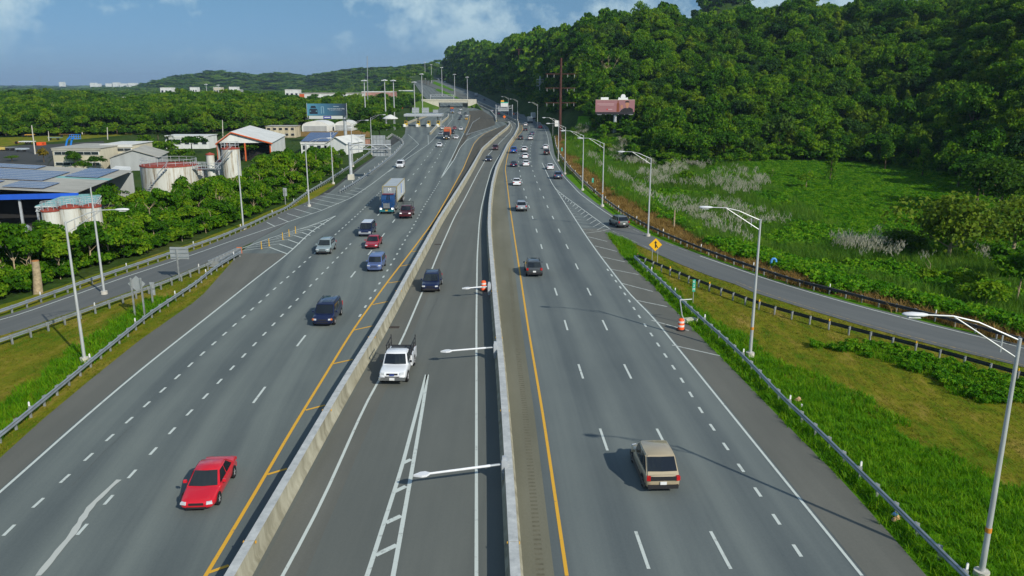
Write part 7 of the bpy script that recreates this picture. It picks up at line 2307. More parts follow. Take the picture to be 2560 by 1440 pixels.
for k, (x, y, l) in enumerate([(1060, 208, 'tree between the two climbing roads, nearest the red-roofed building'), (1067, 212, 'dark tree in the middle of the clump between the climbing roads'), (1074, 212, 'tree at the right of the clump between the climbing roads'), (1078, 206, 'tree behind the clump between the climbing roads'), (1056, 204, 'far tree left of the clump between the climbing roads'), (1070, 203, 'tall tree at the back of the clump between the climbing roads')]):
    g_ = GH(x, y); place_tree('median_tree', tuple(g_), 1.5, k * 1.3, HILL_CROWNS[k], HILL_TRUNKS[k % 3], l, 'tree', None)

# ================================================================= vehicles
TYRE = MATS['tyre_rubber']
RIM = mat('wheel_rim', (0.50, 0.51, 0.52), .4, .5, metal=.1)
GLASS = mat('car_glass', (0.012, 0.016, 0.020), .06, .6)
BLACKP = mat('black_plastic', (0.022, 0.022, 0.024), .6, .3)
HEADL = mat('headlight_lens', (0.80, 0.82, 0.82), .15, .6, emit=(1.0, .97, .88, .55))
HEADO = mat('headlight_lens_off', (0.55, 0.58, 0.60), .15, .6)
TAILL = mat('taillight_red', (0.42, 0.012, 0.012), .25, .5)
AMBER = mat('indicator_amber', (0.60, 0.16, 0.02), .3, .5)
PLATE = mat('licence_plate', (0.70, 0.71, 0.70), .5, .4)
CHROME = mat('chrome_trim', (0.55, 0.56, 0.57), .18, .5, metal=.9)


def cpaint(name, c, metal=.25): return mat('car_paint_' + name, c, .30, .5, metal=metal, coat=.7)


PT = dict(red=cpaint('red', (0.60, 0.010, 0.022), .1), navy=cpaint('navy', (0.006, 0.012, 0.055)), sky=cpaint('periwinkle', (0.13, 0.19, 0.40), .4), crimson=cpaint('crimson', (0.36, 0.006, 0.022)), sage=cpaint('sage_grey', (0.30, 0.37, 0.38), .3),
          white=cpaint('white', (0.72, 0.74, 0.76), .0), silver=cpaint('silver', (0.42, 0.45, 0.49), .5), black=cpaint('black', (0.010, 0.012, 0.018)), maroon=cpaint('maroon', (0.095, 0.012, 0.018)), grey=cpaint('graphite', (0.075, 0.083, 0.088), .4),
          tan=cpaint('tan', (0.44, 0.365, 0.24), .25), blue=cpaint('bright_blue', (0.010, 0.12, 0.48)), steel=cpaint('steel_blue', (0.085, 0.13, 0.22), .4), olive=cpaint('grey_green', (0.16, 0.18, 0.17), .4), yellow=cpaint('taxi_yellow', (0.65, 0.38, 0.02), .0), brown=cpaint('dark_bronze', (0.06, 0.042, 0.040), .3),
          teal=cpaint('truck_blue', (0.010, 0.055, 0.165), .2), hotred=cpaint('signal_red', (0.70, 0.02, 0.03), .0))

SPEC = dict(
    sedan=dict(L=4.7, W=1.82, H=1.45, R=.32, st=[(0, .30, .52, .74), (.02, .20, .62, .88), (.10, .18, .70, .97), (.27, .18, .85, 1), (.5, .18, .90, 1), (.80, .18, .94, .99), (.93, .20, .94, .95), (.985, .24, .88, .88), (1, .36, .76, .80)], gh=(.26, .44, .68, .85), wr=.70),
    hatch=dict(L=4.2, W=1.76, H=1.52, R=.31, st=[(0, .30, .56, .74), (.02, .20, .68, .88), (.10, .18, .76, .97), (.24, .18, .90, 1), (.5, .18, .95, 1), (.85, .18, .98, .99), (.97, .22, .96, .92), (1, .36, .84, .84)], gh=(.23, .40, .84, .97), wr=.74),
    suv=dict(L=4.6, W=1.87, H=1.70, R=.36, st=[(0, .38, .66, .76), (.02, .26, .80, .90), (.09, .24, .90, .98), (.25, .24, 1.0, 1), (.5, .24, 1.04, 1), (.88, .24, 1.07, .99), (.975, .28, 1.06, .93), (1, .40, .96, .86)], gh=(.24, .40, .86, .975), wr=.76),
    box=dict(L=4.25, W=1.76, H=1.68, R=.32, st=[(0, .32, .74, .84), (.02, .22, .86, .94), (.09, .20, .92, .99), (.22, .20, .98, 1), (.5, .20, 1.0, 1), (.9, .20, 1.02, 1), (.985, .24, 1.0, .96), (1, .36, .92, .90)], gh=(.20, .30, .93, .99), wr=.83),
    van=dict(L=4.9, W=1.92, H=1.78, R=.34, st=[(0, .34, .66, .78), (.02, .24, .80, .90), (.08, .22, .90, .98), (.20, .22, 1.0, 1), (.5, .22, 1.06, 1), (.9, .22, 1.08, 1), (.985, .26, 1.06, .95), (1, .38, .96, .90)], gh=(.18, .33, .92, .99), wr=.82),
    cargo=dict(L=4.6, W=1.85, H=1.88, R=.32, st=[(0, .34, .66, .78), (.02, .24, .80, .90), (.08, .22, .92, .98), (.20, .22, 1.04, 1), (.5, .22, 1.12, 1), (.9, .22, 1.12, 1), (.985, .26, 1.10, .96), (1, .38, 1.0, .92)], gh=(.18, .32, .95, .995), wr=.86),
    aztek=dict(L=4.62, W=1.87, H=1.84, R=.35, st=[(0, .36, .62, .76), (.02, .24, .76, .90), (.09, .22, .86, .98), (.26, .22, .97, 1), (.5, .22, 1.0, 1), (.80, .22, 1.04, 1), (.93, .24, 1.05, .98), (.985, .28, 1.04, .95), (1, .42, .96, .90)], gh=(.25, .40, .80, .968), wr=.84),
    pickup=dict(L=5.6, W=1.98, H=1.90, R=.40, st=[(0, .50, .86, .84), (.015, .40, 1.02, .94), (.07, .36, 1.10, .99), (.27, .36, 1.16, 1), (.45, .36, 1.18, 1), (.585, .36, 1.18, 1)], gh=(.25, .345, .55, .58), wr=.78, bed=True),
)


def loft_body(sp):
    L, w0 = sp['L'], sp['W'] / 2
    ring = []
    for (f, zb, zt, wf) in sp['st']:
        y = L / 2 - f * L; w = w0 * wf; h = zt - zb
        half = [(0, zb), (w * .84, zb), (w * .965, zb + .10), (w, zb + .48 * h), (w * .985, zt - .11), (w * .92, zt - .015), (w * .55, zt + .012), (0, zt + .02)]
        ring.append([(x, y, z) for x, z in half] + [(-x, y, z) for x, z in half[-2:0:-1]])
    n = len(ring[0]); mb = MB(); vs = [v for r in ring for v in r]; fs = []
    for i in range(len(ring) - 1):
        for k in range(n): fs.append((i * n + k, i * n + (k + 1) % n, (i + 1) * n + (k + 1) % n, (i + 1) * n + k))
    fs += [tuple(range(n)), tuple(range((len(ring) - 1) * n, len(ring) * n))]
    mb.add(vs, fs)
    return mb


def rounded(me, levels=1):
    """the mesh after one smooth subdivision"""
    o = bpy.data.objects.new('tmp', me)
    m = o.modifiers.new('s', 'SUBSURF'); m.levels = levels; m.render_levels = levels
    r = eval_mesh(o); r.name = me.name
    return r


def softened(me, off=.05, seg=2):
    bm = bmesh.new(); bm.from_mesh(me)
    ed = [e_ for e_ in bm.edges if len(e_.link_faces) == 2 and e_.calc_face_angle() > .3]
    bmesh.ops.bevel(bm, geom=ed, offset=off, segments=seg, affect='EDGES', clamp_overlap=True)
    bm.to_mesh(me); bm.free(); me.polygons.foreach_set('use_smooth', [True] * len(me.polygons)); me.set_sharp_from_angle(angle=.7)
    return me


def belt(sp, f):
    s = sp['st']; return float(np.interp(f, [q[0] for q in s], [q[2] for q in s]))


def greenhouse(sp):
    L, w0, H_ = sp['L'], sp['W'] / 2, sp['H']; fa, fb, fc, fd = sp['gh']
    Yf = lambda f: L / 2 - f * L
    zb0, zb1 = belt(sp, fa) - .05, belt(sp, fd) - .05; wb = w0 * .925; wr = w0 * sp['wr']
    zr = H_ - .06
    def ring(wf, yf, yr, zf, zr_, bf, br, bs):
        ym = (yf + yr) / 2; zm = (zf + zr_) / 2
        return [Vector((-wf, yf, zf)), Vector((0, yf + bf, zf)), Vector((wf, yf, zf)), Vector((wf + bs, ym, zm)), Vector((wf, yr, zr_)), Vector((0, yr - br, zr_)), Vector((-wf, yr, zr_)), Vector((-wf - bs, ym, zm))]
    r0 = ring(wb, Yf(fa), Yf(fd), zb0, zb1, .10, .05, .02); r1 = ring(wr, Yf(fb), Yf(fc), zr, zr, .05, .03, .02)
    r2 = ring(wr * .86, Yf(fb) - .12, Yf(fc) + .12, H_, H_ - .01, .03, .02, .01)
    mb = MB(); mb.add(r0 + r1 + r2, [(i * 8 + k, i * 8 + (k + 1) % 8, i * 8 + 8 + (k + 1) % 8, i * 8 + 8 + k) for i in range(2) for k in range(8)] + [tuple(range(16, 24))])
    return mb, r0, r1


def pane(a0, a1, a2, b0, b1, b2, s0, s1, t0, t1, off=.014):
    """window on the ruled face between bottom a0-a1-a2 and top b0-b1-b2"""
    def pt(s, t):
        A = a0.lerp(a1, s * 2) if s < .5 else a1.lerp(a2, s * 2 - 1)
        B = b0.lerp(b1, s * 2) if s < .5 else b1.lerp(b2, s * 2 - 1)
        return A.lerp(B, t)
    n = (pt(s1, (t0 + t1) / 2) - pt(s0, (t0 + t1) / 2)).cross(pt((s0 + s1) / 2, t1) - pt((s0 + s1) / 2, t0)).normalized()
    c = sum([a0, a2, b0, b2], Vector()) / 4; c.z = 0
    if n.dot(Vector((c.x, c.y, 0))) < 0: n = -n
    k = 6; vs = []
    for j in range(k + 1):
        s = s0 + (s1 - s0) * j / k
        vs += [pt(s, t0) + n * off, pt(s, t1) + n * off]
    mb = MB(); mb.add(vs, [(2 * j, 2 * j + 2, 2 * j + 3, 2 * j + 1) for j in range(k)])
    return mb


_wh = {}


def wheel_mesh(R):
    if R not in _wh:
        mb = MB(); mb.lathe([(R * .60, -.11), (R * .94, -.11), (R, -.07), (R, .07), (R * .94, .11), (R * .60, .11)], 20, axis='x'); ty = mb.mesh('tyre', TYRE, 40)
        mb = MB(); mb.lathe([(.01, .095), (R * .16, .10), (R * .2, .07), (R * .60, .075), (R * .62, .105)], 20, axis='x')
        for k in range(5):
            a = 2 * PI * k / 5; c = Vector((0, math.cos(a), math.sin(a)))
            mb.tube(Vector((.09, 0, 0)) + c * R * .1, Vector((.09, 0, 0)) + c * R * .6, R * .085, R * .07, n=5)
        rm = mb.mesh('rim', RIM, 40)
        mb = MB(); mb.lathe([(.01, 0), (R * 1.10, 0), (R * 1.10, .02), (.01, .02)], 20, axis='x'); ar = mb.mesh('wheel_arch', BLACKP)
        _wh[R] = (ty, rm, ar)
    return _wh[R]


_car = {}


def car_parts(kind, col, front_lit=False, lod=0, extra=None):
    key = (kind, col, front_lit)
    if key in _car: return _car[key]
    sp = SPEC[kind]; L, w, H_, R = sp['L'], sp['W'] / 2, sp['H'], sp['R']; pt = PT[col]; out = []
    out.append(('body', rounded(loft_body(sp).mesh('body', pt, 38)), None))
    gm, r0, r1 = greenhouse(sp); out.append(('roof', softened(gm.mesh('roof', pt, 38), .08, 3), None))
    out.append(('windshield', pane(r0[0], r0[1], r0[2], r1[0], r1[1], r1[2], .05, .95, .10, .95).mesh('windshield', GLASS), None))
    if kind != 'cargo': out.append(('rear_window', pane(r0[4], r0[5], r0[6], r1[4], r1[5], r1[6], .04, .96, .14 if kind != 'aztek' else .22, .94).mesh('rear_window', GLASS), None))
    segs = {'pickup': [(.10, .52), (.57, .93)], 'cargo': [(.06, .36)]}.get(kind, [(.06, .40), (.44, .70), (.74, .95)] if kind in ('suv', 'van', 'aztek', 'box') else [(.05, .46), (.50, .90)])
    for a, b in segs:
        out.append(('side_window', pane(r0[2], r0[3], r0[4], r1[2], r1[3], r1[4], a, b, .14, .90).mesh('side_window', GLASS), None))
        out.append(('side_window', pane(r0[6], r0[7], r0[0], r1[6], r1[7], r1[0], 1 - b, 1 - a, .14, .90).mesh('side_window', GLASS), None))
    zf = sp['st'][1][2]; zbk = sp['st'][-2][2] if not sp.get('bed') else 1.1
    yf, yr = L / 2, -L / 2
    for sd in (-1, 1):
        mb = MB(); mb.box((sd * w * .70, yf - .085, zf - .085), (w * .34, .16, .12), -sd * .30, taper=.85); out.append(('headlight', mb.mesh('headlight', HEADL if front_lit else HEADO), None))
        if kind in ('suv', 'van', 'box', 'cargo', 'hatch', 'aztek', 'pickup'):
            mb = MB(); zc = zbk - .12 if kind != 'aztek' else .90; hh = .42 if kind in ('van', 'box', 'cargo', 'pickup') else .24
            mb.box((sd * w * .82, yr + .06, zc), (w * .22, .18, hh), sd * .25)
        else:
            mb = MB(); mb.box((sd * w * .70, yr + .045, zbk - .14), (w * .38, .14, .16), sd * .18)
        out.append(('taillight', mb.mesh('taillight', TAILL), None))
        mb = MB(); ym = L / 2 - sp['gh'][0] * L - .42; mb.box((sd * (w + .09), ym, belt(sp, .3) + .10), (.20, .12, .15), taper=.8); out.append(('mirror', mb.mesh('mirror', pt if kind != 'pickup' else BLACKP), None))
    mb = MB(); mb.box((0, yf - .02, zf - .13), (w * .80, .07, .11)); mb.box((0, yf - .03, zf - .33), (w * 1.05, .07, .09)); out.append(('grille', mb.mesh('grille', BLACKP), None))
    zb = sp['st'][0][1]
    mb = MB(); mb.box((0, yr + .03, zb + .08), (w * 1.72, .14, .22)); out.append(('rear_bumper', mb.mesh('rear_bumper', BLACKP if kind in ('suv', 'aztek', 'pickup') else pt), None))
    if kind in ('suv', 'aztek'): mb = MB(); mb.box((0, yf - .06, zb - .02), (w * 1.66, .14, .14)); out.append(('front_skirt', mb.mesh('front_skirt', BLACKP), None))
    mb = MB(); mb.box((0, yr - .045, zbk - .38), (.34, .03, .17)); mb2 = MB(); out.append(('licence_plate', mb.mesh('licence_plate', PLATE), None))
    if kind in ('suv', 'van'):
        for sd in (-1, 1):
            mb = MB(); mb.tube((sd * w * sp['wr'] * .93, L / 2 - (sp['gh'][1] + .03) * L, H_ + .035), (sd * w * sp['wr'] * .93, L / 2 - (sp['gh'][2] - .03) * L, H_ + .03), .025, n=6); out.append(('roof_rail', mb.mesh('roof_rail', BLACKP), None))
    if sp.get('bed'):
        y0 = L / 2 - .585 * L; zt = 1.18
        mb = MB()
        for sd in (-1, 1): mb.box((sd * (w - .06), (y0 + yr) / 2, .80), (.12, y0 - yr, .78))
        mb.box((0, yr + .05, .80), (2 * w - .24, .10, .72)); out.append(('bed_wall', mb.mesh('bed_wall', pt), None))
        mb = MB(); mb.box((0, (y0 + yr) / 2, .62), (2 * w - .25, y0 - yr - .1, .10)); mb.box((0, (y0 + yr) / 2, .48), (2 * w - .4, y0 - yr, .2)); out.append(('bed_floor', mb.mesh('bed_floor', BLACKP), None))
        mb = MB(); mb.box((0, yf + .02, .58), (w * 1.9, .18, .24)); out.append(('front_bumper', mb.mesh('front_bumper', CHROME if col == 'white' else pt), None))
    if kind == 'aztek':
        mb = MB(); mb.box((0, yr + .015, .90), (w * 1.46, .12, .20)); out.append(('tail_panel', mb.mesh('tail_panel', BLACKP), None))
        mb = MB()
        for sd in (-1, 1): mb.box((sd * (w - .02), 0, .36), (.08, L * .86, .22))
        out.append(('cladding', mb.mesh('cladding', mat('cladding_grey', (0.10, 0.095, 0.085), .7, .2)), None))
    _car[key] = (sp, out)
    return _car[key]


def car(kind, col, px, py, away, guide, label, lit=False, group=None, name=None, dx=0.0):
    near = GH(px, py) if py < 330 else G(px, py)
    g0, g1 = float(edge_at(guide, np.array([near.y - 4.0]))[0]), float(edge_at(guide, np.array([near.y + 4.0]))[0])
    t = Vector((g1 - g0, 8.0, 0)).normalized()
    sp, parts = car_parts(kind, col, lit); c = near + t * sp['L'] / 2
    h = t if away else -t
    z = zroad(c.x, c.y, 0.012)
    nm = name or {'pickup': 'pickup_truck', 'van': 'minivan', 'cargo': 'cargo_van', 'suv': 'sport_utility_car', 'aztek': 'sport_utility_car', 'sedan': 'sedan_car', 'hatch': 'hatchback_car', 'box': 'box_shaped_car'}[kind]
    e = empty(nm, (c.x, c.y, z), math.atan2(-h.x, h.y))
    zn = zroad(c.x + t.x * 2, c.y + t.y * 2, 0.0) - zroad(c.x - t.x * 2, c.y - t.y * 2, 0.0)
    for n_, me, _ in parts: link(n_, me, e)
    ty, rm, ar = wheel_mesh(sp['R']); L, w, R = sp['L'], sp['W'] / 2, sp['R']
    for sy in (L * .315, -L * .30):
        for sd in (-1, 1):
            o = link('wheel', ty, e, (sd * (w - .10), sy, R)); o.rotation_euler = (0, 0, 0 if sd > 0 else PI); link('rim', rm, o)
            a = link('wheel_arch', ar, e, (sd * (w - .015), sy, R + .03)); a.rotation_euler = (0, 0, 0 if sd > 0 else PI)
    tag(e, label, {'pickup': 'pickup', 'van': 'minivan', 'cargo': 'van'}.get(kind, 'car'), group or ('cars on the right carriageway' if away else 'cars coming towards the camera'))
    return e


gL = glh(LINE_J[1:] + LINE_J2[1:] + [(1131, 285), (1120, 268)]); gF = glh(LINE_F); gC = [p + Vector((3, 0, 0)) for p in b1]; gR = glh(LINE_A); gB = glh(LINE_B)
gE = glh([(p[0] * .5 + q_[0] * .5, p[1] * .5 + q_[1] * .5) for p, q_ in zip(RR_L[2:13], RR_R[2:13])])
# --- left carriageway (towards the camera)
car('sedan', 'red', 492, 1284, False, gF, 'bright red sedan nearest the camera on the left carriageway')
e = car('van', 'navy', 806, 819, False, gF, 'dark navy wagon ahead of the red sedan on the left carriageway', name='station_wagon')
for sd in (-1, 1):
    mb = MB(); mb.box((sd * .80, SPEC['van']['L'] / 2 - .10, .72), (.16, .14, .15), -sd * .5); mb.build('corner_lamp', AMBER, e)
mb = MB(); mb.box((0, .1, 1.79), (.75, .6, .02)); mb.build('sunroof', GLASS, e)
car('box', 'sky', 935, 681, False, gF, 'periwinkle blue box-shaped car on the left carriageway')
car('sedan', 'crimson', 928, 624, False, gF, 'crimson sedan just behind the box-shaped blue car')
car('suv', 'sage', 806, 638, False, gL, 'pale sage-grey crossover nearest the exit gore')
e = car('van', 'navy', 912, 593, False, gL, 'navy minivan with a white roof and silver lower trim')
mb = MB(); mb.box((0, -.55, 1.80), (1.40, 2.7, .05)); mb.build('white_roof_panel', PT['white'], e)
mb = MB(); mb.box((0, 2.42, .55), (1.72, .12, .22)); mb.build('silver_bumper', PT['silver'], e)
e = car('pickup', 'maroon', 1013, 548, False, gF, 'maroon pickup with a roof rack right of the container truck', lit=True)
mb = MB(); 
for sd in (-.8, .8):
    for y in (-.5, -2.6): mb.tube((sd, y, 1.1), (sd, y, 2.1), .03, n=6)
    mb.tube((sd, -.5, 2.1), (sd, -2.6, 2.1), .03, n=6)
for y in (-.5, -2.6): mb.tube((-.8, y, 2.1), (.8, y, 2.1), .03, n=6)
mb.build('rack', BLACKP, e)
car('cargo', 'white', 999, 421, False, gL, 'white cargo van near the toll exit lane')
car('sedan', 'white', 1098, 368, False, gL, 'white sedan ahead of the orange container truck')
car('sedan', 'white', 1140, 348, False, gF, 'white sedan right of the orange container truck')
car('sedan', 'silver', 1102, 338, False, gL, 'silver sedan left of the orange container truck')
car('suv', 'white', 1107, 325, False, gL, 'white crossover behind the silver sedan by the toll wall')
car('suv', 'black', 1130, 335, False, gF, 'black crossover half hidden behind the orange container')
car('sedan', 'crimson', 1136, 324, False, gF, 'dark red sedan behind the orange container truck')
car('sedan', 'white', 1152, 326, False, gF, 'white sedan alone in the inner lane behind the dark red sedan')
car('sedan', 'yellow', 1166, 300, False, gF, 'yellow taxi far up the inner lane')
car('sedan', 'white', 1167, 292, False, gF, 'white car just behind the yellow taxi')
car('sedan', 'black', 1163, 287, False, gF, 'black car leading the line behind the yellow taxi')
car('sedan', 'black', 1149, 300, False, gL, 'black sedan in the middle lane beside the yellow taxi')
car('sedan', 'navy', 1153, 294, False, gL, 'navy sedan behind the black one in the middle lane')
car('suv', 'white', 1149, 286, False, gL, 'white crossover in the middle lane below the overpass')
car('sedan', 'white', 1152, 277, False, gL, 'white sedan just out of the overpass')
car('sedan', 'white', 1122, 268, False, gL, 'small white car under the overpass')
# --- centre lanes
car('suv', 'navy', 1075, 733, False, gC, 'dark navy SUV in the centre lanes', group='vehicles in the centre lanes')
e = car('pickup', 'white', 981, 966, False, gC, 'white pickup with a dark ladder rack in the centre lanes', group='vehicles in the centre lanes')
mb = MB(); Lp = SPEC['pickup']['L']
for sd in (-.92, .92):
    for y in (-.55, -1.6, -2.65): mb.tube((sd, y, 1.1), (sd * 1.02, y, 1.98 if y > -2 else 2.15), .035, n=6)
    mb.tube((sd * 1.02, -.45, 1.98), (sd * 1.02, -2.75, 1.98), .04, n=6); mb.tube((sd, -2.65, 1.6), (sd, -.55, 1.6), .03, n=6)
mb.tube((-.95, -.55, 1.98), (.95, -.55, 1.98), .035, n=6)
mb.build('ladder_rack', BLACKP, e)
mb = MB(); mb.box((0, -1.7, 1.18), (1.7, 2.0, .18)); mb.build('cargo_cover', mat('tarp_dark', (0.05, 0.055, 0.06), .8, .2), e)
mb = MB(); mb.box((0, Lp / 2 + .13, .58), (.36, .03, .18)); mb.build('front_plate', PLATE, e)
mb = MB(); mb.box((0, Lp / 2 + .045, .86), (.34, .03, .10)); mb.build('grille_badge', mat('badge_blue', (0.03, 0.06, 0.25), .3, .5), e)
car('suv', 'maroon', 1237, 376, False, gC, 'maroon SUV far up the centre lanes', group='vehicles in the centre lanes')
car('sedan', 'navy', 1221, 404, False, gC, 'navy sedan in front of the maroon SUV in the centre lanes', lit=True, group='vehicles in the centre lanes')
# --- right carriageway (away from the camera)
car('aztek', 'tan', 1657, 1236, True, gB, 'tan SUV with a dark tail panel nearest the camera on the right')
car('suv', 'grey', 1336, 694, True, gR, 'dark graphite crossover alone in the inner right lane')
car('suv', 'silver', 1304, 530, True, gR, 'silver crossover ahead of the graphite one')
car('sedan', 'white', 1292, 465, True, gR, 'white sedan beside the concrete shoulder, ahead of the silver crossover')
car('sedan', 'navy', 1284, 418, True, gR, 'dark navy sedan in the inner right lane')
car('sedan', 'white', 1315, 416, True, gR, 'white sedan right of the dark navy sedan')
car('hatch', 'white', 1313, 397, True, gR, 'white hatchback directly ahead of a white sedan')
car('pickup', 'blue', 1284, 384, True, gR, 'bright blue pickup beside the concrete shoulder')
car('suv', 'white', 1311, 380, True, gR, 'white crossover right of the bright blue pickup')
car('suv', 'grey', 1301, 350, True, gR, 'dark grey crossover far along the inner right lane')
car('suv', 'white', 1326, 351, True, gR, 'large white crossover right of the far dark grey one')
car('sedan', 'steel', 1330, 338, True, gR, 'steel-blue sedan ahead of the large white crossover')
car('sedan', 'black', 1313, 328, True, gR, 'black sedan behind the far white car by the box trucks')
car('suv', 'white', 1314, 316, True, gR, 'white crossover just behind the box trucks')
car('sedan', 'hotred', 1351, 321, True, gB, 'small bright red car in the outer right lane')
car('sedan', 'white', 1364, 373, True, gB, 'white sedan in the outer right lane')
car('suv', 'brown', 1367, 388, True, gB, 'dark bronze crossover behind the white sedan in the outer lane')
car('sedan', 'white', 1376, 425, True, gB, 'white sedan alone just past the merge')
car('suv', 'steel', 1396, 449, True, gB, 'blue-grey crossover at the merge taper')
car('suv', 'olive', 1560, 571, True, sorted(gE, key=lambda v: v.y), 'grey-green crossover on the entrance ramp', group='cars on the entrance ramp')
car('sedan', 'silver', 1231, 280, True, gR, 'silver car far up the express lanes beside the gantry', group='far cars beyond the curve')
car('sedan', 'hotred', 1247, 287, True, gR, 'red car far up the express lanes', group='far cars beyond the curve')
car('sedan', 'black', 1270, 287, True, gR, 'black car under the sign gantry', group='far cars beyond the curve')
car('suv', 'navy', 1267, 280, True, gR, 'navy car ahead of the black one under the gantry', group='far cars beyond the curve')
car('sedan', 'black', 1291, 289, True, gR, 'dark car just past the orange warning sign', group='far cars beyond the curve')
car('sedan', 'navy', 1211, 252, True, gR, 'dark car climbing the far road in the shade', group='far cars beyond the curve')
car('sedan', 'white', 1112, 206, True, gR, 'white car near the top of the climbing road', group='far cars beyond the curve')
car('suv', 'white', 1096, 200, True, gR, 'white car highest on the climbing road', group='far cars beyond the curve')


# --- trucks
def container_mesh(w, h, l, m_):
    """corrugated box"""
    mb = MB(); n = int(l / .28); xs = []
    prof = []
    for k in range(n):
        y = -l / 2 + l * k / n; d = .035 if (k % 2) else 0.0
        prof += [(w / 2 - d, y), (w / 2 - d, y + l / n * .8)]
    side = prof + [(-x, y) for x, y in prof[::-1]]
    nf = int(w / .24); fr = []
    mb.prism(side, 'z', 0, h)
    for k in range(nf):      # ribs on the end
        x = -w / 2 + .14 + (w - .28) * (k + .5) / nf
        mb.box((x, l / 2 + .02, h / 2), (.11, .05, h - .3)); mb.box((x, -l / 2 - .02, h / 2), (.11, .05, h - .3))
    return mb.mesh('container', m_)


def semi(px, py, guide, cab_m, cont_m, label, chassis_m, cont_len=12.2, logo=None, grille=True):
    near = GH(px, py) if py < 330 else G(px, py)
    g0, g1 = float(edge_at(guide, np.array([near.y - 4.0]))[0]), float(edge_at(guide, np.array([near.y + 12.0]))[0])
    t = Vector((g1 - g0, 16.0, 0)).normalized(); h = -t
    e = empty('container_truck', (near.x, near.y, zroad(near.x, near.y, .012)), math.atan2(-h.x, h.y))    # origin at the front bumper
    mb = MB(); mb.prism([(-2.3, .95), (-.12, .95), (0, 1.15), (-.05, 1.85), (-1.9, 2.12), (-2.3, 2.15)], 'x', -.78, .78); mb.build('hood', cab_m, e, 30)
    for sd in (-1, 1):
        mb = MB(); mb.prism([(-2.0, .55), (-.25, .55), (-.1, .8), (-.25, 1.2), (-.8, 1.42), (-1.6, 1.30), (-2.0, 1.0)], 'x', sd * .80, sd * 1.16); mb.build('fender', cab_m, e, 30)
        mb = MB(); mb.box((sd * .95, -.12, .92), (.34, .16, .26)); mb.build('headlight', HEADL, e)
        mb = MB(); mb.tube((sd * 1.18, -3.7, .9), (sd * 1.18, -3.7, 3.5), .09, n=10); mb.build('exhaust_stack', CHROME, e, 40)
        mb = MB(); mb.box((sd * 1.38, -2.5, 2.35), (.12, .22, .6)); mb.tube((sd * 1.1, -2.5, 2.4), (sd * 1.38, -2.5, 2.4), .025, n=5); mb.build('mirror', CHROME, e)
        mb = MB(); mb.tube((sd * 1.0, -5.2, .75), (sd * 1.0, -3.6, .75), .32, n=14); mb.build('fuel_tank', CHROME, e, 40)
    mb = MB(); mb.prism([(-3.9, .95), (-2.25, .95), (-2.25, 2.1), (-2.65, 2.95), (-3.9, 3.0)], 'x', -1.12, 1.12); cb = mb.build('cab', cab_m, e, 30)
    mb = MB()
    for sd in (-1, 1): mb.quad((sd * .06, -2.255, 2.14), (sd * 1.0, -2.30, 2.14), (sd * .98, -2.645, 2.86), (sd * .06, -2.60, 2.86))
    mb.build('windshield', GLASS, cb)
    mb = MB()
    for sd in (-1, 1): mb.quad((sd * 1.135, -3.6, 2.1), (sd * 1.135, -2.5, 2.1), (sd * 1.135, -2.75, 2.75), (sd * 1.135, -3.6, 2.75))
    mb.build('side_window', GLASS, cb)
    mb = MB(); mb.box((0, -2.55, 3.05), (1.9, .35, .10)); mb.build('sun_visor', mat('visor_red', (0.22, 0.04, 0.06), .5, .4), cb)
    mb = MB(); mb.box((0, .02, 1.42), (1.05, .10, .85)); gr = mb.build('grille', CHROME if grille else BLACKP, e)
    mb = MB()
    for k in range(9): mb.box((-.46 + k * .115, .08, 1.42), (.03, .03, .78))
    mb.build('grille_bars', STEEL, gr)
    mb = MB(); mb.box((0, .02, .62), (2.3, .22, .34)); mb.build('bumper', chassis_m, e); mb = MB(); mb.box((0, .14, .66), (.4, .03, .2)); mb.build('front_plate', mat('plate_amber', (0.55, 0.33, 0.05), .5, .3), e)
    mb = MB(); mb.box((0, -4.8, .85), (.9, 8.0, .25)); mb.build('frame', BLACKP, e)
    yc = -4.9 - cont_len / 2
    o = link('container', container_mesh(2.44, 2.6, cont_len, cont_m), e, (0, yc, 1.42))
    mb = MB()
    for sd in (-1, 1):
        for y in (yc + cont_len / 2, yc - cont_len / 2):
            mb.box((sd * 1.20, y, 2.72), (.14, .16, 2.62))
        for z in (1.42, 4.0): mb.box((sd * 1.21, yc, z), (.11, cont_len, .12))
    mb.box((0, yc + cont_len / 2 + .01, 4.0), (2.3, .14, .12)); mb.build('corner_posts', mat('container_trim_%s' % cont_m.name, (0.30, 0.26, 0.14), .7, .2), o); o.children[0].location = (0, -yc, -1.42)
    mb = MB(); mb.box((0, yc - 1.0, 1.25), (1.1, cont_len - 1.0, .22)); mb.build('trailer_frame', BLACKP, e)
    if logo:
        mb = MB(); mb.box((-1.235, yc - 1.2, 2.75), (.02, 1.2, 2.0)); mb.box((1.235, yc - 1.2, 2.75), (.02, 1.2, 2.0)); mb.build('logo_panel', WHITE_T, e)
        mb = MB(); mb.box((-1.24, yc - .55, 2.9), (.02, .7, 1.7)); mb.box((1.24, yc - .55, 2.9), (.02, .7, 1.7)); mb.build('logo_panel', mat('logo_blue', (0.04, 0.16, 0.55), .6, .3), e)
        text_mesh('container_mark', 'M', .75, WHITE_T, e, (0, yc + cont_len / 2 + .06, 3.45), (PI / 2, 0, PI))
    ty, rm, ar = wheel_mesh(.50)
    for y in (-1.15, -4.6, -5.9, yc - cont_len / 2 + 1.2, yc - cont_len / 2 + 2.5):
        for sd in (-1, 1):
            w_ = link('wheel', ty, e, (sd * 1.05, y, .50)); w_.rotation_euler = (0, 0, 0 if sd > 0 else PI); link('rim', rm, w_)
            if y < -4: link('wheel', ty, e, (sd * .76, y, .50))
    tag(e, label, 'truck', 'container trucks')
    return e


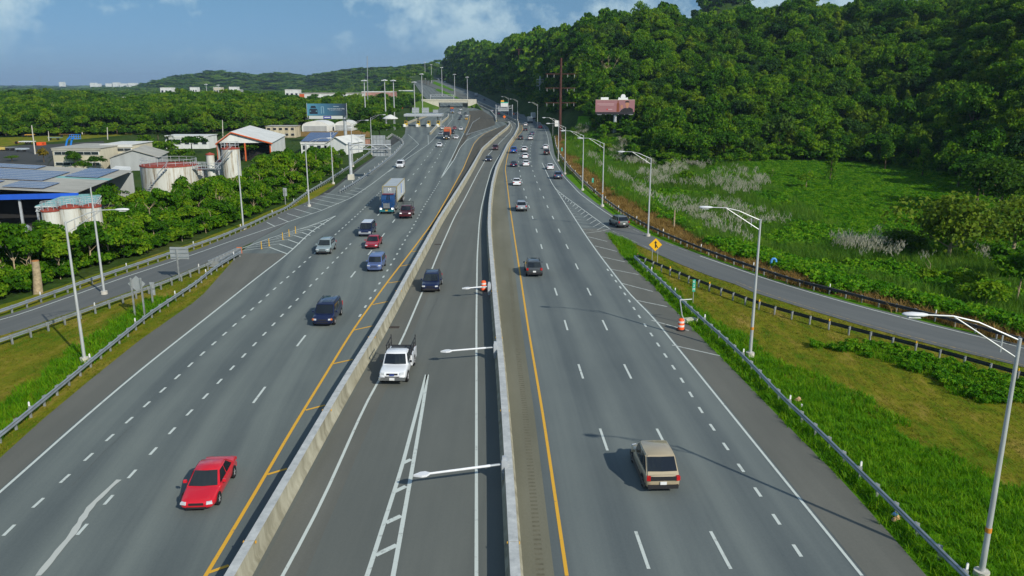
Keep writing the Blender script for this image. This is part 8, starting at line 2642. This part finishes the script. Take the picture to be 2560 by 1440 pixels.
CT_G = mat('container_grey', (0.36, 0.40, 0.42), .6, .3, noise=.1, scale=.5); CT_O = mat('container_orange', (0.58, 0.145, 0.055), .6, .3, noise=.1, scale=.5)
semi(967, 536, gL, PT['teal'], CT_G, 'blue truck pulling a grey ribbed container', mat('bumper_teal', (0.02, 0.14, 0.16), .4, .4), logo=True)
semi(1116, 350, gL, PT['black'], CT_O, 'dark truck pulling an orange container', PT['black'])
semi(1131, 284, gL, PT['steel'], CT_O, 'far truck with a red-orange container below the overpass', PT['black'], cont_len=6.1)


def box_truck(px, py, guide, label, w=2.4, h=3.3, l=6.5, z=None):
    near = GH(px, py); g0, g1 = float(edge_at(guide, np.array([near.y - 4.0]))[0]), float(edge_at(guide, np.array([near.y + 8.0]))[0]); t = Vector((g1 - g0, 12.0, 0)).normalized()
    e = empty('box_truck', (near.x, near.y, zroad(near.x, near.y, .012)), math.atan2(-t.x, t.y))
    WB_ = mat('box_truck_white', (0.64, 0.64, 0.60), .5, .3, noise=.06, scale=.6)
    mb = MB(); mb.box((0, l / 2, .95 + (h - .95) / 2), (w, l, h - .95)); bx_ = mb.build('cargo_box', WB_, e)
    mb = MB(); mb.box((0, -.03, .95 + (h - .95) / 2), (w * .9, .06, (h - .95) * .92)); mb.build('rear_door', mat('box_truck_door', (0.50, 0.50, 0.47), .5, .3), bx_)
    mb = MB(); mb.box((0, -.08, .7), (w, .15, .3)); mb.build('rear_bumper', BLACKP, e)
    mb = MB(); mb.prism([(l + .1, .5), (l + 2.2, .5), (l + 2.2, 1.5), (l + 1.5, 2.4), (l + .1, 2.45)], 'x', -w * .44, w * .44); mb.build('cab', WB_, e, 30)
    mb = MB(); mb.box((0, l / 2 + .5, .75), (1.0, l + 1, .25)); mb.build('frame', BLACKP, e)
    ty, rm, ar = wheel_mesh(.45)
    for y in (1.6, l + 1.2):
        for sd in (-1, 1):
            w_ = link('wheel', ty, e, (sd * w * .43, y, .45)); w_.rotation_euler = (0, 0, 0 if sd > 0 else PI); link('rim', rm, w_)
    for sd in (-1, 1):
        mb = MB(); mb.box((sd * w * .42, -.1, .95), (.2, .06, .14)); mb.build('taillight', TAILL, e)
    tag(e, label, 'truck', 'white box trucks')


box_truck(1326, 308, gR, 'white box truck nearer of the two on the far right carriageway')
box_truck(1334, 299, gR, 'taller white box truck just ahead of the other one', h=3.9)
box_truck(1190, 242, gR, 'far white box truck on the climbing road')

bpy.data.scenes.remove(_sc2)

# ================================================================= air
hz_m = bpy.data.materials.new('haze_air'); hz_m.use_nodes = True
nt = hz_m.node_tree; nt.nodes.clear()
ho = nt.nodes.new('ShaderNodeOutputMaterial'); pv = nt.nodes.new('ShaderNodeVolumePrincipled')
pv.inputs['Color'].default_value = (0.52, 0.74, 1.0, 1); pv.inputs['Density'].default_value = 0.00007; pv.inputs['Anisotropy'].default_value = 0.1
nt.links.new(pv.outputs[0], ho.inputs['Volume'])
mb = MB(); mb.box((0, 0, 75), (30000, 30000, 190)); hzo = mb.build('haze', hz_m)
tag(hzo, 'thin blue haze in the air over the plain and the far hills', 'haze', None, 'stuff')
hz_m.cycles.homogeneous_volume = True
